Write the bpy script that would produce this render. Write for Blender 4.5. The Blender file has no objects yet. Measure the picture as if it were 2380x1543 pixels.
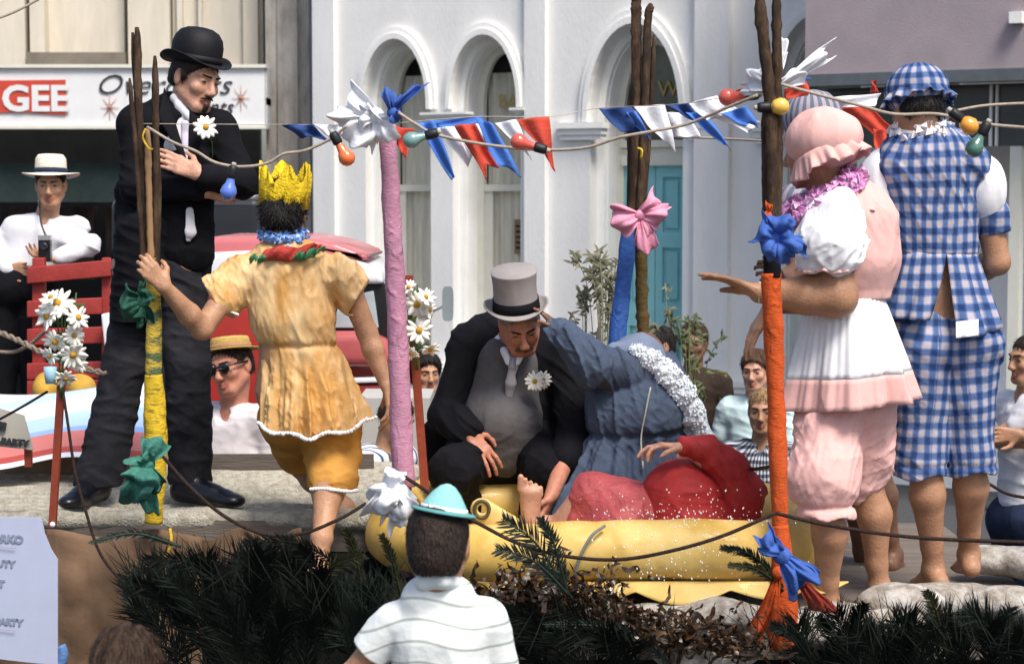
import bpy, bmesh, math, random
import numpy as np
from mathutils import Vector, Matrix
random.seed(7); np.random.seed(7)
scn = bpy.context.scene
COL = scn.collection
R = math.radians
# ------------------------------------------------------------------ camera, world, sun, exposure
FPX = 4670.0; CX, CY = 1190.0, 771.5; EYE = 2.6; PITCH = math.atan(321/4670)
cam_d = bpy.data.cameras.new("camera"); cam = bpy.data.objects.new("camera", cam_d); COL.objects.link(cam)
cam.location = (0, 0, EYE); cam.rotation_euler = (math.pi/2-PITCH, 0, 0)
cam_d.sensor_width = 36; cam_d.lens = FPX/2380*36; cam_d.clip_start = .1; cam_d.clip_end = 500
cam_d.dof.use_dof = True; cam_d.dof.focus_distance = 7.8; cam_d.dof.aperture_fstop = 5.6
scn.camera = cam
SUN_EL, SUN_AZ = R(56), R(30)      # azimuth measured from the camera's back towards the right
w = bpy.data.worlds.new("World"); scn.world = w; w.use_nodes = True
nt = w.node_tree; bg = nt.nodes['Background']
sky = nt.nodes.new('ShaderNodeTexSky'); sky.sky_type = 'NISHITA'; sky.sun_disc = False
sky.sun_elevation = SUN_EL; sky.sun_rotation = math.pi - SUN_AZ
sky.dust_density = 3.0; sky.air_density = 1.0; sky.ozone_density = .6
nt.links.new(sky.outputs[0], bg.inputs[0]); bg.inputs[1].default_value = .115
sd = bpy.data.lights.new("sun", 'SUN'); so = bpy.data.objects.new("sun", sd); COL.objects.link(so)
sd.energy = 2.8; sd.angle = R(20); sd.color = (1, .94, .86)
v = Vector((math.sin(SUN_AZ)*math.cos(SUN_EL), -math.cos(SUN_AZ)*math.cos(SUN_EL), math.sin(SUN_EL)))
so.rotation_euler = v.to_track_quat('Z', 'Y').to_euler()
scn.view_settings.view_transform = 'Standard'; scn.view_settings.look = 'None'
scn.view_settings.exposure = 0.66; scn.view_settings.gamma = 1
# ------------------------------------------------------------------ helpers
def P(x, y, d):
    cx = (x-CX)/FPX; cy = (CY-y)/FPX; c, s = math.cos(PITCH), math.sin(PITCH)
    dr = Vector((cx, cy*s + c, cy*c - s)); k = d/dr.y
    return Vector((dr.x*k, d, EYE+dr.z*k))
def Pz(x, y, z):          # point of the pixel's ray at height z
    a = P(x, y, 1.0); k = (z-EYE)/(a.z-EYE); return Vector((a.x*k, k, z))
def px(n, d): return n*d/FPX
MATS = {}
def node_mat(name):
    m = bpy.data.materials.new(name); m.use_nodes = True; MATS[name] = m
    return m, m.node_tree.nodes, m.node_tree.links, m.node_tree.nodes['Principled BSDF']
def mat(name, col, rough=.8, var=.12, scale=8, bump=.0, bscale=60, sss=0, metal=0, spec=.3, stretch=None, coat=0, alpha=1, trans=0, col2=None, vthr=None):
    if name in MATS: return MATS[name]
    m, N, L, b = node_mat(name)
    b.inputs['Roughness'].default_value = rough; b.inputs['Metallic'].default_value = metal
    b.inputs['Specular IOR Level'].default_value = spec
    if coat: b.inputs['Coat Weight'].default_value = coat
    if trans: b.inputs['Transmission Weight'].default_value = trans
    if sss:
        b.inputs['Subsurface Weight'].default_value = sss; b.inputs['Subsurface Radius'].default_value = (1, .35, .2)
        b.inputs['Subsurface Scale'].default_value = .008
    tc = N.new('ShaderNodeTexCoord'); src = tc.outputs['Object']
    if stretch:
        mp = N.new('ShaderNodeMapping'); mp.inputs['Scale'].default_value = stretch; L.new(src, mp.inputs[0]); src = mp.outputs[0]
    n = N.new('ShaderNodeTexNoise'); n.inputs['Scale'].default_value = scale; n.inputs['Detail'].default_value = 6; n.inputs['Roughness'].default_value = .65
    L.new(src, n.inputs['Vector'])
    cr = N.new('ShaderNodeValToRGB'); L.new(n.outputs[0], cr.inputs[0])
    c2 = col2 or tuple(min(1, c*(1+var)) for c in col); c1 = tuple(c*(1-var) for c in col) if not col2 else col
    lo, hi = vthr or (.3, .7)
    cr.color_ramp.elements[0].position = lo; cr.color_ramp.elements[0].color = (*c1, 1)
    cr.color_ramp.elements[1].position = hi; cr.color_ramp.elements[1].color = (*c2, 1)
    L.new(cr.outputs[0], b.inputs['Base Color'])
    if bump:
        n2 = N.new('ShaderNodeTexNoise'); n2.inputs['Scale'].default_value = bscale; n2.inputs['Detail'].default_value = 4
        L.new(src, n2.inputs['Vector'])
        bp = N.new('ShaderNodeBump'); bp.inputs['Strength'].default_value = bump; bp.inputs['Distance'].default_value = .01
        L.new(n2.outputs[0], bp.inputs['Height']); L.new(bp.outputs[0], b.inputs['Normal'])
    return m
def math_node(N, L, op, a, b=None):
    n = N.new('ShaderNodeMath'); n.operation = op
    for i, v in enumerate((a, b)):
        if v is None: continue
        if isinstance(v, (int, float)): n.inputs[i].default_value = v
        else: L.new(v, n.inputs[i])
    return n.outputs[0]
def gingham(name, c0, c1, c2, size, rough=.85, duty=.5):
    """checks: light / mid / dark squares on the cloth's own (u, v) attribute"""
    m, N, L, b = node_mat(name); b.inputs['Roughness'].default_value = rough; b.inputs['Specular IOR Level'].default_value = .2
    at = N.new('ShaderNodeAttribute'); at.attribute_name = 'uvp'
    sp = N.new('ShaderNodeSeparateXYZ'); L.new(at.outputs['Vector'], sp.inputs[0])
    nz = N.new('ShaderNodeTexNoise'); nz.inputs['Scale'].default_value = 5
    tc = N.new('ShaderNodeTexCoord'); L.new(tc.outputs['Object'], nz.inputs['Vector'])
    st = []
    for i in (0, 1):
        wv = math_node(N, L, 'MULTIPLY', nz.outputs[0], .03)
        a = math_node(N, L, 'ADD', sp.outputs[i], wv)
        f = math_node(N, L, 'FRACT', math_node(N, L, 'DIVIDE', a, size))
        tri = math_node(N, L, 'ABSOLUTE', math_node(N, L, 'SUBTRACT', f, .5))
        mr = N.new('ShaderNodeMapRange'); mr.inputs[1].default_value = duty/2-.09; mr.inputs[2].default_value = duty/2+.09
        L.new(tri, mr.inputs[0]); st.append(mr.outputs[0])
    s = math_node(N, L, 'MULTIPLY', math_node(N, L, 'ADD', st[0], st[1]), .5)
    cr = N.new('ShaderNodeValToRGB'); L.new(s, cr.inputs[0])
    cr.color_ramp.elements[0].color = (*c0, 1); cr.color_ramp.elements[1].color = (*c2, 1)
    e = cr.color_ramp.elements.new(.5); e.color = (*c1, 1)
    mx = N.new('ShaderNodeMixRGB'); mx.blend_type = 'MULTIPLY'; mx.inputs[0].default_value = .35
    L.new(cr.outputs[0], mx.inputs[1]); L.new(nz.outputs[0], mx.inputs[2]); L.new(mx.outputs[0], b.inputs['Base Color'])
    n2 = N.new('ShaderNodeTexNoise'); n2.inputs['Scale'].default_value = 30; L.new(tc.outputs['Object'], n2.inputs['Vector'])
    bp = N.new('ShaderNodeBump'); bp.inputs['Strength'].default_value = .5; bp.inputs['Distance'].default_value = .01
    L.new(n2.outputs[0], bp.inputs['Height']); L.new(bp.outputs[0], b.inputs['Normal'])
    return m
def stripes(name, ca, cb, period, duty, axis=2, rough=.85, warp=.01, attr=True, c3=None):
    m, N, L, b = node_mat(name); b.inputs['Roughness'].default_value = rough; b.inputs['Specular IOR Level'].default_value = .2
    tc = N.new('ShaderNodeTexCoord'); nz = N.new('ShaderNodeTexNoise'); nz.inputs['Scale'].default_value = 6; L.new(tc.outputs['Object'], nz.inputs['Vector'])
    sp = N.new('ShaderNodeSeparateXYZ')
    if attr:
        at = N.new('ShaderNodeAttribute'); at.attribute_name = 'uvp'; L.new(at.outputs['Vector'], sp.inputs[0])
    else: L.new(tc.outputs['Object'], sp.inputs[0])
    a = math_node(N, L, 'ADD', sp.outputs[axis], math_node(N, L, 'MULTIPLY', nz.outputs[0], warp))
    f = math_node(N, L, 'FRACT', math_node(N, L, 'DIVIDE', a, period))
    tri = math_node(N, L, 'ABSOLUTE', math_node(N, L, 'SUBTRACT', f, .5))
    mr = N.new('ShaderNodeMapRange'); mr.inputs[1].default_value = duty/2-.04; mr.inputs[2].default_value = duty/2+.04; L.new(tri, mr.inputs[0])
    mx = N.new('ShaderNodeMixRGB'); L.new(mr.outputs[0], mx.inputs[0]); mx.inputs[1].default_value = (*cb, 1); mx.inputs[2].default_value = (*ca, 1)
    L.new(mx.outputs[0], b.inputs['Base Color'])
    n2 = N.new('ShaderNodeTexNoise'); n2.inputs['Scale'].default_value = 25; L.new(tc.outputs['Object'], n2.inputs['Vector'])
    bp = N.new('ShaderNodeBump'); bp.inputs['Strength'].default_value = .4; bp.inputs['Distance'].default_value = .01
    L.new(n2.outputs[0], bp.inputs['Height']); L.new(bp.outputs[0], b.inputs['Normal'])
    return m
# objects -----------------------------------------------------------
def tag(o, label=None, cat=None, group=None, kind=None):
    if label: o['label'] = label
    if cat: o['category'] = cat
    if group: o['group'] = group
    if kind: o['kind'] = kind
    return o
def empty(name, loc, label=None, cat=None, group=None, rz=0):
    o = bpy.data.objects.new(name, None); o.empty_display_size = .1; COL.objects.link(o); o.location = loc; o.rotation_euler = (0, 0, rz)
    return tag(o, label, cat, group)
def mk(name, verts, faces, m, parent=None, smooth=True, loc=None, local=False, uvp=None):
    """one mesh object; verts in world space unless local"""
    V = np.asarray([tuple(v) for v in verts] if not isinstance(verts, np.ndarray) else verts, dtype=np.float64)
    off = np.zeros(3)
    if parent is not None and not local: off = np.array(world_loc(parent))
    elif loc is not None and not local: off = np.array(loc)
    elif not local: off = np.array([V[:, 0].mean(), V[:, 1].mean(), V[:, 2].min()])
    me = bpy.data.meshes.new(name); me.from_pydata((V-off).tolist(), [], faces if isinstance(faces, list) else faces.tolist())
    me.materials.append(m); me.update()
    if smooth: me.polygons.foreach_set('use_smooth', [True]*len(me.polygons))
    if uvp is not None:
        a = me.attributes.new('uvp', 'FLOAT_VECTOR', 'POINT'); a.data.foreach_set('vector', np.asarray(uvp, dtype=np.float32).ravel())
    o = bpy.data.objects.new(name, me); COL.objects.link(o)
    if parent is not None: o.parent = parent
    if parent is None and not local: o.location = off
    return o
def world_loc(o):
    l = Vector(o.location); p = o.parent
    while p: l += Vector(p.location); p = p.parent
    return l
class MB:
    def __init__(s): s.v = []; s.f = []
    def add(s, vs, fs):
        n = len(s.v); s.v += [tuple(v) for v in vs]; s.f += [tuple(i+n for i in f) for f in fs]; return s
    def tube(s, pts, rs, n=8, cap=True, closed=False):
        pts = [Vector(p) for p in pts]; 
        if isinstance(rs, (int, float)): rs = [rs]*len(pts)
        vs = []; fs = []; up = None; m = len(pts)
        for i, p in enumerate(pts):
            a = pts[i-1] if (i > 0 or closed) else p; b = pts[(i+1) % m] if (i < m-1 or closed) else p
            t = (b-a).normalized() if (b-a).length > 1e-9 else Vector((0, 0, 1))
            if up is None: up = t.orthogonal().normalized()
            up = (up-t*up.dot(t)); up = up.normalized() if up.length > 1e-6 else t.orthogonal().normalized()
            w_ = t.cross(up)
            for k in range(n):
                a_ = 2*math.pi*k/n; vs.append(p+(up*math.cos(a_)+w_*math.sin(a_))*rs[i])
        for i in range(m-1 if not closed else m):
            j = (i+1) % m
            for k in range(n): fs.append((i*n+k, i*n+(k+1) % n, j*n+(k+1) % n, j*n+k))
        if cap and not closed: fs.append(tuple(range(n-1, -1, -1))); fs.append(tuple((m-1)*n+k for k in range(n)))
        return s.add(vs, fs)
    def box(s, lo, hi, M=None):
        x0, y0, z0 = lo; x1, y1, z1 = hi
        vs = [Vector(c) for c in ((x0, y0, z0), (x1, y0, z0), (x1, y1, z0), (x0, y1, z0), (x0, y0, z1), (x1, y0, z1), (x1, y1, z1), (x0, y1, z1))]
        if M: vs = [M @ v for v in vs]
        return s.add(vs, [(0, 3, 2, 1), (4, 5, 6, 7), (0, 1, 5, 4), (1, 2, 6, 5), (2, 3, 7, 6), (3, 0, 4, 7)])
    def lathe(s, prof, M, n=32, wob=None):
        vs = []; fs = []
        for (r, z) in prof:
            for k in range(n):
                a = 2*math.pi*k/n; rr = r; zz = z
                if wob: rr, zz = wob(a, r, z)
                vs.append(M @ Vector((rr*math.cos(a), rr*math.sin(a), zz)))
        for i in range(len(prof)-1):
            for k in range(n): fs.append((i*n+k, i*n+(k+1) % n, (i+1)*n+(k+1) % n, (i+1)*n+k))
        if prof[0][0] > 1e-6: fs.append(tuple(range(n-1, -1, -1)))
        if prof[-1][0] > 1e-6: fs.append(tuple((len(prof)-1)*n+k for k in range(n)))
        return s.add(vs, fs)
    def sheet(s, fn, nu, nv, th=.002):
        """closed thin sheet: fn(u,v)->Vector, u,v in 0..1"""
        A = [[Vector(fn(i/nu, j/nv)) for j in range(nv+1)] for i in range(nu+1)]
        vs = []; 
        for sgn in (1, -1):
            for i in range(nu+1):
                for j in range(nv+1):
                    du = A[min(i+1, nu)][j]-A[max(i-1, 0)][j]; dv = A[i][min(j+1, nv)]-A[i][max(j-1, 0)]
                    n = du.cross(dv); n = n.normalized() if n.length > 1e-12 else Vector((0, 0, 1))
                    vs.append(A[i][j]+n*(th/2*sgn))
        K = (nu+1)*(nv+1); fs = []; ix = lambda i, j: i*(nv+1)+j
        for i in range(nu):
            for j in range(nv):
                q = (ix(i, j), ix(i+1, j), ix(i+1, j+1), ix(i, j+1)); fs.append(q); fs.append(tuple(K+a for a in reversed(q)))
        bd = [ix(i, 0) for i in range(nu+1)]+[ix(nu, j) for j in range(1, nv+1)]+[ix(i, nv) for i in range(nu-1, -1, -1)]+[ix(0, j) for j in range(nv-1, 0, -1)]
        for a, b in zip(bd, bd[1:]+bd[:1]): fs.append((b, a, K+a, K+b))
        return s.add(vs, fs)
    def build(s, name, m, parent=None, smooth=True, **k): return mk(name, s.v, s.f, m, parent, smooth, **k)
def frame(c, up, fwd):
    """matrix: local z=up, local y=fwd (orthogonalised), x = y cross z"""
    u = Vector(up).normalized(); f = Vector(fwd); f = (f-u*f.dot(u)).normalized(); x = f.cross(u)
    return Matrix(((x.x, f.x, u.x, c[0]), (x.y, f.y, u.y, c[1]), (x.z, f.z, u.z, c[2]), (0, 0, 0, 1)))
def catmull(pts, n=6):
    pts = [Vector(p) for p in pts]; out = []
    q = [pts[0]*2-pts[1]]+pts+[pts[-1]*2-pts[-2]]
    for i in range(1, len(q)-2):
        for k in range(n):
            t = k/n; a, b, c, d = q[i-1:i+3]
            out.append(.5*((2*b)+(c-a)*t+(2*a-5*b+4*c-d)*t*t+(3*b-a-3*c+d)*t**3))
    out.append(pts[-1]); return out
# ------------------------------------------------------------------ signed-distance modelling (one continuous skin per body / garment)
def snoise(p, f, seed=0, n=5):
    r = np.random.RandomState(seed); o = 0
    for i in range(n):
        k = r.normal(size=3); k = k/np.linalg.norm(k)*f*r.uniform(.6, 1.5); o = o+np.sin(p[:, 0]*k[0]+p[:, 1]*k[1]+p[:, 2]*k[2]+r.uniform(0, 6.28))
    return o/n
def folds(amp=.006, f=45, st=(1, 1, .45), seed=0):
    """soft cloth folds: warped ridges, stretched along one axis"""
    def fn(p):
        q = p*np.array(st); wv = snoise(q, f*.25, seed+3)[:, None]*.06
        a = snoise(q+wv, f, seed); b = snoise(q+wv, f*2.1, seed+9)
        return -amp*(1-2*np.abs(a)**.7)-amp*.35*b
    return fn
def drape(amp=.008, f=55, d=(1, .3, .35), seed=0, thr=-.1):
    """sharp-crested pulled folds that run across direction d and come and go in patches"""
    d = np.array(d, float)/np.linalg.norm(d)
    def fn(p):
        al = (p@d)[:, None]*d; q = al+.30*(p-al); wv = np.stack([snoise(p, 11, seed+20), snoise(p, 12, seed+21), snoise(p, 10, seed+22)], 1)*.035; q = q+wv
        a = snoise(q, f, seed, 4); b = snoise(q+wv*.5, f*1.9, seed+5, 4); m = np.clip(snoise(p, 9, seed+1)*1.5+.6-thr, .15, 1)
        ra = np.clip(1-np.abs(a)/.42, 0, 1)**1.5; rb = np.clip(1-np.abs(b)/.40, 0, 1)**1.5
        return -amp*m*(.9*ra+.35*rb-.35)
    return fn
def grain(amp=.003, f=120, seed=0):
    return lambda p: amp*snoise(p, f, seed, 8)
class SDF:
    def __init__(s, h=.006): s.h = h; s.ops = []; s.disp = []; s.cuts = []
    def cap(s, a, b, ra, rb=None, k=.02, flat=None, sub=False):
        rb = ra if rb is None else rb; a = np.array(a, float); b = np.array(b, float)
        m = max(ra, rb)*(1.0 if not flat or flat[1] <= 1 else flat[1])+k
        s.ops.append(('c', np.minimum(a, b)-m, np.maximum(a, b)+m, (a, b, ra, rb, flat), k, sub)); return s
    def chain(s, pts, rs, k=.02, flat=None):
        for i in range(len(pts)-1): s.cap(pts[i], pts[i+1], rs[i], rs[i+1], k, flat)
        return s
    def ell(s, c, r, M=None, k=.02, sub=False):
        """M: 3x3 whose columns are the axes"""
        c = np.array(c, float); r = (r, r, r) if isinstance(r, (int, float)) else r
        A = np.eye(3) if M is None else np.array(M, float)[:3, :3]
        m = max(r)+k; s.ops.append(('e', c-m, c+m, (c, r, A), k, sub)); return s
    def plane(s, c, n, k=.004, wav=None):
        s.cuts.append((np.array(c, float), np.array(Vector(n).normalized(), float), k, wav)); return s
    def mesh(s, name, m, parent=None, uvf=None, smooth_it=1, lipc=None, loc=None):
        h = s.h; add = [o for o in s.ops if not o[5]]
        lo = np.min([o[1] for o in add], 0)-2*h; hi = np.max([o[2] for o in add], 0)+2*h
        if s.disp: lo -= .015; hi += .015
        n = np.ceil((hi-lo)/h).astype(int)+1
        F = np.full(n, .25, np.float32)
        ax = [lo[i]+h*np.arange(n[i]) for i in range(3)]
        for t, l, u, a, k, sub in s.ops:
            i0 = np.maximum(((l-lo)/h).astype(int)-1, 0); i1 = np.minimum(((u-lo)/h).astype(int)+3, n)
            if (i1 <= i0).any(): continue
            sl = tuple(slice(i0[i], i1[i]) for i in range(3))
            X = ax[0][sl[0]][:, None, None]; Y = ax[1][sl[1]][None, :, None]; Z = ax[2][sl[2]][None, None, :]
            if t == 'c':
                A, B, ra, rb, fl = a; ab = B-A; L2 = max(float(ab@ab), 1e-12)
                T = np.clip(((X-A[0])*ab[0]+(Y-A[1])*ab[1]+(Z-A[2])*ab[2])/L2, 0, 1)
                vx = X-A[0]-T*ab[0]; vy = Y-A[1]-T*ab[1]; vz = Z-A[2]-T*ab[2]
                q = vx*vx+vy*vy+vz*vz
                if fl:
                    nn = np.array(Vector(fl[0]).normalized()); dn = vx*nn[0]+vy*nn[1]+vz*nn[2]; q = q+dn*dn*(1/fl[1]**2-1)
                D = np.sqrt(q)-(ra+(rb-ra)*T)
            else:
                c, r, M = a; x = X-c[0]; y = Y-c[1]; z = Z-c[2]
                p = [(x*M[0, i]+y*M[1, i]+z*M[2, i]) for i in range(3)]
                k0 = np.sqrt(sum((p[i]/r[i])**2 for i in range(3))); k1 = np.sqrt(sum((p[i]/r[i]**2)**2 for i in range(3)))+1e-9
                D = k0*(k0-1)/k1
            D = D.astype(np.float32); G = F[sl]
            if sub:
                D = -D
                if k > 0: hh = np.clip(.5-.5*(G-D)/k, 0, 1); F[sl] = G*(1-hh)+D*hh+k*hh*(1-hh)
                else: F[sl] = np.maximum(G, D)
            else:
                if k > 0: hh = np.clip(.5+.5*(G-D)/k, 0, 1); F[sl] = G*(1-hh)+D*hh-k*hh*(1-hh)
                else: F[sl] = np.minimum(G, D)
        need = (np.abs(F) < .06)
        if s.disp or s.cuts:
            I = np.nonzero(need if s.disp and not s.cuts else (F < .06)); pts = np.stack([ax[i][I[i]] for i in range(3)], 1); val = F[I]
            for fn in s.disp: val = val+fn(pts)
            for c, nn, k, wav in s.cuts:
                D = (pts-c)@nn+(wav(pts) if wav else 0)
                hh = np.clip(.5-.5*(val-D)/k, 0, 1); val = val*(1-hh)+D*hh+k*hh*(1-hh)
            F[I] = val
        F[0] = F[-1] = .1; F[:, 0] = F[:, -1] = .1; F[:, :, 0] = F[:, :, -1] = .1
        V, Q = surfnet(F, lo, h)
        for _ in range(smooth_it): V = relax(V, Q)
        uvp = uvf(V) if uvf else None
        o = mk(name, V, Q, m, parent, True, uvp=uvp, loc=loc)
        if lipc is not None:
            d = np.zeros(len(V))
            for c, r in lipc: d = np.maximum(d, np.clip(1.6-np.linalg.norm((V-np.array(c)), axis=1)/r, 0, 1))
            at = o.data.attributes.new('lip', 'FLOAT', 'POINT'); at.data.foreach_set('value', d.astype(np.float32))
        return o
def surfnet(F, org, h):
    S = F < 0; n = np.array(F.shape)
    cs = [(i, j, k) for i in (0, 1) for j in (0, 1) for k in (0, 1)]
    cnt = np.zeros(n-1, np.int8)
    for i, j, k in cs: cnt += S[i:n[0]-1+i, j:n[1]-1+j, k:n[2]-1+k]
    I = np.nonzero((cnt > 0) & (cnt < 8)); N = len(I[0])
    idx = np.full(n-1, -1, np.int32); idx[I] = np.arange(N)
    val = {c: F[I[0]+c[0], I[1]+c[1], I[2]+c[2]] for c in cs}
    acc = np.zeros((N, 3)); num = np.zeros(N)
    for a in cs:
        for d in range(3):
            if a[d] == 0:
                b = list(a); b[d] = 1; b = tuple(b); f0, f1 = val[a], val[b]; cr = (f0 < 0) != (f1 < 0)
                t = np.where(cr, f0/np.where(cr, f0-f1, 1), 0); p = np.zeros((N, 3)); p[:] = a; p[:, d] += t
                acc += p*cr[:, None]; num += cr
    V = org+h*(np.stack(I, 1)+acc/num[:, None])
    Q = []
    for d in range(3):
        sa = [slice(None)]*3; sb = [slice(None)]*3; sa[d] = slice(0, -1); sb[d] = slice(1, None)
        A = S[tuple(sa)]; B = S[tuple(sb)]; E = np.nonzero(A != B); inside = A[E]
        e1, e2 = [(1, 2), (2, 0), (0, 1)][d]
        def cell(o1, o2):
            c = [E[0].copy(), E[1].copy(), E[2].copy()]; c[e1] -= o1; c[e2] -= o2; return idx[c[0], c[1], c[2]]
        q = np.stack([cell(1, 1), cell(0, 1), cell(0, 0), cell(1, 0)], 1)
        q[~inside] = q[~inside][:, ::-1]; Q.append(q[(q >= 0).all(1)])
    return V, np.concatenate(Q)
def relax(V, Q, lam=.5):
    acc = np.zeros_like(V); c = np.zeros(len(V))
    for i in range(4):
        a, b = Q[:, i], Q[:, (i+1) % 4]
        for k in range(3): acc[:, k] += np.bincount(a, V[b, k], len(V)); acc[:, k] += np.bincount(b, V[a, k], len(V))
        c += np.bincount(a, minlength=len(V)); c += np.bincount(b, minlength=len(V))
    return V*(1-lam)+acc/np.maximum(c, 1)[:, None]*lam
# ------------------------------------------------------------------ bodies
def basis(f, u):
    f = Vector(f).normalized(); u = Vector(u); u = (u-f*u.dot(f)).normalized(); s = f.cross(u); return f, u, s   # s = the head's own right
class Head:
    def __init__(h, c, f, u, s=1.0): h.c = Vector(c); h.f, h.u, h.s = basis(f, u); h.k = s
    def p(h, s, f, u): return h.c+(h.s*s+h.f*f+h.u*u)*h.k
    def M(h): return [[h.s[i], h.f[i], h.u[i]] for i in range(3)]
    def ops(h, F, smile=0., ears=True, jaw=1.0, nose=1.0):
        k = h.k; M = h.M(); E = lambda s, f, u, r, kk=.015, sub=False: F.ell(h.p(s, f, u), tuple(a*k for a in r), M, kk*k, sub)
        E(0, -.012, .030, (.073, .094, .084)); E(0, .030, -.030, (.060*jaw, .066, .082), .03)
        E(0, .070, -.098, (.024*jaw, .020, .018), .025)
        for s in (-1, 1):
            F.cap(h.p(s*.055*jaw, .0, -.05), h.p(s*.028*jaw, .068, -.095), .018*k, .016*k, .03*k)
            F.cap(h.p(s*.012, .088, .026), h.p(s*.046, .074, .028), .011*k, .008*k, .016*k)
            E(s*(.038+.004*smile), .066, -.028+.006*smile, (.022, .020, .018+.003*smile), .02)
            E(s*.032, .100, .006, (.017, .014, .011), .010, True)
            E(s*.032, .0765, .006, (.0155, .0150, .012), .004)
            E(s*.011, .103*nose, -.036, (.010, .012, .008), .008)
            if ears: E(s*.077, -.008, -.004, (.010, .022, .034), .010); E(s*.088, .004, .0, (.006, .010, .018), .006, True)
        F.cap(h.p(0, .090, .016), h.p(0, .090+.024*nose, -.030), .008*k, .0125*k*nose, .012*k)
        w = .022+.006*smile; up = .007*smile
        for s in (-1, 1):
            F.cap(h.p(0, .0965, -.061), h.p(s*w, .082, -.063+up), .0065*k, .004*k, .006*k)
            F.cap(h.p(0, .0955, -.073), h.p(s*w*.9, .082, -.069+up), .0075*k, .004*k, .006*k)
            F.cap(h.p(0, .1035, -.067), h.p(s*w, .088, -.066+up), .0035*k, .003*k, .003*k, sub=True)
            if smile > .3:
                F.cap(h.p(s*.020, .098, -.034), h.p(s*.040, .082, -.062), .004*k, .003*k, .008*k, sub=True)
        return [(h.p(0, .097, -.066), .020*k), (h.p(.014, .092, -.066), .013*k), (h.p(-.014, .092, -.066), .013*k)]
    def eyes(h, parent, m=None):
        for s in (-1, 1):
            b = MB(); M4 = Matrix.Translation(h.p(s*.032, .0815, .005)) @ Matrix(h.M()).to_4x4()
            b.lathe([(0, -.006*h.k), (.010*h.k, -.003*h.k), (.0125*h.k, 0), (.010*h.k, .004*h.k), (0, .0062*h.k)], M4, 12)
            b.build('eye', m or EYE_M, parent)
def neck(F, hd, base, r=.055, k=.03): F.cap(hd.p(0, -.02, -.06), base, r*hd.k, r*1.12*hd.k, k)
def hair_ops(F, hd, back=.0, low=-.06, front=.047, puff=0., top=0.):
    k = hd.k; M = hd.M()
    F.ell(hd.p(0, -.014, .036+top), ((.081+puff)*k, (.099+puff)*k, (.088+puff)*k), M, 0)
    F.ell(hd.p(0, -.05-back, -.02), ((.070+puff)*k, (.062+puff)*k, (.075+puff*.5)*k), M, .03)
    F.plane(hd.p(0, front, .03), hd.f*.8-hd.u*.62, .01); F.plane(hd.p(0, 0, low), -hd.u-hd.f*.15, .012)
    for s in (-1, 1): F.ell(hd.p(s*.085, .075, -.03), (.03*k, .075*k, .085*k), M, .01, True)
def hand(F, w, d, n, th, curl=(.35, .35, .4, .45), tcurl=.3, spread=.10, s=1.0, tang=.75):
    """w wrist, d wrist->knuckles, n palm normal (the way the palm faces), th = side of the thumb"""
    w = Vector(w); d = Vector(d).normalized(); n = Vector(n); n = (n-d*n.dot(d)).normalized(); t = Vector(th); t = (t-d*t.dot(d)-n*t.dot(n)).normalized()
    L = [(.043, .026, .021), (.047, .030, .023), (.044, .028, .022), (.034, .021, .019)]; off = [.029, .010, -.010, -.028]; base = [.088, .092, .088, .080]
    for i in range(4):
        kn = w+d*base[i]*s+t*off[i]*s
        F.cap(w+t*off[i]*.55*s+d*.008, kn, .0135*s, .0105*s, .014*s)
        a = -curl[i]*.0; q = kn; dirv = (d+t*spread*off[i]/.028).normalized(); ax = 0
        for j, l in enumerate(L[i]):
            ang = curl[i]*(j+1) if j else curl[i]*.8
            v = dirv*math.cos(ang)+n*math.sin(ang); e = q+v*l*s
            r0 = (.0092, .0085, .0076)[j]*s*(1 if i < 3 else .88); F.cap(q, e, r0, r0*.92, .004 if j else .009*s); q = e
    b = w+d*.022*s+t*.022*s; m_ = b+(d*.6+t*tang+n*.25).normalized()*.042*s
    F.cap(w+d*.015*s, b, .015*s, .015*s, .014*s); F.cap(b, m_, .0150*s, .0115*s, .010*s)
    v = (d*1.0+t*tang*.45+n*(.2+tcurl)).normalized(); e = m_+v*.030*s; F.cap(m_, e, .0105*s, .0095*s, .005*s)
    v = (d+t*.1+n*(.3+tcurl*1.6)).normalized(); F.cap(e, e+v*.022*s, .0095*s, .0080*s, .005*s)
def arm(F, sh, el, wr, s=1.0, k=.015):
    sh, el, wr = Vector(sh), Vector(el), Vector(wr); fa = wr-el
    F.cap(sh, el, .050*s, .040*s, k); F.cap(el, el+fa*.35, .040*s, .042*s, k); F.cap(el+fa*.35, wr, .042*s, .027*s, k)
def leg(F, hip, kn, an, s=1.0, k=.02, back=None):
    hip, kn, an = Vector(hip), Vector(kn), Vector(an); sh = an-kn; b = Vector(back if back else (0, 0, 0))
    F.cap(hip, kn, .085*s, .056*s, k); F.cap(kn, kn+sh*.33+b*.018, .054*s, .060*s, k); F.cap(kn+sh*.33+b*.018, kn+sh*.78, .060*s, .037*s, k); F.cap(kn+sh*.78, an, .037*s, .035*s, k)
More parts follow.
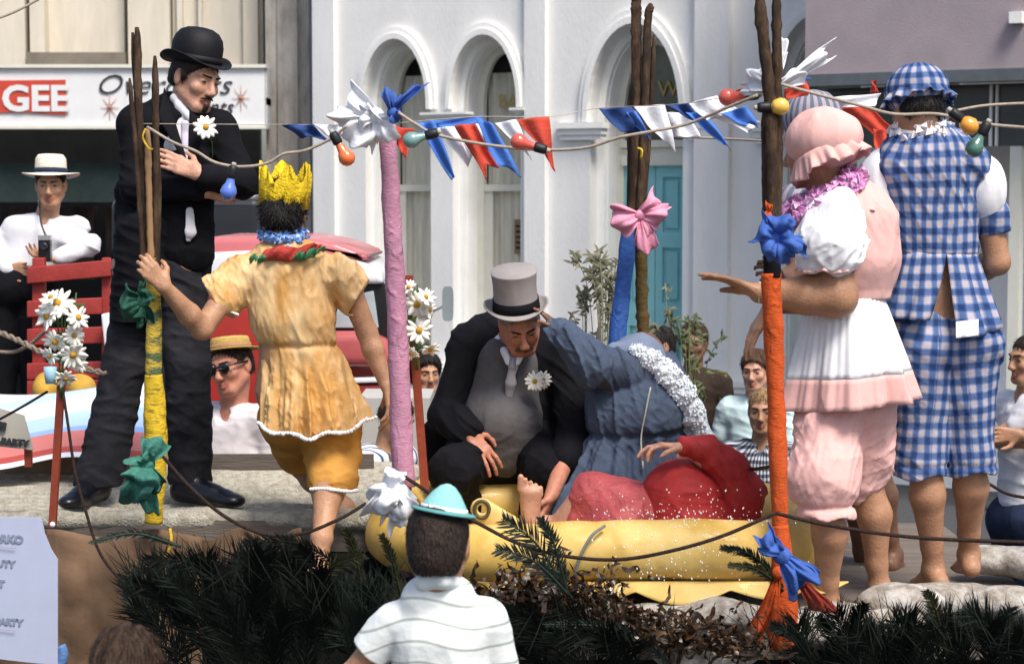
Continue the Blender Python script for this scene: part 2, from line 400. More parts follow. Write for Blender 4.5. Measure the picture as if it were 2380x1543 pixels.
def foot(F, an, d, up=(0, 0, 1), s=1.0, toes=True, side=1):
    """bare foot from the ankle joint, heading d; the sole lies .07 below the ankle"""
    an = Vector(an); d = Vector(d).normalized(); u = Vector(up); u = (u-d*u.dot(d)).normalized(); t = d.cross(u)*side
    heel = an-d*.045*s-u*.042*s; ball = an+d*.13*s-u*.052*s
    F.cap(an, heel, .034*s, .030*s, .02); F.cap(heel, ball+t*.02*s, .028*s, .020*s, .02); F.cap(heel+d*.03, ball-t*.022*s, .026*s, .018*s, .02); F.cap(an+d*.01, ball, .034*s, .018*s, .03)
    if toes:
        for i in range(5):
            o = (.036-.018*i)*s; b = ball+t*o+d*(.01-.006*i)*s; F.cap(b, b+d*(.045-.004*i)*s-u*.004, (.0125 if i == 0 else .0092)*s, (.011 if i == 0 else .008)*s, .005)
def shoe(name, an, d, m, parent, s=1.0, up=(0, 0, 1)):
    F = SDF(.005); an = Vector(an); d = Vector(d).normalized(); u = Vector(up); u = (u-d*u.dot(d)).normalized()
    F.cap(an+u*.02, an-d*.03*s-u*.02, .043, .045, .02); F.cap(an-d*.035*s-u*.042, an+d*.15*s-u*.048, .040*s, .036*s, .02); F.cap(an, an+d*.10*s-u*.035, .042, .038, .04)
    F.ell(an+d*.175*s-u*.050, (.06*s, .046*s, .028*s), [[d[i], d.cross(u)[i], u[i]] for i in range(3)], .02)
    F.plane(an-u*.078, -u, .003); o = F.mesh(name, m, parent)
    return o
SKIN = None
def skin_mat(name, col, lip=(.35, .10, .08)):
    m = mat(name, col, .48, .22, 16, .25, 110, sss=.12, spec=.4)
    N, L = m.node_tree.nodes, m.node_tree.links; b = N['Principled BSDF']; src = b.inputs['Base Color'].links[0].from_socket
    at = N.new('ShaderNodeAttribute'); at.attribute_name = 'lip'; mx = N.new('ShaderNodeMixRGB'); mx.inputs[2].default_value = (*lip, 1)
    L.new(math_node(N, L, 'MULTIPLY', at.outputs['Fac'], .75), mx.inputs[0]); L.new(src, mx.inputs[1]); L.new(mx.outputs[0], b.inputs['Base Color'])
    return m
SK_FAIR = skin_mat('skin_fair', (.50, .27, .185)); SK_RED = skin_mat('skin_ruddy', (.47, .20, .13)); SK_TAN = skin_mat('skin_tan', (.38, .20, .115), (.25, .07, .05)); SK_BROWN = skin_mat('skin_brown', (.17, .085, .05), (.12, .04, .03))
SK_OLIVE = skin_mat('skin_olive', (.42, .225, .13))
EYE_M = mat('eye_dark', (.03, .02, .015), .15, spec=.6)
def hairm(name, c, st=(1, 1, .25)): return mat(name, c, .6, .5, 90, .9, 160, stretch=st, spec=.3)
HAIR_BLACK = hairm('hair_black', (.010, .008, .007)); HAIR_BROWN = hairm('hair_brown', (.045, .025, .014)); HAIR_DK = hairm('hair_dark_brown', (.022, .013, .009)); HAIR_GREY = hairm('hair_grey', (.25, .22, .2)); HAIR_FAIR = hairm('hair_fair', (.28, .17, .08)); HAIR_AUB = hairm('hair_auburn', (.075, .036, .02))
def cloth(name, c, var=.10, rough=.9, bump=.12, bscale=120, wr=.6, **k):
    if name in MATS: return MATS[name]
    m = mat(name, c, rough, var, 9, bump, bscale, spec=.15, **k); wrinkle(m, wr); return m
def wrinkle(m, wr=.55, scale=9):
    N, L = m.node_tree.nodes, m.node_tree.links; b = N['Principled BSDF']; tc = N.new('ShaderNodeTexCoord'); mp = N.new('ShaderNodeMapping'); mp.inputs['Scale'].default_value = (1, 1, .6); L.new(tc.outputs['Object'], mp.inputs[0])
    n = N.new('ShaderNodeTexNoise'); n.noise_type = 'RIDGED_MULTIFRACTAL'; n.inputs['Scale'].default_value = scale; n.inputs['Detail'].default_value = 2.5; n.inputs['Distortion'].default_value = 1.4; L.new(mp.outputs[0], n.inputs['Vector'])
    bp = N.new('ShaderNodeBump'); bp.inputs['Strength'].default_value = wr; bp.inputs['Distance'].default_value = .012; L.new(n.outputs[0], bp.inputs['Height'])
    if b.inputs['Normal'].is_linked: L.new(b.inputs['Normal'].links[0].from_socket, bp.inputs['Normal'])
    L.new(bp.outputs[0], b.inputs['Normal'])
def autodrape(F, k=1.0):
    return F
C_BLACK = cloth('black_wool', (.0055, .0055, .008), .3); C_CHAR = cloth('charcoal_wool', (.022, .022, .027), .3); C_WHITE = cloth('white_cotton', (.74, .75, .78), .05); C_SHIRT = cloth('white_shirt_cotton', (.62, .62, .66), .06)
C_PINK = cloth('pink_cotton', (.72, .43, .40), .06, bscale=160); C_RED = cloth('red_wet_cloth', (.40, .035, .035), .3, .55); C_SLATE = cloth('slate_blue_cotton', (.062, .084, .13), .2, bscale=150)
C_GREYV = cloth('grey_waistcoat_wool', (.10, .095, .10), .2); FELT_GREY = cloth('grey_felt', (.30, .275, .27), .06); FELT_BLACK = mat('black_felt', (.004, .004, .006), .65, .3, 9, .2, 200, spec=.3)
LEATHER = mat('black_leather', (.006, .006, .010), .28, .2, 12, .1, 60, spec=.5)
def bounds(V): return V.min(0), V.max(0)
def cyl_uv(c, r=.17, zoff=0):
    c = np.array(c, float)
    return lambda V: np.stack([np.arctan2(V[:, 0]-c[0], -(V[:, 1]-c[1]))*r, V[:, 2]+zoff, V[:, 1]], 1)
def bone_uv(bones, scale=1.0):
    """u round, v along the nearest bone (the cloth's own grain)"""
    bones = [(np.array(a, float), np.array(b, float), r) for a, b, r in bones]
    def fn(V):
        best = np.full(len(V), 1e9); out = np.zeros((len(V), 3))
        for a, b, r in bones:
            ab = b-a; L = np.linalg.norm(ab); t = np.clip(((V-a)@ab)/L**2, 0, 1); q = V-a-t[:, None]*ab; d = np.linalg.norm(q, axis=1)/r
            z = ab/L; x = np.cross(z, [0, 1, 0]); x = x/np.linalg.norm(x); y = np.cross(z, x)
            u = np.arctan2(q@x, -(q@y))*r*scale; v = (V-a)@z; s = d < best; best[s] = d[s]; out[s, 0] = u[s]; out[s, 1] = -v[s] if z[2] < 0 else v[s]
        return out
    return fn
def person(loc, label, group=None): return empty('person', loc, label, 'person', group)
def pleats(c, ax_up, z0, z1, n, amp, power=1.0, seed=0):
    """pleats round the vertical axis through c that deepen from z0 (none) to z1 (full)"""
    c = np.array(c, float)
    def fn(p):
        th = np.arctan2(p[:, 1]-c[1], p[:, 0]-c[0]); t = np.clip((z0-p[:, 2])/(z0-z1), 0, 1)**power
        return -amp*t*(np.sin(th*n+1.2*np.sin(th*2+seed)+.6*np.sin(th*5))+.4*np.sin(th*n*2.3+seed))
    return fn
def trim(pts, r, m, parent, name='lace_trim', bumps=True, seed=0):
    """scalloped lace: a row of small overlapping beads along a hem"""
    b = MB(); rr = np.random.RandomState(seed); pts = [Vector(p) for p in pts]
    Ls = [0]
    for a, c in zip(pts, pts[1:]): Ls.append(Ls[-1]+(c-a).length)
    n = max(3, int(Ls[-1]/(r*1.45)))
    for i in range(n+1):
        s = Ls[-1]*i/n; j = max(k for k in range(len(Ls)-1) if Ls[k] <= s+1e-9); t = (s-Ls[j])/max(1e-9, Ls[j+1]-Ls[j]); p = pts[j].lerp(pts[j+1], t)
        q = r*rr.uniform(.85, 1.2); M4 = Matrix.Translation(p+Vector((0, 0, -.3*r)))
        b.lathe([(0, -q), (q*.8, -q*.6), (q, 0), (q*.8, q*.6), (0, q)], M4, 7)
    return b.build(name, m, parent)
def hem_points(o, z, tol, c=None, n=48, out=.0):
    """outline of a garment near height z (world), as the farthest vertex per direction"""
    L = world_loc(o); me = o.data; V = np.zeros(len(me.vertices)*3); me.vertices.foreach_get('co', V); V = V.reshape(-1, 3)+np.array(L)
    s = V[np.abs(V[:, 2]-z) < tol]; 
    if len(s) < 10: return []
    c = s.mean(0) if c is None else np.array(c); th = np.arctan2(s[:, 1]-c[1], s[:, 0]-c[0]); r = np.hypot(s[:, 1]-c[1], s[:, 0]-c[0]); out_ = []
    for i in range(n):
        a = -math.pi+2*math.pi*i/n; w_ = np.abs((th-a+math.pi) % (2*math.pi)-math.pi) < math.pi/n*1.3
        if w_.any(): j = np.argmax(np.where(w_, r, -1)); out_.append(Vector(s[j]+np.array([math.cos(a), math.sin(a), 0])*out))
    if out_: out_.append(out_[0])
    return out_

def strands(o, n, L, w, m, parent, flow=(0, 0, -1), lift=.35, curl=.3, seed=0, name='hair_strands'):
    """short locks growing out of a hair mesh so its outline is not a smooth cap"""
    me = o.data; N = len(me.vertices); co = np.zeros(N*3); me.vertices.foreach_get('co', co); co = co.reshape(-1, 3)+np.array(world_loc(o)); no = np.zeros(N*3); me.vertices.foreach_get('normal', no); no = no.reshape(-1, 3); rs = np.random.RandomState(seed); idx = rs.choice(N, n); fl_ = np.array(flow, float)
    vs = []; fs = []
    for i in idx:
        p, nn = co[i], no[i]; t = fl_-nn*(fl_@nn); t = t/(np.linalg.norm(t)+1e-6); j = rs.normal(size=3)*curl; d = t+nn*lift+j; d /= np.linalg.norm(d); s = np.cross(d, nn); s /= (np.linalg.norm(s)+1e-6); l = L*rs.uniform(.6, 1.3); p = p-nn*.003
        m1 = p+d*l*.5+nn*.002; e = p+d*l+t*l*.15-nn*.003; k = len(vs); vs += [p-s*w, p+s*w, m1+s*w*.8, m1-s*w*.8, e]; fs += [(k, k+1, k+2, k+3), (k+3, k+2, k+4)]
    return mk(name, vs, fs, m, parent)
# ------------------------------------------------------------------ ground and buildings
ASPH = mat('asphalt', (.06, .06, .065), .9, .25, 20, .4, 120)
g = MB(); g.add([(-70, -40, 0), (70, -40, 0), (70, 120, 0), (-70, 120, 0)], [(0, 1, 2, 3)]); o = g.build('ground', ASPH, smooth=False); tag(o, kind='structure')
WANG = R(30); WO = Vector((0, 20, 0)); WM = Matrix.Translation(WO) @ Matrix.Rotation(-WANG, 4, 'Z'); WI = WM.inverted()
def wl(x, y, off=0.):
    """pixel ray -> (along, height) on the white facade's own plane, off metres behind its face"""
    a = WI @ Vector((0, 0, EYE)); b = WI @ P(x, y, 10.0); t = (off-a.y)/(b.y-a.y); q = a+(b-a)*t; return q.x, q.z
STUCCO = mat('white_stucco', (.76, .755, .74), .85, .09, 1.1, .35, 30, stretch=(1.6, 1, .45)); STUCCO2 = mat('white_moulding', (.80, .80, .78), .8, .06, 3, .2, 40)
GLASSD = mat('dark_window_glass', (.08, .09, .08), .08, .5, 2.5, spec=.6); CURT = mat('tan_curtain', (.78, .74, .62), .9, .2, 4, stretch=(6, 1, .4)); CREAM = mat('cream_paint', (.66, .65, .57), .7, .06, 5)
TURQ = mat('turquoise_door_paint', (.22, .50, .54), .6, .08, 4, .1, 30); GOLD = mat('gold_lettering', (.42, .30, .10), .6, .2, 20)
PANE = mat('window_pane', (.04, .045, .045), .06, .2, 3, spec=.6); PANE.node_tree.nodes['Principled BSDF'].inputs['Alpha'].default_value = .14
bw = empty('white_building', WO, 'tall white stucco building with round arched windows and a turquoise door', 'building'); bw.rotation_euler = (0, 0, -WANG)
def bwp(mb, name, m, parent=bw, smooth=False): return mb.build(name, m, parent, smooth, local=True)
def arch_outline(x0, x1, zs, zc, zb, n=20):
    """outline of an opening: jambs to zs (springing), elliptical head to zc (crown), down to zb"""
    c = (x0+x1)/2; a = (x1-x0)/2; b = zc-zs
    return [(x0, zb)]+[(c-a*math.cos(math.pi*i/n), zs+b*math.sin(math.pi*i/n)) for i in range(n+1)]+[(x1, zb)]
def arch_ring(mb, ro, ri, y0, y1):
    """solid between outline ro (outer) and ri (inner), from depth y0 (front) to y1"""
    n = len(ro); vs = []
    for y in (y0, y1):
        for r in (ro, ri): vs += [(p[0], y, p[1]) for p in r]
    fs = []
    for i in range(n-1):
        fs.append((i, i+1, n+i+1, n+i)); fs.append((2*n+i, 3*n+i, 3*n+i+1, 2*n+i+1)); fs.append((i, 2*n+i, 2*n+i+1, i+1)); fs.append((n+i, n+i+1, 3*n+i+1, 3*n+i))
    for i in (0, n-1): fs.append((i, n+i, 3*n+i, 2*n+i))
    mb.add(vs, fs)
X0 = wl(727, 400)[0]; X1 = wl(2560, 400)[0]; ZT = 9.0
ops = []
def opening(xl, xr, yc, ys, yb):
    l, r = wl(xl, 400)[0], wl(xr, 400)[0]; xm = (xl+xr)/2
    ops.append(dict(l=l, r=r, zc=wl(xm, yc)[1], zs=wl(xm, ys)[1], zb=wl(xm, yb)[1] if yb else .12)); return ops[-1]
opening(850, 1001, 90, 245, 835); opening(1052, 1210, 80, 240, 835); opening(1371, 1587, 54, 270, None); opening(1797, 2010, 33, 250, None)
# the wall as vertical strips between the openings, with a real arched hole
wb = MB(); cuts = [X0]+[v for o_ in ops for v in (o_['l'], o_['r'])]+[X1]; D = .45
for i in range(0, len(cuts), 2): wb.box((cuts[i], 0, 0), (cuts[i+1], D, ZT))
for o_ in ops:
    out = arch_outline(o_['l'], o_['r'], o_['zs'], o_['zc'], o_['zs'])[1:-1]; n = len(out); vs = []
    for y in (0, D):
        vs += [(a, y, b) for a, b in out]+[(a, y, ZT) for a, b in out]
    fs = []
    for i in range(n-1): fs += [(i, i+1, n+i+1, n+i), (2*n+i, 3*n+i, 3*n+i+1, 2*n+i+1), (i, 2*n+i, 2*n+i+1, i+1)]
    wb.add(vs, fs)
    if o_['zb'] > .2: wb.box((o_['l'], 0, 0), (o_['r'], D, o_['zb']))
bwp(wb, 'wall', STUCCO)
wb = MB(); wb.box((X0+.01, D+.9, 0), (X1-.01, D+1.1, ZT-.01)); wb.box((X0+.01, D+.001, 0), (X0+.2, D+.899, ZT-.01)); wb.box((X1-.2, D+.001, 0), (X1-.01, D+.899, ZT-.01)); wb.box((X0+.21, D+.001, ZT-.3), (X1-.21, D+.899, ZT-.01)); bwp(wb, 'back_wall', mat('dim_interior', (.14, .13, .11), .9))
# pilasters, plinth ledge
def strip(name, xa, xb, proj, z0=0., z1=ZT, m=STUCCO):
    b = MB(); l, r = wl(xa, 400, -proj)[0], wl(xb, 400, -proj)[0]; b.box((l, -proj, z0), (r, .004, z1)); return bwp(b, name, m)
strip('pilaster', 728, 777, .07); strip('pilaster', 1218, 1266, .07); strip('pilaster', 1612, 1692, .09); strip('pilaster', 2195, 2226, .07)
zl = wl(1715, 884)[1]
b = MB(); xr = wl(1600, 400)[0]
for (a, c) in ((X0, ops[2]['l']-.06), (ops[2]['r']+.05, ops[3]['l']-.02), (ops[3]['r']+.02, X1)):
    b.box((a, -.16, zl-.05), (c, -.002, zl)); b.box((a, -.13, zl-.11), (c, -.002, zl-.052)); b.box((a, -.08, 0), (c, -.002, zl-.112))
bwp(b, 'plinth_ledge', STUCCO2)
for i, o_ in enumerate(ops):
    l, r, zs, zc, zb = o_['l'], o_['r'], o_['zs'], o_['zc'], o_['zb']; door = i >= 2; wdt = r-l
    zj = zs if not door else zs
    b = MB(); q = .085 if not door else .10
    arch_ring(b, arch_outline(l-q, r+q, zs, zc+q*1.3, zs-.05), arch_outline(l+.004, r-.004, zs, zc-.004, zs-.05), -.055, .0)
    arch_ring(b, arch_outline(l-q*.45, r+q*.45, zs, zc+q*.6, zs-.05), arch_outline(l+.006, r-.006, zs, zc-.006, zs-.05), -.085, -.053)
    bwp(b, 'arch_moulding', STUCCO2)
    s1 = .13 if not door else .17; w1 = .055 if not door else .07
    b = MB(); arch_ring(b, arch_outline(l-.03, r+.03, zs, zc+.03, zb), arch_outline(l+w1, r-w1, zs, zc-w1*1.3, zb), s1, s1+.06)
    arch_ring(b, arch_outline(l-.03, r+.03, zs, zc+.03, zb), arch_outline(l+w1+.012, r-w1-.012, zs, zc-w1*1.3-.016, zb), s1+.062, s1+.24); bwp(b, 'inner_arch', STUCCO2)
    L2, R2, C2 = l+w1+.012, r-w1-.012, zc-w1*1.3-.016; fy = s1+.242
    fr = empty('window' if not door else 'door', (0, 0, 0)); fr.parent = bw
    fw = .075
    b = MB(); arch_ring(b, arch_outline(L2-.02, R2+.02, zs, C2+.02, zb), arch_outline(L2+fw, R2-fw, zs, C2-fw, zb), fy, fy+.07)
    gl, gr = L2+fw, R2-fw
    if not door:
        zm = wl(1070, 437, fy)[1]
        b.box((gl-.01, fy+.01, zm-.035), (gr+.01, fy+.066, zm+.035)); b.box((gl-.01, fy+.01, zb), (gr+.01, fy+.066, zb+.1))
        bwp(b, 'frame', CREAM, fr)
        b = MB(); b.box((gl+.0, fy+.03, zb+.1), (gl+.09, fy+.060, zm-.035)); bwp(b, 'sash_stile', CREAM, fr)
        b = MB(); out = arch_outline(gl-.02, gr+.02, zs, C2-fw+.02, zb); b.add([(a, fy+.05, c) for a, c in out], [tuple(range(len(out)))])
        bwp(b, 'pane', PANE, fr)
        b = MB()
        def cur(u, v_): 
            return Vector((gl+.0+(gr-gl)*(.0+u*1.0), fy+.10+.015*math.sin(u*34), zb+(zs+(C2-zs)*.55-zb)*v_))
        b.sheet(cur, 30, 4, .004); bwp(b, 'curtain', CURT, fr, True)
        b = MB(); b.box((L2-.05, -.10, zb-.09), (R2+.05, fy, zb-.001)); bwp(b, 'sill', STUCCO2, fr)
    else:
        zt = wl(1545, 385, fy)[1]; zt2 = wl(1545, 331, fy)[1]
        b.box((gl-.01, fy-.03, zt), (gr+.01, fy+.066, zt+.10)); b.box((gl-.01, fy-.0, zt+.102), (gr+.01, fy+.066, zt2-.05)); b.box((gl-.01, fy-.04, zt2-.048), (gr+.01, fy+.066, zt2+.02))
        bwp(b, 'frame', CREAM, fr)
        b = MB(); out = arch_outline(gl-.02, gr+.02, zs, C2-fw+.02, zt2); b.add([(a, fy+.05, c) for a, c in out], [tuple(range(len(out)))]); bwp(b, 'pane', GLASSD, fr)
        dm = (gl+gr)/2; dep = fy+.02; yz = lambda y: wl(1545, y, fy)[1]
        for (a, c) in ((gl-.01, dm-.004), (dm+.004, gr+.01)):
            e = MB(); e.box((a, dep+.03, zb), (c, dep+.06, zt)); zz = [zb, zb+.2, yz(760), yz(705), yz(576), yz(540), yz(412), zt]; pw = c-a
            for k in range(0, 8, 2): e.box((a, dep, zz[k]), (c, dep+.032, zz[k+1]))
            e.box((a, dep+.001, zb), (a+.075, dep+.031, zt)); e.box((c-.075, dep+.001, zb), (c, dep+.031, zt))
            for k in (1, 3, 5): e.box((a+.11, dep+.010, zz[k]+.04), (c-.11, dep+.034, zz[k+1]-.04))
            bwp(e, 'door_leaf', TURQ, fr)
        kb = MB(); kb.lathe([(0, -.03), (.025, -.02), (.03, 0), (.025, .02), (0, .03)], Matrix.Translation((dm+.06, dep-.03, zb+1.0)), 12); bwp(kb, 'handle', mat('brass', (.4, .25, .08), .35, metal=1), fr, True)
# impost mouldings on the piers
for (xa, xb, ya, yb) in ((976, 1084, 261, 277), (790, 852, 262, 278), (1184, 1216, 251, 266), (1289, 1401, 285, 325), (1590, 1650, 285, 325), (1745, 1800, 290, 335)):
    b = MB(); l, r = wl(xa, ya, -.09)[0], wl(xb, ya, -.09)[0]; t, u = wl((xa+xb)/2, ya, -.09)[1], wl((xa+xb)/2, yb, -.09)[1]
    h_ = t-u; r = min(r, r); b.box((l, -.10, t-h_*.35), (r, .05, t)); b.box((l+.02, -.075, t-h_*.7), (r-.02, .05, t-h_*.352)); b.box((l+.035, -.055, u), (r-.035, .05, t-h_*.702)); bwp(b, 'impost_moulding', STUCCO2)
def text(s, size, m, M4, name, parent=None, ext=.004, shear=0, bold=0, align='LEFT', sx=1.0):
    c = bpy.data.curves.new(name, 'FONT'); c.body = s; c.size = size; c.extrude = ext; c.shear = shear; c.offset = bold; c.align_x = align; c.resolution_u = 3
    t = bpy.data.objects.new(name, c); dg = bpy.context.evaluated_depsgraph_get(); COL.objects.link(t); dg.update(); me = bpy.data.meshes.new_from_object(t.evaluated_get(bpy.context.evaluated_depsgraph_get())); COL.objects.unlink(t); bpy.data.objects.remove(t)
    me.transform(M4 @ Matrix.Diagonal((sx, 1, 1, 1))); me.materials.clear(); me.materials.append(m); o = bpy.data.objects.new(name, me); COL.objects.link(o)
    if parent: o.parent = parent
    return o
# gold letters on the glass (only these letters show): BA.. and ..W
FACE = Matrix.Rotation(math.pi/2, 4, 'X')      # text plane -> faces -y
win = [c for c in bw.children if c.name.startswith('window')]; dr = [c for c in bw.children if c.name.startswith('door')]
lx, lz = wl(1157, 250, .40); text('BA', .19, GOLD, Matrix.Translation((lx, .405, lz)) @ FACE, 'lettering', win[1])
lx, lz = wl(1528, 225, .44); text('W', .22, GOLD, Matrix.Translation((lx, .445, lz)) @ FACE, 'lettering', dr[0])
# card leaning in the second window (lower right corner)
lx, lz = wl(1195, 590, .42); b = MB(); b.box((lx, .425, lz), (lx+.12, .435, lz+.35)); cd = bwp(b, 'window_card', mat('tan_card', (.30, .22, .12), .8)); 
b = MB(); [b.box((lx+.02, .420, lz+.05+.055*i), (lx+.10, .4245, lz+.07+.055*i)) for i in range(5)]; o = b.build('print_lines', C_BLACK, cd, False, local=True)
# ---- right: mauve canopy in front of the white wall
MAUVE = mat('mauve_grey_boarding', (.33, .28, .30), .85, .08, 3, .2, 60); GREYB = mat('grey_steel_beam', (.10, .115, .13), .6, .15, 6); DKGL = mat('dark_grey_glass', (.05, .06, .065), .2, .3, 3, spec=.5)
cn = empty('canopy', WO, 'mauve boarded canopy with a grey steel edge projecting over the pavement', 'canopy'); cn.rotation_euler = (0, 0, -WANG); OFF = -1.6
l = wl(1871, 150, OFF)[0]; zb_ = wl(2000, 170, OFF)[1]; 
b = MB(); b.box((l, OFF, zb_), (l+7, OFF+.12, zb_+3.2)); b.box((l, OFF+.12, zb_), (l+.12, -.10, zb_+3.2)); b.box((l+.12, OFF+.12, zb_+.3), (l+7, -.10, zb_+.4)); bwp(b, 'fascia', MAUVE, cn)
b = MB(); b.box((l-.02, OFF-.05, zb_-.10), (l+7, OFF+.10, zb_-.003)); bwp(b, 'edge_beam', GREYB, cn)
b = MB(); b.box((l+.05, OFF+.35, zb_-.60), (l+7, OFF+.41, zb_-.101)); bwp(b, 'glazed_valance', DKGL, cn)
for xx in (2185, 2300): 
    q = wl(xx, 200, OFF+.3)[0]; b = MB(); b.box((q, OFF+.30, zb_-.60), (q+.02, OFF+.345, zb_-.11)); b.box((q+.05, OFF+.30, zb_-.60), (q+.065, OFF+.345, zb_-.11)); bwp(b, 'glazing_bar', STUCCO2, cn)
q = wl(2363, 40, OFF-.06); b = MB(); b.box((q[0]-.05, OFF-.10, q[1]-.05), (q[0]+.05, OFF-.002, q[1]+.04)); bwp(b, 'lamp_bracket', STUCCO2, cn)
for xx in (1990, 2345):
    q = wl(xx, 400, OFF+.3)[0]; b = MB(); b.box((q, OFF+.32, 0), (q+.09, OFF+.44, zb_-.602)); bwp(b, 'post', CREAM, cn)
# door frame / pale panel mouldings on the wall below the canopy
# ---- left: beige building with sign fascia, frontal
BEIGE = mat('beige_render', (.60, .55, .46), .9, .10, 2.0, .2, 40, stretch=(3, 1, .6)); STONE = mat('weathered_grey_stone', (.42, .39, .35), .9, .30, 4.5, .4, 20, stretch=(2.5, 1, .7)); BROWNSH = mat('dark_ledge', (.20, .175, .14), .9, .2, 4)
DL = 22.6; Q = lambda x, y, d=DL: P(x, y, d)
bb = empty('beige_building', (Q(612, 450).x, DL, 0), 'weathered beige rendered building with recessed upper panels and a grey stone pier', 'building')
def fbox(mb, x0, y0, x1, y1, d, th):
    a, c = P(x0, y0, d), P(x1, y1, d); mb.box((min(a.x, c.x), d, min(a.z, c.z)), (max(a.x, c.x), d+th, max(a.z, c.z)))
b = MB(); fbox(b, -500, -500, 60, 200, DL, .6); fbox(b, 60, 150, 612, 200, DL, .6); fbox(b, 60, -500, 105, 150, DL, .6); fbox(b, 290, -500, 395, 150, DL, .6); fbox(b, 105, -500, 290, 150, DL+.22, .4); fbox(b, 395, -500, 612, 150, DL+.08, .5); bwx = b.build('wall', BEIGE, bb, False)
b = MB(); fbox(b, 62, 122, 290, 150, DL-.08, .3); b.build('ledge', BROWNSH, bb, False)
b = MB(); fbox(b, 405, -500, 425, 150, DL-.02, .1); fbox(b, 455, -500, 470, 150, DL-.01, .09); fbox(b, 560, -500, 600, 150, DL-.03, .1); b.build('render_strip', BEIGE, bb, False)
b = MB(); fbox(b, 612, -500, 727, 1300, DL-.5, 1.1); fbox(b, 640, -500, 700, 1300, DL-.56, .07); pr_ = b.build('stone_pier', STONE, bb, False)
# shopfront below the fascia: real recessed shop with dark interior
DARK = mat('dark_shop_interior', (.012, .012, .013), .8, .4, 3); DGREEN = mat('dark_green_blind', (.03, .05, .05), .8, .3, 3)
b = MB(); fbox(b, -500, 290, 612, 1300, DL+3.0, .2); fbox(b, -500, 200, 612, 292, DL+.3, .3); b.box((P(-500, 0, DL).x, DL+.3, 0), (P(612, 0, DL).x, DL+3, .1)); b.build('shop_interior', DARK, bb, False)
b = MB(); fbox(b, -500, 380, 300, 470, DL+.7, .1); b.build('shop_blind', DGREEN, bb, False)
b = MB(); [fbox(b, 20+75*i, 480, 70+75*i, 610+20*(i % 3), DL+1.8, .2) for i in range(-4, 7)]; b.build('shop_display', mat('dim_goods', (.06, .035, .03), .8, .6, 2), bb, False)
# canopy over the pavement with the painted sign
DS = 21.5
cs = empty('sign_canopy', (P(300, 300, DS).x, DS, 0), 'white painted sign fascia with red GEE panel and black brush lettering', 'sign')
SIGNW = mat('white_sign_paint', (.68, .69, .70), .7, .05, 4, .05, 30); SIGNR = mat('red_sign_paint', (.50, .06, .035), .6, .12, 6); INK = mat('black_sign_paint', (.03, .03, .035), .6)
b = MB(); fbox(b, -500, 155, 616, 298, DS, .12); 
a = P(-500, 298, DS); c = P(616, 155, DS); b.box((a.x, DS+.12, a.z+.25), (c.x, DL-.58, a.z+.33)); b.box((c.x-.1, DS+.12, a.z), (c.x, DL-.58, c.z)); b.build('fascia', SIGNW, cs, False)
b = MB(); fbox(b, -500, 150, 618, 158, DS-.04, .2); fbox(b, -500, 292, 618, 300, DS-.04, .2); b.build('edge_trim', CREAM, cs, False)
pnl = MB(); A = [P(*q, DS-.02) for q in ((-60, 188), (152, 186), (152, 268), (60, 262), (-60, 262))]; pnl.add(A+[v+Vector((0, .018, 0)) for v in A], [(4, 3, 2, 1, 0), (5, 6, 7, 8, 9)]+[(i, (i+1) % 5, (i+1) % 5+5, i+5) for i in range(5)]); pn = pnl.build('red_panel', SIGNR, cs, False)
def ftext(s, x, y, d, hpx, m, name, parent, shear=0, bold=0, sx=1.0, rot=0, ext=.004):
    p = P(x, y, d); sz = px(hpx, d)/.70; M4 = Matrix.Translation(p-world_loc(parent)) @ FACE @ Matrix.Rotation(rot, 4, 'Z'); return text(s, sz, m, M4, name, parent, ext, shear, bold, sx=sx)
ftext('GEE', 4, 257, DS-.028, 57, SIGNW, 'lettering', pn, 0, .012, 1.10)
ftext('Overcoats', 218, 219, DS-.012, 46, INK, 'lettering', cs, .40, -.003, 1.12)
ftext('Pants', 440, 266, DS-.012, 36, INK, 'lettering', cs, .35, 0, .9)
for (x, y) in ((560, 228), (255, 250)):
    b = MB(); c = P(x, y, DS-.012)
    for k in range(8): a = k*math.pi/4; b.tube([c, c+Vector((math.cos(a)*.10, 0, math.sin(a)*.14))], [.006, .002], 4)
    b.lathe([(0, -.02), (.03, 0), (0, .02)], Matrix.Translation(c), 8); b.build('star_mark', mat('salmon_paint', (.55, .25, .18), .7), cs)
# dark parked van behind the man (black panel with a bright trim line)
vn = empty('parked_van', (P(440, 600, 17.5).x, 17.5, 0), 'dark van with a bright trim line parked under the sign canopy', 'van')
VD = mat('dark_blue_black_paint', (.012, .013, .02), .3, .2, 3, coat=.3)
a, c = P(250, 462, 17.5), P(608, 700, 17.5); bm_ = bmesh.new(); bmesh.ops.create_cube(bm_, size=1)
for v_ in bm_.verts:
    v_.co.x = (a.x if v_.co.x < 0 else c.x); v_.co.y = (17.5 if v_.co.y < 0 else 19.2); v_.co.z = (.35 if v_.co.z < 0 else a.z)
    if v_.co.z > 1 : v_.co.y += .12 if v_.co.y < 18 else -.12
bmesh.ops.bevel(bm_, geom=bm_.edges[:], offset=.09, segments=4, affect='EDGES', profile=.6)
mk('body', [v_.co[:] for v_ in bm_.verts], [tuple(v_.index for v_ in f_.verts) for f_ in bm_.faces], VD, vn, False); bm_.free()
b = MB(); a, c = P(270, 474, 17.44), P(604, 458, 17.44); b.tube([a, c], .018, 8); b.build('trim', mat('bright_trim', (.6, .6, .62), .3, metal=.8), vn)
for xx in (300, 560):
    q = P(xx, 800, 17.6); b = MB(); M4 = Matrix.Translation((q.x, 17.6, .32)) @ Matrix.Rotation(math.pi/2, 4, 'X'); b.lathe([(0, -.1), (.3, -.1), (.32, -.05), (.32, .05), (.3, .1), (0, .1)], M4, 24); b.build('wheel', mat('rubber', (.02, .02, .02), .8), vn)
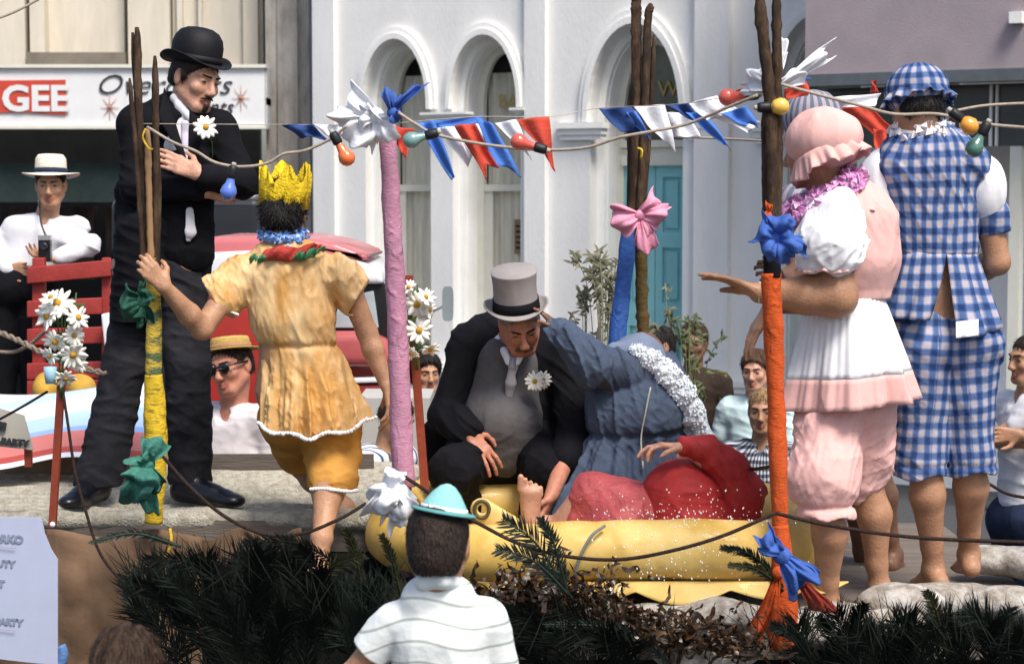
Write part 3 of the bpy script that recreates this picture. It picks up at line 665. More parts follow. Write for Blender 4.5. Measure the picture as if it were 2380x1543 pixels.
# ================================================================== the people on the float
def rel(D): return lambda x, y, dd=0.: P(x, y, D+dd)
def brow(hd, root, m):
    for s in (-1, 1):
        F_ = SDF(.0035); F_.cap(hd.p(s*.014, .101, .026), hd.p(s*.046, .086, .030), .005*hd.k, .0035*hd.k, .003); F_.mesh('eyebrow', m, root)
# ---------------- man in bowler hat
D = 8.0; p = rel(D); root = person((p(350, 1165).x, D, p(350, 1165).z), 'man in black bowler hat and long frock coat standing with arms crossed')
hd = Head(p(453, 184, 0), (.78, -.64, -.28), (.20, .0, 1), 1.04)
F = SDF(.005); lips = hd.ops(F, smile=.9); neck(F, hd, p(425, 262, .05), .056)
sl, sr = p(318, 290, .02), p(508, 303, .05); el, er = p(318, 440, -.05), p(562, 425, -.02)
F.chain([p(410, 330, .05), p(400, 560, .05)], [.15, .13], flat=((0, 1, 0), .7)); F.cap(sl, sr, .06, .06, .05)
wl_, wr_ = p(478, 446, -.13), p(462, 404, -.20)
arm(F, sl, el, wl_); arm(F, sr, er, wr_)
hand(F, wr_, p(375, 366, -.20)-wr_, (-.1, .9, -.3), (0, 0, 1), (.12, .1, .1, .12), .1, .04)
hand(F, wl_+Vector((.02, .01, 0)), (.85, .75, -.15), (-.1, .9, .2), (0, 0, 1), (.25, .25, .3, .3), .2)
hl, hr = p(330, 620, .06), p(415, 620, .04); kl, kr = p(290, 850, .02), p(438, 850, -.02); al, ar = p(228, 1112, .0), p(440, 1108, .02)
leg(F, hl, kl, al); leg(F, hr, kr, ar); F.cap(hl, hr, .12, .12, .04)
F.mesh('body', SK_FAIR, root, lipc=lips); hd.eyes(root)
F = SDF(.005); hair_ops(F, hd, low=-.055, front=.052); 
for s in (-1, 1):
    F.cap(hd.p(s*.076, .018, .02), hd.p(s*.068, .022, -.066), .012, .011, .01)       # sideburns
F.disp.append(grain(.002, 260, 4)); hr_ = F.mesh('hair', HAIR_DK, root); strands(hr_, 1500, .022, .0016, HAIR_DK, root, seed=1)
F = SDF(.004)
for s in (-1, 1):
    F.cap(hd.p(s*.003, .106, -.050), hd.p(s*.030, .092, -.058), .006, .004, .006)
brow(hd, root, HAIR_DK)
F.disp.append(grain(.001, 400)); F.mesh('moustache', HAIR_DK, root)
F = SDF(.004); F.cap(hd.p(0, .101, -.084), hd.p(0, .095, -.100), .011, .011, .01); F.mesh('goatee', HAIR_DK, root)
# coat: body, skirts, sleeves
F = SDF(.006)
F.chain([p(405, 312, .06), p(398, 420, .05), p(385, 560, .04)], [.165, .165, .135], .03, flat=((.2, 1, 0), .78)); F.cap(sl, sr, .075, .072, .06)
F.cap(p(395, 272, .06), p(440, 278, .02), .07, .06, .05)
F.chain([p(336, 540, .0), p(318, 770, -.01)], [.108, .108], .04); F.cap(p(375, 540, .05), p(350, 700, .06), .12, .10, .04); F.cap(p(300, 440, .08), p(292, 735, .08), .05, .06, .05)
F.chain([p(458, 500, .0), p(466, 628, .02)], [.062, .050], .03, flat=((.3, 1, 0), .7))
for a_, b_, c_ in ((sl, el, p(455, 440, -.13)), (sr, er, p(480, 412, -.18))):
    F.cap(a_, b_, .070, .060, .03); F.cap(b_, c_, .060, .047, .02)
F.disp.append(folds(.006, 26, (1, 1, .5), 3)); F.disp.append(drape(.010, 60, (.3, .1, 1), 5))
# open front: a wedge cut at the chest, and the parting of the skirts below the arms
cf = Vector((.45, -.89, 0)).normalized(); sd_ = Vector((cf.y, -cf.x, 0)) * -1
F.ell(p(434, 298, -.13), (.046, .085, .145), [[sd_[i], cf[i], (0, 0, 1)[i]] for i in range(3)], .004, True)
F.ell(p(440, 555, -.12), (.042, .10, .16), [[sd_[i], cf[i], (0, 0, 1)[i]] for i in range(3)], .006, True)
F.plane(p(300, 747, 0), (.0, 0, -1), .004)
F.mesh('frock_coat', C_BLACK, root)
# lapels
for q in (((400, 215), (372, 262), (430, 350), (424, 372)), ((425, 258), (446, 262), (474, 300), (436, 372))):
    pass
b = MB()
def lapel(A, B, C, Dp, th=.006):
    def fn(u, v): return A.lerp(B, u).lerp(Dp.lerp(C, u), v)+Vector((0, -.006*math.sin(u*3.14), 0))
    b.sheet(fn, 6, 8, th)
lapel(p(382, 205, -.03), p(368, 275, -.13), p(425, 372, -.175), p(436, 380, -.185)); lapel(p(440, 255, -.10), p(482, 292, -.10), p(452, 372, -.165), p(437, 380, -.18))
b.build('lapel', C_BLACK, root)
F = SDF(.006); F.cap(p(420, 380, .02), p(425, 580, .02), .135, .130, .03, flat=((.3, 1, 0), .85)); F.disp.append(drape(.006, 50, (.2, .1, 1), 6)); F.mesh('waistcoat', C_BLACK, root)
F = SDF(.004); F.chain([p(441, 490, -.105), p(443, 540, -.105), p(438, 556, -.10)], [.016, .022, .012], .01, flat=((.3, -1, 0), .4)); F.mesh('shirt_front', C_SHIRT, root)
F = SDF(.005); F.cap(p(424, 268, .0), p(426, 340, -.02), .062, .085, .03, flat=((.45, -.89, 0), .75))
for s in (-1, 1): F.cap(hd.p(s*.050, .01, -.11), hd.p(s*.020, .085, -.155), .018, .016, .01)
F.cap(hd.p(-.055, -.02, -.09), hd.p(.055, -.02, -.09), .02, .02, .02); F.disp.append(folds(.004, 40, seed=1)); F.mesh('shirt', C_SHIRT, root)
F = SDF(.004); t0 = p(430, 290, -.125); F.cap(t0, t0-Vector((0, 0, .03)), .018, .014, .01, flat=((0, 1, 0), .5)); F.cap(t0-Vector((0, 0, .03)), p(437, 368, -.165), .016, .022, .008, flat=((0, 1, 0), .4)); F.mesh('cravat', cloth('lilac_silk', (.55, .52, .62)), root)
F = SDF(.006); F.chain([hl, kl, al+Vector((0, 0, -.01))], [.10, .082, .094], .02); F.chain([hr, kr, ar+Vector((0, 0, -.0))], [.108, .088, .088], .02); F.cap(hl, hr, .10, .10, .04)
F.disp.append(drape(.010, 60, (.5, .2, 1), 2)); F.disp.append(folds(.007, 20, (1, 1, .5), 8)); F.disp.append(folds(.004, 50, (.6, .6, 1.3), 11)); F.plane(p(228, 1128), (0, 0, -1), .005); F.mesh('trousers', C_CHAR, root)
shoe('shoe', p(222, 1122, -.02), (-.35, -.9, 0), LEATHER, root); shoe('shoe', p(440, 1122, -.02), (.90, -.42, -.03), LEATHER, root, 1.1)
# bowler
def hat(name, c, up, fwd, crown, brim, m, band=None, bandm=None, curl=.03, label=None, cat='hat', parent=None, sx=1., curl_f=.0):
    """crown: profile [(r,z)...] up to the top; brim: (inner r, outer r); sides curl up"""
    M4 = frame(c, up, fwd); r = parent or empty(name, c, label, cat)
    M4l = M4
    b = MB(); 
    def wob(a, rr, z): return (rr*(1+.12*abs(math.sin(a))), z)
    b.lathe(crown, M4l, 40, wob); b.build('crown', m, r)
    b = MB(); ri, ro = brim; prof = []
    for i in range(7): t = i/6; prof.append((ri+(ro-ri)*t, t))
    def wb_(a, rr, t):
        tt = abs(t); z = curl*(abs(math.cos(a))**2.0)*tt**2.2-curl_f*(math.sin(a)**2)*tt**1.5; return (rr*(1+.12*abs(math.sin(a))*(1-.3*tt)), z+(.004 if t < 0 else 0))
    ringp = [(ri+(ro-ri)*i/6, i/6) for i in range(7)]+[(ro+.003, 1.0)]+[(ri+(ro-ri)*i/6, -i/6) for i in range(6, -1, -1)]
    b.lathe(ringp, M4l, 48, wb_); b.f = [f for f in b.f if len(f) == 4]; n = 48
    K = len(ringp); b.f += [((K-1)*n+k, (K-1)*n+(k+1) % n, (k+1) % n, k) for k in range(n)]
    b.build('brim', m, r)
    if band:
        b = MB(); b.lathe([(band[0]-.004, band[1]), (band[0]+.003, band[1]), (band[2]+.003, band[3]), (band[2]-.004, band[3])], M4l, 40, wob); b.build('hat_band', bandm, r)
    return r
hat('hat', hd.p(0, -.020, .058), hd.u*.6+Vector((.02, 0, .5))-hd.f*.02, hd.f, [(.090, 0), (.094, .03), (.094, .07), (.087, .10), (.070, .125), (.045, .138), (.018, .142), (0, .1425)], (.088, .132), FELT_BLACK, (.093, .002, .096, .03), FELT_BLACK, curl=.035, curl_f=.012, parent=root)
# daisies -----------------------------------------------------------
PETAL = mat('white_petal', (.80, .79, .72), .6, .06, 60, sss=.0); YOLK = mat('yellow_daisy_eye', (.55, .30, .03), .8, .3, 200, .6, 400); STEM = mat('green_stem', (.06, .11, .03), .7, .3, 20)
def daisy(c, n, r, seed=0, label='white daisy', group=None, parent=None, stem=None, droop=.15):
    rr = random.Random(seed); c = Vector(c); n = Vector(n).normalized(); t = n.orthogonal().normalized(); q = n.cross(t)
    root_ = parent if parent is not None else empty('daisy', c, label, 'flower', group)
    holder = root_
    if parent is not None:
        holder = bpy.data.objects.new('daisy', None); COL.objects.link(holder); holder.parent = parent; holder.location = c-world_loc(parent)
    b = MB(); N = rr.randint(11, 15)
    for k in range(N):
        a = 2*math.pi*k/N+rr.uniform(-.12, .12); L = r*rr.uniform(.85, 1.1); w = r*.20*rr.uniform(.8, 1.2); d = t*math.cos(a)+q*math.sin(a); s = n.cross(d); dz = rr.uniform(-droop, droop*1.2)
        def fn(u, v, d=d, s=s, L=L, w=w, dz=dz):
            x = .15*r+L*.85*v; ww = w*(math.sin(math.pi*min(1, .18+v*.72))**.6)*(1 if v < .98 else .5); return c+d*x+s*((u-.5)*2*ww)+n*(dz*r*v*v-abs(u-.5)*w*.5)
        b.sheet(fn, 2, 4, .0012)
    b.build('petal', PETAL, holder)
    b = MB(); M4 = frame(c, n, t); b.lathe([(0, -.02*r), (.24*r, 0), (.24*r, .08*r), (.15*r, .16*r), (0, .19*r)], M4, 14); b.build('daisy_eye', YOLK, holder)
    if stem: b = MB(); b.tube(catmull([c-n*.01*r, stem[0], stem[1]], 4), .0022, 5); b.build('stem', STEM, holder)
    return holder
daisy(p(478, 296, -.19), (.35, -.9, .25), .050, 3, 'white daisy with a long stem pinned to the black frock coat lapel', stem=[p(492, 330, -.14), p(494, 372, -.10)])

# ---------------- person in yellow dress and paper crown (back view)
D = 7.55; p = rel(D); root = person((p(760, 1290).x, D, p(760, 1290).z), 'person in yellow ruffled dress and bloomers seen from behind, gripping the wrapped bamboo pole')
hd = Head(p(662, 495, .03), (.12, .95, -.18), (.02, .08, 1), .98)
F = SDF(.005); hd.ops(F); neck(F, hd, p(665, 605, -.02), .052)
sl, sr = p(556, 640, .0), p(800, 640, .02); el, er = p(470, 765, -.14), p(852, 770, .05); wl_, wr_ = p(383, 668, -.26), p(896, 890, .03)
F.chain([p(672, 660), p(685, 800, .0), p(690, 900, .04)], [.15, .125, .16], .04, flat=((0, 1, 0), .72)); F.cap(sl, sr, .055, .055, .05)
arm(F, sl, el, wl_, .98); arm(F, sr, er, wr_, .98)
hand(F, wl_, p(352, 632, -.275)-wl_, (-.30, .95, .0), (.5, .1, .9), (.62, .62, .65, .7), .9, .06, .95)
hand(F, wr_, p(905, 945, .03)-wr_, (-1, 0, .2), (0, 1, 0), (.3, .3, .35, .35), .2)
hl, hr = p(660, 970, .08), p(765, 970, .06); kl, kr = p(700, 1075, .42), p(772, 1080, .02); al, ar = p(800, 1180, .40), p(748, 1250, -.20)
leg(F, hl, kl, al); leg(F, hr, kr, ar, 1.05, back=(0, -1, 0)); foot(F, ar, (-.10, -.80, -.60), (0, -.6, 1), .95, True, 1); foot(F, al, (.3, .8, -.2))
F.mesh('body', SK_OLIVE, root)
F = SDF(.005); hair_ops(F, hd, .012, -.085, .06, puff=.010); F.disp.append(grain(.006, 95, 2)); F.disp.append(grain(.003, 220, 3)); hr_ = F.mesh('hair', HAIR_BLACK, root); strands(hr_, 2600, .028, .0018, HAIR_BLACK, root, lift=.7, curl=.8, seed=2)
C_YEL = mat('yellow_cotton', (.56, .29, .08), .6, .0, 5, .12, 120, col2=(.74, .52, .27), vthr=(.42, .62), spec=.3, stretch=(1.5, 1, .45)); C_YELD = mat('mustard_cotton', (.50, .245, .05), .75, .18, 9, .12, 120, spec=.2); wrinkle(C_YEL, .8, 10); wrinkle(C_YELD, .6, 9); LACE = cloth('white_lace', (.78, .77, .78), .05)
F = SDF(.005)
F.chain([p(668, 640, .0), p(680, 740, -.01), p(692, 800, .0)], [.150, .150, .132], .03, flat=((0, 1, 0), .75)); F.cap(p(585, 630, .0), p(775, 630, .01), .060, .060, .05); F.cap(p(630, 600), p(700, 597), .055, .055, .04)
F.cap(p(560, 640), p(510, 690, -.03), .072, .092, .03); F.cap(p(790, 640, .01), p(822, 682, .03), .072, .080, .03)
F.cap(p(695, 795, .0), p(718, 960, .03), .130, .215, .03, flat=((.0, 1, 0), .78))
F.disp.append(folds(.004, 30, (1, 1, .35), 2)); F.disp.append(drape(.013, 80, (1, .2, .25), 2, -.25)); F.disp.append(drape(.006, 150, (1, .2, .3), 12, -.25)); F.disp.append(pleats(p(695, 800), 0, p(0, 800).z, p(0, 985).z, 13, .020, 1.0, 1)); F.disp.append(folds(.003, 70, (1, 1, .6), 7))
F.disp.append(lambda q, z=p(0, 802).z: .012*np.exp(-((q[:, 2]-z)/.012)**2))
zc = p(690, 985, -.1).z; xc = p(700, 0).x
F.plane((0, D, zc), (0.02, 0, -1), .004, lambda q: -.030*np.sin((q[:, 0]-xc)*9+1.2)*1.0-.010*np.sin(q[:, 0]*48))
F.plane(p(482, 664, -.03), (-.62, 0, -.78+.35), .006, lambda q: np.where(q[:, 0] < p(600, 0).x, 0, -9.)); F.plane(p(846, 672, .03), (.85, 0, -.55), .006, lambda q: np.where(q[:, 0] > p(760, 0).x, 0, -9.)-np.where(q[:, 2] < p(0, 730).z, 9, 0))
dress = F.mesh('dress', C_YEL, root)
def visible_hem(o, zf, xs, side=-1, out=.004, tol=.008):
    """lowest front (camera side) vertices in each x slot -> hem line"""
    L = np.array(world_loc(o)); V = np.zeros(len(o.data.vertices)*3); o.data.vertices.foreach_get('co', V); V = V.reshape(-1, 3)+L; pts = []
    for x in xs:
        s = V[(np.abs(V[:, 0]-x) < tol) & (V[:, 2] > zf[0]) & (V[:, 2] < zf[1])]
        if len(s) < 3: continue
        zmin = s[:, 2].min(); q = s[s[:, 2] < zmin+.02]; pts.append(Vector((x, q[:, 1].min()-out, zmin+.006)))
    return pts
h_ = visible_hem(dress, (p(0, 1030).z, p(0, 920).z), np.linspace(p(598, 0).x, p(868, 0).x, 44)); trim(h_, .0085, LACE, root)
F = SDF(.005)
F.cap(hl+Vector((.02, 0, 0)), hr, .115, .125, .05); F.cap(hr, p(772, 1060, .08), .125, .100, .03); F.cap(p(772, 1060, .08), p(772, 1118, -.03), .100, .096, .02); F.cap(hl+Vector((.02, 0, 0)), p(695, 1050, .30), .11, .09, .03)
F.disp.append(folds(.007, 28, (.6, .6, 1.2), 12)); F.disp.append(drape(.012, 75, (.5, .2, 1), 13)); F.plane(p(774, 1132, .0), (.02, 0, -1), .004, lambda q: -.012*np.sin((q[:, 0])*20)); bl = F.mesh('bloomers', C_YELD, root)
h_ = visible_hem(bl, (p(0, 1150).z, p(0, 1100).z), np.linspace(p(722, 0).x, p(826, 0).x, 22)); trim(h_, .0075, LACE, root)
# sleeve lace
trim([p(x, y, -.085) for x, y in ((484, 672), (494, 694), (512, 710), (532, 722), (552, 730))], .0055, LACE, root)
# lei and red/green collar
def lei(name, c, M3, R0, r0, m, parent, n=60, seed=0):
    b = MB(); rr = random.Random(seed); 
    for i in range(n*3):
        a = 2*math.pi*i/(n*3)+rr.uniform(-.05, .05); c0 = Vector((math.cos(a)*R0[0], math.sin(a)*R0[1], 0)); d = Vector((rr.gauss(0, 1), rr.gauss(0, 1), rr.gauss(0, 1))).normalized()
        s = r0*rr.uniform(.7, 1.2); t = d.orthogonal().normalized(); q = d.cross(t); o_ = c0+d*r0*.5
        vs = [M3 @ v for v in (o_, o_+d*s+t*s*.6, o_+d*s*.9-t*s*.3+q*s*.5, o_+d*s*1.0-t*s*.3-q*s*.5)]; b.add(vs, [(0, 1, 2), (0, 2, 3), (0, 3, 1), (1, 3, 2)])
    b.tube([M3 @ Vector((math.cos(2*math.pi*i/24)*R0[0], math.sin(2*math.pi*i/24)*R0[1], 0)) for i in range(24)], r0*.8, 8, closed=True)
    return b.build(name, m, parent, False)
LEIB = mat('blue_tinsel', (.10, .25, .60), .45, .6, 60, spec=.6, col2=(.62, .74, .95), vthr=(.5, .62))
lei('lei', None, frame(p(658, 548, -.0), (0, -.15, 1), (0, 1, 0)), (.072, .072), .020, LEIB, root)
C_SCR = mat('red_crepe', (.42, .045, .035), .8, .2, 14, .5, 80); C_SCG = mat('green_crepe', (.05, .20, .09), .8, .25, 14, .5, 80)
def scarf(name, pts, w, m, seed):
    q = catmull(pts, 10); n = len(q)-1; b = MB()
    def fn(u, v):
        f = u*n; i = min(int(f), n-1); c = q[i].lerp(q[i+1], f-i); return c+Vector((.1*(v-.5), -.35, -1))*((v-.5)*w*(.35+.65*math.sin(math.pi*min(1, u*1.1+.08))))+Vector((0, -1, .3))*(.012*math.sin(u*17+seed+v*3)+.006*math.sin(u*41+v*5)+.012*math.sin(v*math.pi))
    b.sheet(fn, 70, 10, .003); return b.build(name, m, root)
scarf('scarf', [p(583, 606, -.03), p(630, 590, -.10), p(680, 590, -.12), p(725, 576, -.08), p(748, 572, -.03)], .050, C_SCR, 1)
scarf('scarf_end', [p(572, 606, -.03), p(600, 602, -.07), p(640, 603, -.10)], .034, C_SCG, 2); scarf('scarf_end', [p(682, 598, -.125), p(720, 590, -.11), p(756, 578, -.06)], .034, C_SCG, 4)
# paper crown
CROWN = mat('yellow_crepe_crown', (.80, .56, .02), .8, .10, 40, .9, 90)
M4 = frame(hd.p(0, -.022, .028), (.06, -.10, 1), (0, 1, 0)); b = MB(); n = 84; vs = []; fs = []
for i in range(n):
    a = 2*math.pi*i/n; ph = (a/(2*math.pi)*6+.25) % 1; hgt = .085+.085*abs(1-2*ph)**1.0+.004*math.sin(a*31); hgt = min(hgt, .158)
    for r_, z in ((.0955, -.01), (.0965+.003*math.sin(a*9), hgt*.5), (.098+.005*math.sin(a*7), hgt)):
        vs.append(M4 @ Vector((r_*math.cos(a), r_*math.sin(a)*1.08, z+.004*math.sin(a*13))))
    for r_, z in ((.096, hgt), (.0945, hgt*.5), (.0935, -.01)): vs.append(M4 @ Vector((r_*math.cos(a), r_*math.sin(a)*1.08, z)))
for i in range(n):
    j = (i+1) % n
    for k in range(6): fs.append((i*6+k, j*6+k, j*6+(k+1) % 6, i*6+(k+1) % 6))
b.add(vs, fs); b.build('crown', CROWN, root, True)

# ---------------- man in grey top hat, seated leaning forward
D = 8.2; p = rel(D); root = person((p(1170, 1165).x, D, p(1170, 1165).z), 'moustached man in black coat and grey waistcoat sitting hunched forward under a grey top hat')
hd = Head(p(1208, 750, -.13), (.16, -.80, -.58), (-.06, -.5, .85), 1.0)
F = SDF(.005); lips = hd.ops(F, smile=.35, jaw=1.1, nose=1.1); nb = p(1185, 800, .05); neck(F, hd, nb, .06)
sl, sr = p(1098, 806, .10), p(1308, 815, .10); el, er = p(1042, 965, .0), p(1342, 990, -.10); wl_, wr_ = p(1090, 1005, -.22), p(1282, 1150, -.44)
F.chain([p(1180, 850, .10), p(1190, 1030, .08)], [.13, .14], .04, flat=((0, 1, 0), .8)); F.cap(sl, sr, .06, .06, .05)
arm(F, sl, el, wl_); arm(F, sr, er, wr_, 1.05)
hand(F, wl_, p(1130, 1062, -.25)-wl_, (-.25, .75, -.6), (.9, -.1, .45), (.22, .25, .2, .15), .1, .22, 1.08, 1.1)
hand(F, wr_, p(1262, 1200, -.46)-wr_, (-1, .3, .2), (-.3, -1, 0), (.4, .4, .4, .4), .2)
hl, hr = p(1115, 1050, .05), p(1245, 1050, .05); kl, kr = p(1052, 1096, -.34), p(1272, 1092, -.26); al, ar = p(1085, 1200, .02), p(1245, 1205, -.05)
leg(F, hl, kl, al); leg(F, hr, kr, ar); F.cap(hl, hr, .13, .13, .04); F.mesh('body', SK_RED, root, lipc=lips); hd.eyes(root)
F = SDF(.005); hair_ops(F, hd, low=-.065, front=.05); F.disp.append(grain(.002, 240)); hr_ = F.mesh('hair', HAIR_GREY, root); strands(hr_, 1200, .02, .0016, HAIR_GREY, root, seed=3)
F = SDF(.004)
for s in (-1, 1): F.cap(hd.p(s*.004, .112, -.050), hd.p(s*.034, .094, -.062), .010, .006, .008)
brow(hd, root, HAIR_DK)
F.disp.append(grain(.0012, 380)); F.mesh('moustache', hairm('hair_grizzled', (.10, .06, .04)), root)
hat('hat', p(1200, 716, -.20), Vector((-.07, -.30, 1)), Vector((0, -1, 0)), [(.092, 0), (.087, .045), (.086, .10), (.090, .150), (.0915, .156), (.089, .1585), (.0, .1585)], (.090, .126), FELT_GREY, (.092, .0, .088, .044), cloth('black_ribbon', (.006, .006, .008)), curl=.026, curl_f=.006, parent=root)
F = SDF(.006); F.cap(p(1150, 830, .14), p(1160, 1010, .14), .185, .19, .04, flat=((0, 1, 0), .72)); F.cap(p(1230, 850, .14), p(1240, 1020, .14), .18, .19, .04, flat=((0, 1, 0), .72)); F.cap(sl, sr, .085, .085, .07)
for a_, b_, c_, r_ in ((sl, el, wl_.lerp(el, .10), .060), (sr, er, er.lerp(wr_, .50), .062)):
    F.cap(a_, b_, .092, .078, .03); F.cap(b_, c_, .078, r_, .02)
F.cap(p(1020, 1010, .08), p(1010, 1050, .08), .07, .06, .03); F.cap(p(1310, 1000, .1), p(1320, 1060, .1), .075, .07, .03)
F.disp.append(folds(.008, 24, (1, 1, .6), 21)); F.disp.append(drape(.012, 60, (.6, .1, 1), 22))
F.ell(p(1182, 930, -.22), (.098, .20, .26), None, .012, True); F.ell(p(1190, 800, -.14), (.055, .12, .10), None, .01, True)
F.mesh('coat', C_BLACK, root)
F = SDF(.005); F.cap(p(1180, 850, .0), p(1165, 1020, -.03), .125, .165, .03, flat=((0, 1, 0), .72)); F.ell(p(1165, 980, -.06), (.15, .13, .13), None, .05); F.disp.append(folds(.004, 26, (1, 1, .8), 31)); F.disp.append(drape(.009, 70, (.2, .1, 1), 32, .1)); F.ell(p(1193, 838, -.13), (.030, .085, .085), None, .004, True)
F.mesh('waistcoat', C_GREYV, root)
for i in range(4): b = MB(); b.lathe([(0, -.008), (.007, -.004), (.008, 0), (.005, .004), (0, .005)], frame(p(1186-2*i, 905+32*i, -.135-.010*i), (0, -1, .2), (0, 0, 1)), 10); b.build('button', C_BLACK, root)
F = SDF(.005); F.cap(p(1194, 835, -.03), p(1190, 890, -.04), .06, .055, .03, flat=((0, 1, 0), .75)); 
for s, x in ((-1, 1172), (1, 1214)): F.cap(p(x, 815, -.10), p(1192+s*10, 842, -.14), .018, .014, .008)
F.cap(p(1170, 800, -.0), p(1222, 802, -.0), .045, .045, .03); F.mesh('shirt', C_WHITE, root)
F = SDF(.004); F.cap(p(1192, 838, -.145), p(1190, 852, -.15), .014, .013, .006); F.chain([p(1190, 855, -.15), p(1187, 890, -.145), p(1184, 915, -.13)], [.013, .022, .018], .008, flat=((0, 1, 0), .5)); F.disp.append(folds(.002, 80)); F.mesh('cravat', cloth('silver_tie', (.28, .28, .31)), root)
F = SDF(.006); F.cap(hl, hr, .15, .15, .04); F.chain([hl, kl, al], [.12, .092, .075], .02); F.chain([hr, kr, ar], [.12, .088, .075], .02); F.disp.append(folds(.006, 24, seed=41)); F.disp.append(drape(.013, 60, (.6, .1, 1), 42)); F.mesh('trousers', C_BLACK, root)
shoe('shoe', p(1085, 1200, -.0), (-.1, -1, -.2), LEATHER, root); shoe('shoe', p(1240, 1210, -.05), (-.1, -1, -.2), LEATHER, root)
daisy(p(1243, 886, -.17), (.1, -.95, .2), .042, 11, 'upper white daisy in the buttonhole of the seated top-hatted man', 'daisies in the buttonhole'); daisy(p(1262, 884, -.15), (.5, -.8, .1), .040, 12, 'right-hand white daisy in the buttonhole of the seated top-hatted man', 'daisies in the buttonhole')

# ---------------- bent-over person in slate blue dress
D = 7.95; p = rel(D); root = person((p(1450, 1190).x, D, p(1450, 1190).z), 'person in slate blue dress and cap bent over beside the top-hatted man')
hd = Head(p(1490, 838, .10), (.55, .1, -.80), (.70, .3, .62), .98)
F = SDF(.006); hd.ops(F); neck(F, hd, p(1480, 880, .12))
sl = p(1440, 880, .02); el, wr_ = p(1375, 835, -.06), p(1298, 770, -.02); sr = p(1560, 930, .15); er = p(1580, 1040, .1)
F.chain([p(1500, 900, .12), p(1475, 1000, .1), p(1460, 1080, .12)], [.11, .11, .12], .04); arm(F, sl, el, wr_); arm(F, sr, er, p(1540, 1130, .0))
hand(F, wr_, p(1276, 742, -.01)-wr_, (-1, .2, -.2), (.2, -1, .2), (.25, .3, .3, .3), .3, .06, .85)
hl, hr = p(1410, 1080, .1), p(1490, 1080, .12); leg(F, hl, p(1400, 1150, -.1), p(1400, 1290, .1)); leg(F, hr, p(1500, 1150, -.1), p(1500, 1290, .1)); F.mesh('body', SK_BROWN, root)
F = SDF(.005)
F.cap(p(1510, 895, .10), p(1472, 960, .06), .150, .188, .05); F.cap(p(1472, 960, .06), p(1464, 1010, .08), .188, .172, .04); F.cap(p(1530, 930, .12), p(1520, 1000, .12), .13, .14, .05)
F.cap(p(1462, 1010, .08), p(1440, 1150, .05), .165, .21, .03); F.cap(p(1430, 1100, .0), p(1350, 1200, -.1), .15, .12, .05); F.cap(p(1480, 1100, .05), p(1490, 1210, .0), .17, .2, .04)
F.cap(p(1462, 868, -.02), p(1385, 848, -.09), .082, .088, .012); F.cap(p(1385, 848, -.09), p(1322, 795, -.10), .088, .058, .02); F.cap(p(1322, 790, -.06), p(1300, 770, -.03), .046, .056, .02)
F.disp.append(folds(.005, 34, (1, 1, .4), 51)); F.disp.append(drape(.014, 75, (.8, .1, .5), 52)); F.disp.append(drape(.006, 140, (1, .1, .5), 53)); F.disp.append(pleats(p(1450, 1000, .1), 0, p(0, 1005).z, p(0, 1180).z, 18, .018, .7, 5)); F.disp.append(lambda q, z=p(0, 1008).z: .014*np.exp(-((q[:, 2]-z-.03*(q[:, 0]-.5))/.014)**2))
F.mesh('dress', C_SLATE, root)
F = SDF(.005); F.ell(p(1482, 836, .04), (.110, .115, .108), None, .02); F.cap(p(1425, 815, -.02), p(1500, 812, .0), .03, .035, .03); F.ell(p(1505, 870, .06), (.10, .11, .08), None, .04); F.disp.append(folds(.004, 40, seed=61)); F.mesh('cap', cloth('pale_slate_cotton', (.17, .21, .30), .1, bscale=160), root)
# ruffled collar down the back
RUF = cloth('white_ruffle_cotton', (.72, .77, .82), .05); RUFB = mat('pale_blue_white_print', (.45, .58, .74), .85, .2, 40, .5, 80, col2=(.75, .82, .88), vthr=(.45, .55))
F = SDF(.0045); F.chain([p(1474, 808, -.07), p(1512, 832, -.07), p(1550, 866, -.06), p(1587, 912, -.03), p(1610, 962, .01), p(1630, 1010, .05)], [.022, .036, .044, .046, .042, .022], .02, flat=((0, 1, 0), .6)); F.disp.append(grain(.012, 120, 3)); F.disp.append(grain(.008, 230, 4)); rc_ = F.mesh('ruffle_collar', RUF, root); strands(rc_, 2600, .012, .005, RUF, root, lift=1.2, curl=.9, seed=9, name='lace_tufts')
F = SDF(.006); F.chain([p(1540, 885, .08), p(1590, 960, .10), p(1620, 1050, .12), p(1600, 1120, .12)], [.05, .07, .08, .06], .04, flat=((0, 1, 0), .6)); F.disp.append(folds(.008, 45, (1, 1, .5), 71)); F.mesh('shawl', RUFB, root)
b = MB(); sq = [p(1512, 900, -.15), p(1500, 960, -.15), p(1490, 1020, -.13), p(1495, 1090, -.16)]; b.tube(catmull(sq, 6), .0035, 5); b.build('back_lacing', cloth('cream_cord', (.5, .48, .42)), root)

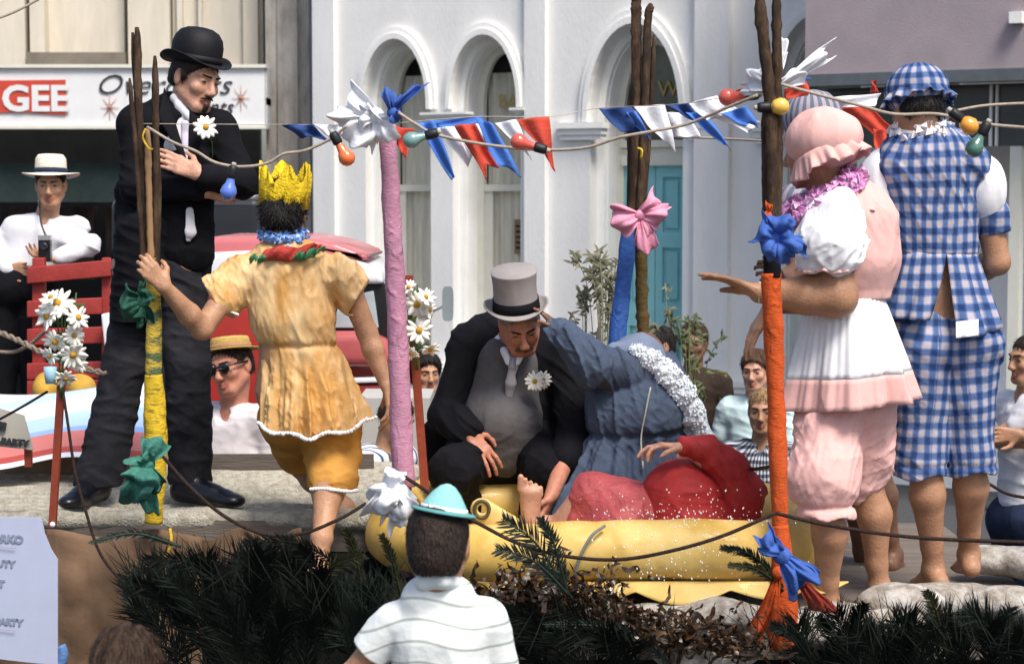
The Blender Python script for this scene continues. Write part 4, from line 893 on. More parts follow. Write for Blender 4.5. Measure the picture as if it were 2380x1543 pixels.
# ---------------- person in wet red costume, reclining in the raft
D = 7.45; p = rel(D); root = person((p(1520, 1230).x, D, p(1520, 1230).z), 'person in wet red costume lying in the yellow raft with one arm raised')
hd = Head(p(1650, 1150, .25), (-.3, .9, .3), (.4, .1, .9), .9)
F = SDF(.005); hd.ops(F, ears=False); F.chain([p(1600, 1185, .05), p(1440, 1215, .05)], [.12, .11], .05)
wr_ = p(1592, 1040, -.06); arm(F, p(1712, 1130, .0), p(1668, 1075, -.03), wr_); arm(F, p(1690, 1130, .02), p(1730, 1190, .0), p(1650, 1210, .0))
hand(F, wr_, p(1545, 1035, -.06)-wr_, (-.3, -.1, -1), (-.1, -1, .2), (.55, .35, .45, .6), .35, .2)
F.chain([p(1440, 1200, .05), p(1375, 1150, .05), p(1300, 1240, .1)], [.10, .07, .06], .02)
an = p(1233, 1212, .12); F.cap(p(1330, 1240, .1), an, .055, .036, .02); foot(F, an+Vector((0, -.02, -.0)), (0.0, -.12, 1), (0, .95, .1), 1.05, True, 1)
F.mesh('body', SK_FAIR, root)
F = SDF(.005); F.cap(p(1592, 1172, .02), p(1600, 1200, .02), .165, .175, .05); F.ell(p(1570, 1155, .02), (.115, .12, .13), None, .04); F.disp.append(folds(.004, 30, (1, 1, .5), 81)); F.disp.append(drape(.009, 70, (.5, .1, 1), 82)); F.mesh('blouse', C_RED, root)
F = SDF(.005); F.cap(p(1395, 1160, .05), p(1440, 1225, .0), .095, .15, .04); F.cap(p(1378, 1145, .06), p(1352, 1240, .06), .075, .075, .03); F.cap(p(1385, 1150, .06), p(1470, 1190, .05), .07, .12, .04); F.cap(p(1440, 1210, .04), p(1540, 1215, .04), .13, .13, .04); F.disp.append(folds(.010, 22, (1, 1, .7), 84)); F.disp.append(drape(.012, 55, (.8, .1, .8), 85)); F.mesh('bloomers', mat('pinkish_red_wet_cloth', (.40, .075, .08), .5, .25, 9, .5, 70), root)
F = SDF(.005); F.cap(p(1716, 1150, .0), p(1700, 1095, -.03), .085, .070, .03); F.cap(p(1700, 1095, -.03), p(1640, 1045, -.05), .070, .052, .03); F.cap(p(1640, 1045, -.05), p(1598, 1036, -.06), .052, .040, .02); F.cap(p(1718, 1150, .0), p(1712, 1210, .0), .095, .090, .04)
F.disp.append(folds(.005, 34, seed=87)); F.disp.append(drape(.010, 65, (.8, .1, .4), 88)); F.mesh('sleeve', C_RED, root)
# ---------------- person in pink bonnet and white pinafore (from behind, facing left)
D = 7.0; p = rel(D); root = person((p(1950, 1430).x, D, p(1950, 1430).z), 'person in pink bonnet, white puff sleeves and pink-edged white pinafore holding out one arm')
hd = Head(p(1893, 350, .0), (-.80, .52, -.12), (-.05, 0, 1), 1.0)
F = SDF(.005); hd.ops(F, ears=False); nb = p(1925, 455, .03); neck(F, hd, nb, .056)
sl, sr = p(1935, 510, -.12), p(2035, 500, .14); el, wr_ = p(1945, 690, -.14), p(1765, 680, -.10); er, wr2 = p(1960, 700, .30), p(1790, 712, .14)
F.chain([p(1975, 540, .03), p(1975, 690, .03), p(1965, 880, .03)], [.12, .085, .12], .03); F.cap(sl, sr, .055, .055, .05)
F.cap(sl, el, .064, .064, .02); F.cap(el, el.lerp(wr_, .4), .070, .066, .03); F.cap(el.lerp(wr_, .4), wr_, .066, .037, .02)
hand(F, wr_, p(1690, 648, -.10)-wr_, (-.15, -.15, -1), (.1, 1, .2), (.16, .12, .12, .12), .1, .02, 1.12, .30)
arm(F, sr, er, wr2); hand(F, wr2, p(1750, 775, .12)-wr2, (1, .3, 0), (0, -1, 0), (.15, .15, .15, .15), .1, .04, 1.1)
hl, hr = p(1928, 930, .02), p(2005, 930, .08); kl, kr = p(1915, 1160, -.12), p(2010, 1110, .12); al, ar = p(1925, 1400, -.02), p(2045, 1365, .14)
leg(F, hl, kl, al, 1.02, back=(.8, -.5, 0)); leg(F, hr, kr, ar, 1.02, back=(.8, -.5, 0)); foot(F, al, (-.5, -.1, -.1), s=1.05); foot(F, ar, (-.3, .7, -.2))
F.mesh('body', SK_TAN, root)
F = SDF(.004); F.cap(hd.p(-.06, -.05, .02), hd.p(-.02, -.08, -.02), .03, .03, .02); F.mesh('hair', HAIR_DK, root)
# bonnet with gathered frill
def mobcap(root, hd, m, k=1.0, seed=0, c_off=(0, 0, 0), fr=1.0, uv=None, fold=.004):
    F = SDF(.005); c = hd.p(0, -.03, .045)+Vector(c_off)
    F.ell(c, (.108*k, .118*k, .098*k), hd.M(), .01); F.disp.append(folds(fold, 42, seed=seed)); o = F.mesh('bonnet', m, root, uvf=uv)
    return o
mobcap(root, hd, C_PINK, 1.12, 3, (.01, 0, -.01), fold=.006)
def frill(name, c, up, fwd, R0, depth, m, parent, nw=18, amp=.010, a0=0, a1=2*math.pi, flare=.3, seed=0, th=.003, nu=150, uv=None, rise=None):
    """ring-shaped gathered frill hanging from an ellipse R0 in the plane normal to up"""
    M4 = frame(c, up, fwd); rr = random.Random(seed); ph = [rr.uniform(0, 6.28) for _ in range(4)]
    def fn(u, v):
        a = a0+(a1-a0)*u; w_ = amp*v*(math.sin(a*nw+ph[0]+1.3*math.sin(a*3+ph[2]))+.5*math.sin(a*nw*1.9+ph[1])); e = 1+(flare*depth*v)/R0[0]
        d = depth*v*(1+.12*math.sin(a*5+ph[3])); z = -d*(1-flare*.2)+(rise(a)*v if rise else 0)
        return M4 @ Vector((math.cos(a)*(R0[0]*e+w_), math.sin(a)*(R0[1]*e+w_), z+.3*w_))
    b = MB(); b.sheet(fn, nu, 8, th); o = b.build(name, m, parent)
    if uv is not None:
        L = np.array(world_loc(o)); V = np.zeros(len(o.data.vertices)*3); o.data.vertices.foreach_get('co', V); V = V.reshape(-1, 3)+L; at = o.data.attributes.new('uvp', 'FLOAT_VECTOR', 'POINT'); at.data.foreach_set('vector', uv(V).astype(np.float32).ravel())
    return o
frill('bonnet_frill', hd.p(0, -.03, -.005)+Vector((.005, 0, 0)), hd.u+hd.f*.35, hd.f, (.112, .112), .075, C_PINK, root, 13, .011, flare=.35, seed=2)
LEIP = mat('lilac_tinsel', (.50, .18, .42), .5, .5, 60, spec=.5, col2=(.80, .55, .75), vthr=(.48, .6))
lei('lei', None, frame(p(1915, 452, -.0), (-.55, 0, 1), (0, 1, 0)), (.120, .105), .032, LEIP, root, 90, 3)
lei('lei', None, frame(p(1905, 470, -.02), (-.75, 0, 1), (0, 1, 0)), (.130, .11), .026, LEIP, root, 80, 4)
# bodice, sleeves
F = SDF(.005); F.cap(p(1985, 520, .03), p(1990, 600, .03), .150, .150, .03, flat=((.3, 1, 0), 1.0)); F.cap(p(1990, 600, .03), p(1990, 672, .03), .145, .118, .03); F.cap(p(1945, 480, .0), p(2010, 490, .1), .09, .08, .05)
F.disp.append(folds(.004, 45, (1, 1, .4), 6)); F.disp.append(drape(.008, 80, (1, .2, .3), 7)); F.plane(p(0, 694), (0, 0, -1), .004); F.mesh('bodice', C_PINK, root)
frill('yoke_frill', p(1975, 462, .03), (.15, 0, 1), (0, 1, 0), (.125, .12), .040, C_PINK, root, 14, .010, flare=.7, seed=5)
C_PUFF = cloth('thin_white_cotton', (.76, .76, .79), .05, bscale=40)
F = SDF(.005); F.cap(p(1942, 500, -.12), p(1925, 575, -.15), .088, .108, .02); F.cap(p(1925, 575, -.15), p(1908, 618, -.15), .105, .086, .03, flat=((0, 1, 0), .9)); F.cap(p(1975, 560, -.12), p(1950, 605, -.14), .055, .06, .03); F.disp.append(folds(.007, 26, (1, 1, .4), 9)); F.disp.append(drape(.020, 60, (1, .3, -.35), 10, -.3)); F.disp.append(drape(.007, 120, (1, .3, -.35), 16, -.3)); F.plane(p(1915, 636, -.15), (-.12, 0, -1), .01, lambda q: -.008*np.sin(q[:, 0]*70)); F.mesh('puff_sleeve', C_PUFF, root)
F = SDF(.006); F.ell(p(2048, 545, .16), (.060, .09, .12), None, .02); F.disp.append(folds(.007, 26, (1, 1, .4), 11)); F.mesh('puff_sleeve', C_PUFF, root)
frill('sleeve_frill', p(1920, 608, -.15), (.0, 0, 1), (0, 1, 0), (.078, .07), .038, C_PINK, root, 12, .007, flare=.5, seed=6)
# pinafore skirt: white with pink border, real flared shell
def flare_skirt(name, m, c0, r0, c1, r1, nw, amp, parent, a0=0, seed=0, v0=0, v1=1, drop=None, uv=None, nu=200, th=.003, nv=14):
    rr = random.Random(seed); ph = [rr.uniform(0, 6.28) for _ in range(4)]
    def fn(u, v_):
        v = v0+(v1-v0)*v_; a = 2*math.pi*u; c = Vector(c0).lerp(Vector(c1), v); t = v**.85; rx = r0[0]+(r1[0]-r0[0])*t; ry = r0[1]+(r1[1]-r0[1])*t
        w_ = amp*v**1.2*(math.sin(a*nw+ph[0]+1.6*math.sin(a*2+ph[1]))+.45*math.sin(a*nw*2.1+ph[2]))+.0025*math.sin(a*41+v*3)
        return c+Vector((math.cos(a)*(rx+w_), math.sin(a)*(ry+w_), (drop(a)*v if drop else 0)))
    b = MB(); b.sheet(fn, nu, nv, th); o = b.build(name, m, parent)
    if uv is not None:
        L = np.array(world_loc(o)); V = np.zeros(len(o.data.vertices)*3); o.data.vertices.foreach_get('co', V); V = V.reshape(-1, 3)+L; at = o.data.attributes.new('uvp', 'FLOAT_VECTOR', 'POINT'); at.data.foreach_set('vector', uv(V).astype(np.float32).ravel())
    return o
sk = dict(c0=p(1965, 690, .03), r0=(.128, .125), c1=p(1975, 925, .03), r1=(.232, .20), nw=7, amp=.022, parent=root, seed=4, drop=lambda a: -.035*math.cos(a)*-.6-.02)
C_PINA = cloth('white_pinafore_cotton', (.76, .76, .79), .05, bscale=40)
flare_skirt('pinafore', C_PINA, v0=0, v1=.72, **sk); flare_skirt('pinafore_border', C_PINK, v0=.72, v1=1, **sk, nv=6)
F = SDF(.006); F.cap(p(1970, 760, .03), p(1970, 900, .05), .09, .13, .05); F.cap(hl+Vector((0, 0, .0)), p(1915, 1100, -.08), .105, .124, .03); F.cap(p(1915, 1100, -.08), p(1912, 1120, -.10), .124, .122, .02); F.cap(p(1912, 1120, -.10), p(1918, 1165, -.11), .12, .085, .02); F.cap(p(1918, 1165, -.11), p(1922, 1195, -.11), .085, .10, .015)
F.cap(hr, p(2012, 1070, .12), .12, .10, .03); F.cap(p(2012, 1070, .12), p(1995, 1118, .12), .10, .08, .02)
F.disp.append(folds(.007, 24, (.7, .7, .8), 12)); F.disp.append(drape(.016, 60, (.7, .1, -.8), 13, -.2)); F.disp.append(drape(.007, 130, (1, .1, -.4), 17, -.1)); F.disp.append(lambda q, z=p(0, 1163).z: .010*np.exp(-((q[:, 2]-z)/.010)**2)); F.plane(p(1920, 1188), (0, 0, -1), .004, lambda q: -.006*np.sin(q[:, 0]*60)); F.mesh('bloomers', C_PINK, root)
b = MB(); wd = (el-wr_).normalized(); wc = wr_+wd*.01; M4 = frame(wc, wd, (0, 0, 1)); b.lathe([(.034, -.012), (.0375, -.012), (.0385, .012), (.035, .012)], M4, 24); b.build('watch_band', cloth('cream_strap', (.7, .68, .6)), root)

# ---------------- person in blue gingham
D = 7.3; p = rel(D); root = person((p(2190, 1370).x, D, p(2190, 1370).z), 'person in blue and white gingham bonnet, smock and knee breeches standing with back turned')
hd = Head(p(2128, 250, .0), (-.25, .95, -.22), (.02, 0, 1), 1.0)
F = SDF(.005); hd.ops(F); neck(F, hd, p(2140, 345, -.02), .064, .04)
sl, sr = p(2070, 400, .0), p(2280, 400, .02); el, er = p(2035, 560, .1), p(2318, 610, .02); wl_, wr_ = p(2040, 620, -.08), p(2235, 640, .30)
F.chain([p(2165, 420), p(2175, 600), p(2190, 760)], [.125, .11, .13], .04, flat=((0, 1, 0), .8)); F.cap(sl, sr, .06, .06, .05)
F.cap(sl, el, .055, .045, .02); F.cap(el, p(2075, 640, .1), .045, .03, .02); arm(F, sr, er, wr_, 1.15)
hand(F, p(2072, 640, .08), (-.35, -.5, .5), (-1, 0, 0), (0, 0, 1), (.9, .9, .9, .9), .5)
hl, hr = p(2145, 800, .0), p(2245, 800, .0); kl, kr = p(2150, 1060, -.02), p(2250, 1050, .0); al, ar = p(2170, 1325, .05), p(2252, 1290, .14)
leg(F, hl, kl, al, 1.06, back=(-.3, -1, 0)); leg(F, hr, kr, ar, 1.06, back=(.3, -1, 0)); foot(F, al, (-.2, .9, -.15), s=1.05); foot(F, ar, (.05, .9, -.1), s=1.05)
F.mesh('body', SK_TAN, root)
F = SDF(.005); hair_ops(F, hd, .012, -.06, .05, puff=.008); F.disp.append(grain(.005, 110, 2)); hr_ = F.mesh('hair', HAIR_BLACK, root); strands(hr_, 1500, .025, .0018, HAIR_BLACK, root, lift=.6, curl=.6, seed=4)
GW, GM, GB = (.50, .46, .52), (.095, .165, .36), (.022, .052, .17)
GING = gingham('blue_gingham', GW, GM, GB, .054, duty=.52); cu = cyl_uv(p(2170, 0, .0), .19)
GINGB = gingham('blue_gingham_bonnet', GW, GM, GB, .044)
F = SDF(.005); F.ell(hd.p(0, -.02, .055), (.112, .122, .100), hd.M(), .01); F.disp.append(folds(.004, 40, seed=33)); F.mesh('bonnet', GINGB, root, uvf=cyl_uv(hd.p(0, -.02, .05), .115))
frill('bonnet_frill', hd.p(0, -.02, .045), hd.u+hd.f*.12, hd.f, (.108, .114), .046, GINGB, root, 15, .009, flare=.45, seed=12, uv=cyl_uv(hd.p(0, -.02, .05), .115))
lei('neck_lace', None, frame(p(2143, 309, .0), (0, -.10, 1), (0, 1, 0)), (.080, .078), .030, LACE, root, 90, 9)
F = SDF(.005); F.cap(p(2158, 395, .0), p(2175, 592, .0), .182, .152, .03, flat=((0, 1, 0), .80)); F.cap(p(2098, 385), p(2248, 385), .088, .088, .05); F.cap(p(2120, 360), p(2185, 358), .055, .055, .05)
F.disp.append(folds(.005, 30, (1, 1, .5), 35)); F.disp.append(drape(.013, 65, (.7, .1, .7), 36, -.1)); F.plane(p(0, 590), (0, 0, -1), .006); F.mesh('smock', GING, root, uvf=cu)
for (q, r_, m_, nm) in ((p(2052, 430, .02), (.085, .085, .135), C_PUFF, 'puff_sleeve'), (p(2290, 440, .02), (.080, .095, .125), C_PUFF, 'puff_sleeve')):
    F = SDF(.006); F.ell(q, r_, None, .02); F.disp.append(folds(.007, 28, (1, 1, .4), 37)); F.disp.append(drape(.014, 65, (1, .3, .2), 38, -.3)); F.mesh(nm, m_, root)
F = SDF(.006); F.cap(p(2300, 500, .03), p(2312, 535, .03), .075, .062, .02); F.disp.append(folds(.008, 40, (1, 1, .3), 38)); F.plane(p(2312, 545, .0), (.2, 0, -1), .005); F.mesh('sleeve_cuff', GING, root, uvf=cyl_uv(p(2305, 500, .03), .07))
F = SDF(.006); F.cap(p(2062, 520, .06), p(2068, 560, .06), .062, .060, .02); F.disp.append(folds(.008, 40, (1, 1, .3), 39)); F.plane(p(2068, 575, .0), (.0, 0, -1), .005); F.mesh('sleeve_cuff', GING, root, uvf=cyl_uv(p(2062, 500, .03), .07))
# peplum: split at the back showing skin
def pep(name, a0, a1, zlen, slant, seed, m=GING):
    M0 = p(2172, 585, .0); rr = random.Random(seed); ph = rr.uniform(0, 6)
    def fn(u, v):
        a = a0+(a1-a0)*u; w_ = .012*v*math.sin(a*11+ph)+.006*v*math.sin(a*23); L = zlen(u)
        rx, ry = .152+.10*v*L/.3, .120+.075*v*L/.3; aa = a+slant(u)*v
        return M0+Vector((math.cos(aa)*(rx+w_), math.sin(aa)*(ry+w_), -L*v))
    b = MB(); b.sheet(fn, 60, 14, .003); o = b.build(name, m, root)
    L_ = np.array(world_loc(o)); V = np.zeros(len(o.data.vertices)*3); o.data.vertices.foreach_get('co', V); V = V.reshape(-1, 3)+L_; at = o.data.attributes.new('uvp', 'FLOAT_VECTOR', 'POINT'); at.data.foreach_set('vector', cu(V).astype(np.float32).ravel())
A0 = math.radians(-83)
pep('peplum', A0, math.radians(60), lambda u: .31-.10*u, lambda u: .10*(1-u), 3); pep('peplum', math.radians(60), A0+2*math.pi-.0, lambda u: .22+.02*u, lambda u: -.34*u**3, 4)
F = SDF(.006); F.cap(p(2178, 640, .04), p(2185, 700, .03), .135, .15, .05, flat=((0, 1, 0), .78)); F.ell(p(2175, 650, -.115), (.035, .06, .07), None, .02, True); F.cap(hl, hr, .135, .135, .05); F.cap(hl, p(2143, 1010, -.01), .132, .092, .012); F.cap(hr, p(2252, 1010, .0), .128, .090, .006); F.cap(p(2143, 1010, -.01), p(2138, 1095, -.01), .092, .098, .02); F.cap(p(2252, 1010, .0), p(2255, 1090, .0), .090, .090, .006)
F.disp.append(folds(.007, 22, (.7, .7, .9), 42)); F.disp.append(drape(.016, 60, (.6, .1, .9), 43, -.2)); zt_ = p(0, 1078).z; F.disp.append(lambda q, z=zt_: .008*np.exp(-((q[:, 2]-z)/.010)**2))
F.plane(p(2150, 1102), (.0, 0, -1), .005, lambda q: -.01*np.sin(q[:, 0]*40)+.05*(q[:, 0]-p(2200, 0).x)); F.mesh('breeches', GING, root, uvf=bone_uv([(p(2165, 700), p(2145, 1090), 1.), (p(2225, 700), p(2250, 1090), 1.)] if False else [(p(2170, 700), p(2146, 1095), .13), (p(2220, 700), p(2250, 1095), .13)]))
b = MB(); b.sheet(lambda u, v: p(2222+52*u, 748+38*v-6*u, -.175-.03*v+.008*math.sin(u*9)), 12, 6, .003); b.build('shirt_tail', LACE, root)

# ---------------- person in grey striped bonnet behind the pink one
D = 7.95; p = rel(D); root = person((p(2050, 1335).x, D, p(2050, 1335).z), 'person in grey striped bonnet and dark skin standing behind the pink-bonneted person')
root['label'] = 'person in grey striped bonnet standing between the pink and the gingham bonnets, brown bare legs'
hd = Head(p(1880, 300, .05), (-.7, .7, -.1), (0, 0, 1), 1.0)
F = SDF(.007); hd.ops(F); neck(F, hd, p(1905, 400, .1)); F.chain([p(1950, 480, .1), p(1980, 850, .1)], [.16, .16], .05); 
hl, hr = p(1990, 850, .06), p(2040, 850, .15); leg(F, hl, p(2030, 1080, .0), p(2075, 1290, .05), 1.0, back=(.5, -.5, 0)); leg(F, hr, p(1985, 1100, .15), p(2010, 1330, .2), back=(.3, -.5, 0)); foot(F, p(2075, 1290, .05), (.3, .6, -.15)); foot(F, p(2010, 1330, .2), (-.5, .5, -.1))
arm(F, p(1860, 470, .0), p(1850, 640, -.1), p(1812, 655, -.62)); hand(F, p(1812, 655, -.62), (-.3, -.75, .35), (-.9, .3, 0), (.1, .2, 1), (.9, .9, .95, .95), .6); F.mesh('body', SK_BROWN, root)
GSTR = stripes('grey_striped_cotton', (.12, .14, .20), (.34, .30, .34), .028, .5, 0)
F = SDF(.006); F.ell(hd.p(0, -.02, .045), (.115, .125, .105), hd.M(), .01); F.disp.append(folds(.004, 40, seed=44)); F.mesh('bonnet', GSTR, root, uvf=cyl_uv(hd.p(0, 0, 0), .11))
F = SDF(.007); F.cap(p(1945, 490, .1), p(1960, 680, .1), .18, .15, .03); F.cap(p(1860, 470, .0), p(1852, 560, -.04), .08, .07, .03); F.cap(p(1960, 680, .1), p(2005, 880, .12), .16, .20, .04); F.cap(hl, p(2030, 1040, .02), .13, .10, .03); F.disp.append(folds(.009, 26, seed=45)); F.mesh('dress', GSTR, root, uvf=cyl_uv(p(1960, 0, .1), .18))

# ---------------- boy in the foreground
D = 5.2; p = rel(D); root = person((p(1020, 1543).x, D, .0), 'boy in white striped polo shirt and small teal party hat seen from behind')
hd = Head(p(1018, 1268, .0), (.06, 1, -.12), (.0, 0, 1), .98)
F = SDF(.005); hd.ops(F); neck(F, hd, p(1018, 1385, .0), .050, .03)
sl, sr = p(918, 1448, .02), p(1130, 1438, .02); el, er = p(815, 1570, .05), p(1175, 1660, .1); wl_, wr_ = p(760, 1660, -.1), p(1170, 1800, .25)
F.chain([p(1025, 1520, .02), p(1030, 1800, .0)], [.10, .11], .02, flat=((0, 1, 0), .7)); F.cap(sl, sr, .042, .042, .01); arm(F, sl, el, wl_, .80); arm(F, sr, er, wr_, .80)
hand(F, wl_, (.3, -.3, -1), (0, 0, 1), (1, 0, 0), s=.85); hand(F, wr_, (0, .5, -1), (0, 0, 1), (1, 0, 0), s=.85)
hz = .72; hx = p(1030, 1800).x; leg(F, (hx-.08, D, hz), (hx-.09, D-.02, .40), (hx-.09, D+.02, .08), .8); leg(F, (hx+.08, D, hz), (hx+.09, D, .40), (hx+.09, D+.02, .08), .8); foot(F, (hx-.09, D+.02, .075), (0, 1, 0), s=.85, toes=False); foot(F, (hx+.09, D+.02, .075), (0, 1, 0), s=.85, toes=False); F.mesh('body', SK_OLIVE, root)
F = SDF(.0045); hair_ops(F, hd, .010, -.085, .055, puff=.003); F.disp.append(grain(.0022, 240, 5)); F.disp.append(grain(.0015, 420, 6)); hr_ = F.mesh('hair', HAIR_DK, root); strands(hr_, 5200, .016, .0009, HAIR_DK, root, lift=.30, curl=.22, seed=5)
POLO = stripes('white_polo_with_grey_stripes', (.74, .78, .77), (.36, .41, .37), .0545, .12, 2, warp=.012)
F = SDF(.005); F.cap(p(1025, 1500, .02), p(1030, 1800, .0), .132, .140, .02, flat=((0, 1, 0), .74)); F.cap(sl.lerp(sr, .14), sr.lerp(sl, .12), .062, .062, .03); F.cap(p(985, 1392), p(1052, 1392), .058, .058, .02); F.cap(p(1020, 1400), p(1025, 1480), .07, .11, .04, flat=((0, 1, 0), .8)); F.cap(sl, sl.lerp(el, .6), .056, .058, .012); F.cap(sr, sr.lerp(er, .62), .056, .060, .008)
F.disp.append(folds(.005, 26, (1, 1, .8), 46)); F.plane(sl.lerp(el, .55), (el-sl), .003, lambda q: np.where(q[:, 0] < p(930, 0).x, 0, -9.))
def polo_uv(V):
    x = V[:, 0]-p(1025, 0).x; arm_ = np.clip((np.abs(x)-.135)/.08, 0, 1); return np.stack([x, V[:, 1], V[:, 2]+.30*x*x*2.2+.012*np.sin(x*22)], 1)
F.mesh('polo_shirt', POLO, root, uvf=polo_uv)
F = SDF(.004); F.chain([p(968, 1362, .04), p(985, 1352, -.05), p(1030, 1348, -.07), p(1062, 1358, -.02)], [.020, .022, .022, .02], .01); F.mesh('collar', cloth('white_knit_collar', (.74, .78, .77), .04), root)
F = SDF(.006); F.cap((hx-.08, D, hz+.05), (hx+.08, D, hz+.05), .13, .13, .04); F.cap((hx-.08, D, hz), (hx-.09, D, .42), .11, .10, .02); F.cap((hx+.08, D, hz), (hx+.09, D, .42), .11, .10, .02); F.mesh('shorts', C_CHAR, root)
TEAL = mat('teal_felt', (.24, .52, .52), .85, .06, 20, .3, 120)
hr_ = empty('party_hat', p(1032, 1196), 'small teal conical party hat with a narrow brim on the boy in the foreground', 'hat')
M4 = frame(p(1031, 1190, -.02), (.17, .10, 1), (0, 1, 0)); b = MB(); b.lathe([(.058, 0), (.052, .02), (.034, .05), (.018, .068), (.006, .074), (0, .075)], M4, 28, lambda a, r, z: (r*(1+.10*math.cos(2*a)), z)); b.build('cone', TEAL, hr_)
b = MB(); b.lathe([(.045, .002), (.084, -.002), (.0865, .001), (.084, .004), (.045, .008)], M4, 36); b.build('brim', mat('dark_teal_felt', (.10, .30, .30), .85, .06, 20, .3, 120), hr_)
b = MB(); b.lathe([(.057, .003), (.0595, .003), (.0555, .016), (.052, .016)], M4, 28, lambda a, r, z: (r*(1+.10*math.cos(2*a)), z)); b.build('hat_band', cloth('pale_hat_ribbon', (.70, .66, .68)), hr_)
# ---------------- head in the bottom-left foreground
D = 4.7; p = rel(D); root = person((p(295, 1600).x, D, 0), 'dark-haired person in the bottom left foreground, only the crown of the head in view')
hd = Head(p(296, 1568, .0), (.1, 1, 0), (0, 0, 1), .98); F = SDF(.006); hd.ops(F); neck(F, hd, hd.p(0, -.02, -.16)); c = hd.c
F.chain([c+Vector((0, 0, -.35)), c+Vector((0, 0, -.62))], [.13, .13], flat=((0, 1, 0), .7)); F.cap(c+Vector((-.15, 0, -.24)), c+Vector((.15, 0, -.24)), .05, .05, .05)
for s in (-1, 1): leg(F, c+Vector((s*.08, 0, -.62)), (c.x+s*.09, D, .42), (c.x+s*.09, D, .08), .85); arm(F, c+Vector((s*.16, 0, -.25)), c+Vector((s*.2, 0, -.5)), c+Vector((s*.19, -.1, -.72)), .85); foot(F, (c.x+s*.09, D, .075), (0, 1, 0), toes=False)
F.mesh('body', SK_OLIVE, root)
F = SDF(.005); hair_ops(F, hd, .015, -.14, .05, puff=.004); F.disp.append(grain(.003, 160, 5)); F.disp.append(lambda q: .003*np.sin((q[:, 0]-hd.c.x)*170+3*np.sin(q[:, 2]*30))); hr_ = F.mesh('hair', HAIR_BROWN, root); strands(hr_, 5200, .035, .0011, HAIR_BROWN, root, flow=(0, -.3, -1), lift=.10, curl=.12, seed=6)
F = SDF(.008); F.cap(c+Vector((0, 0, -.33)), c+Vector((0, 0, -.75)), .16, .17, .03, flat=((0, 1, 0), .75)); F.cap(c+Vector((-.15, 0, -.25)), c+Vector((.15, 0, -.25)), .065, .065, .05); F.mesh('shirt', C_CHAR, root)

# ================================================================== onlookers
def onlooker(x, y, D, face, label, skin, hair, shirt, trs, s=1.0, floor=0., arms=None, smile=.5, lean=(0, 0), h=.008, group=None, up=(0, 0, 1), hairk={}, uv=None, sleeve='short', legs=True, build_hair=True, dark=False):
    c = P(x, y, D); root = person((c.x, D, floor), label, group); hd = Head(c, face, up, s)
    F = SDF(h*.75); L = hd.ops(F, smile=smile); sx = Vector((hd.s.x, hd.s.y, 0)).normalized(); nb = c+Vector((lean[0]*.15, .03+lean[1]*.15, -.19*s)); neck(F, hd, nb, .055)
    ch = nb+Vector((lean[0]*.2, lean[1]*.2, -.16*s)); pv = Vector((c.x+lean[0]*.8, D+lean[1]*.8, max(floor+.9*s, c.z-.80*s)))
    S = [nb-sx*.175*s+Vector((0, 0, -.05)), nb+sx*.175*s+Vector((0, 0, -.05))]
    fl = (hd.f.x, hd.f.y, 0); F.chain([ch, pv], [.135*s, .135*s], .04, flat=(fl, .72)); F.cap(S[0], S[1], .05*s, .05*s, .05)
    AR = []
    for i in (0, 1):
        if arms and arms[i]: e, w_, hdv = arms[i]
        else: e = S[i]+(sx*.06*(-1 if i == 0 else 1)+Vector((0, 0, -.29)))*s; w_ = e+Vector((0, -.06, -.25))*s; hdv = (0, -.2, -1)
        AR.append((S[i], e, w_)); arm(F, S[i], e, w_, .95*s); hand(F, w_, hdv, (sx*(1 if i == 0 else -1)), hd.f, (.35, .35, .4, .4), .2, .08, s)
    if legs:
        for i in (-1, 1):
            an = Vector((pv.x+sx.x*i*.11, pv.y+sx.y*i*.11, floor+.085)); leg(F, pv+sx*i*.09*s, (pv+sx*i*.1*s).lerp(an, .5)+hd.f*.02, an, s); foot(F, an, (hd.f.x, hd.f.y, 0), s=s, toes=False)
    F.mesh('body', skin, root, lipc=L); hd.eyes(root)
    if build_hair:
        F = SDF(h*.7); hair_ops(F, hd, **hairk); F.disp.append(grain(.003, 180, 1)); hr_ = F.mesh('hair', hair, root); strands(hr_, 900, .03, .0022, hair, root, lift=.25, curl=.3, seed=int(abs(x))); brow(hd, root, hair if not dark else HAIR_DK)
    F = SDF(h); F.chain([ch+Vector((0, 0, .03)), pv+Vector((0, 0, .03))], [.158*s, .160*s], .04, flat=(fl, .75)); F.cap(S[0].lerp(S[1], .1), S[1].lerp(S[0], .1), .072*s, .072*s, .06)
    for a, e, w_ in AR:
        F.cap(a, e if sleeve == 'long' else a.lerp(e, .55), .062*s, .056*s, .03)
        if sleeve == 'long': F.cap(e, w_, .056*s, .042*s, .02)
    F.disp.append(folds(.004, 26, (1, 1, .7), abs(int(x)))); F.disp.append(drape(.010, 50, (.4, .1, 1), abs(int(x))+3)); F.ell(nb+hd.f*.10*s+Vector((0, 0, .02)), (.035*s, .05*s, .055*s), hd.M(), .005, True); F.mesh('shirt', shirt, root, uvf=uv(c) if uv else None)
    if legs:
        F = SDF(h); F.cap(pv-sx*.07*s, pv+sx*.07*s, .15*s, .15*s, .04)
        for i in (-1, 1):
            an = Vector((pv.x+sx.x*i*.11, pv.y+sx.y*i*.11, floor+.12)); F.cap(pv+sx*i*.09*s, an, .11*s, .085*s, .02)
        F.disp.append(folds(.006, 24, seed=abs(int(y)))); F.mesh('trousers', trs, root)
    return root, hd, F
JEAN = cloth('dark_denim', (.02, .03, .06), .3)
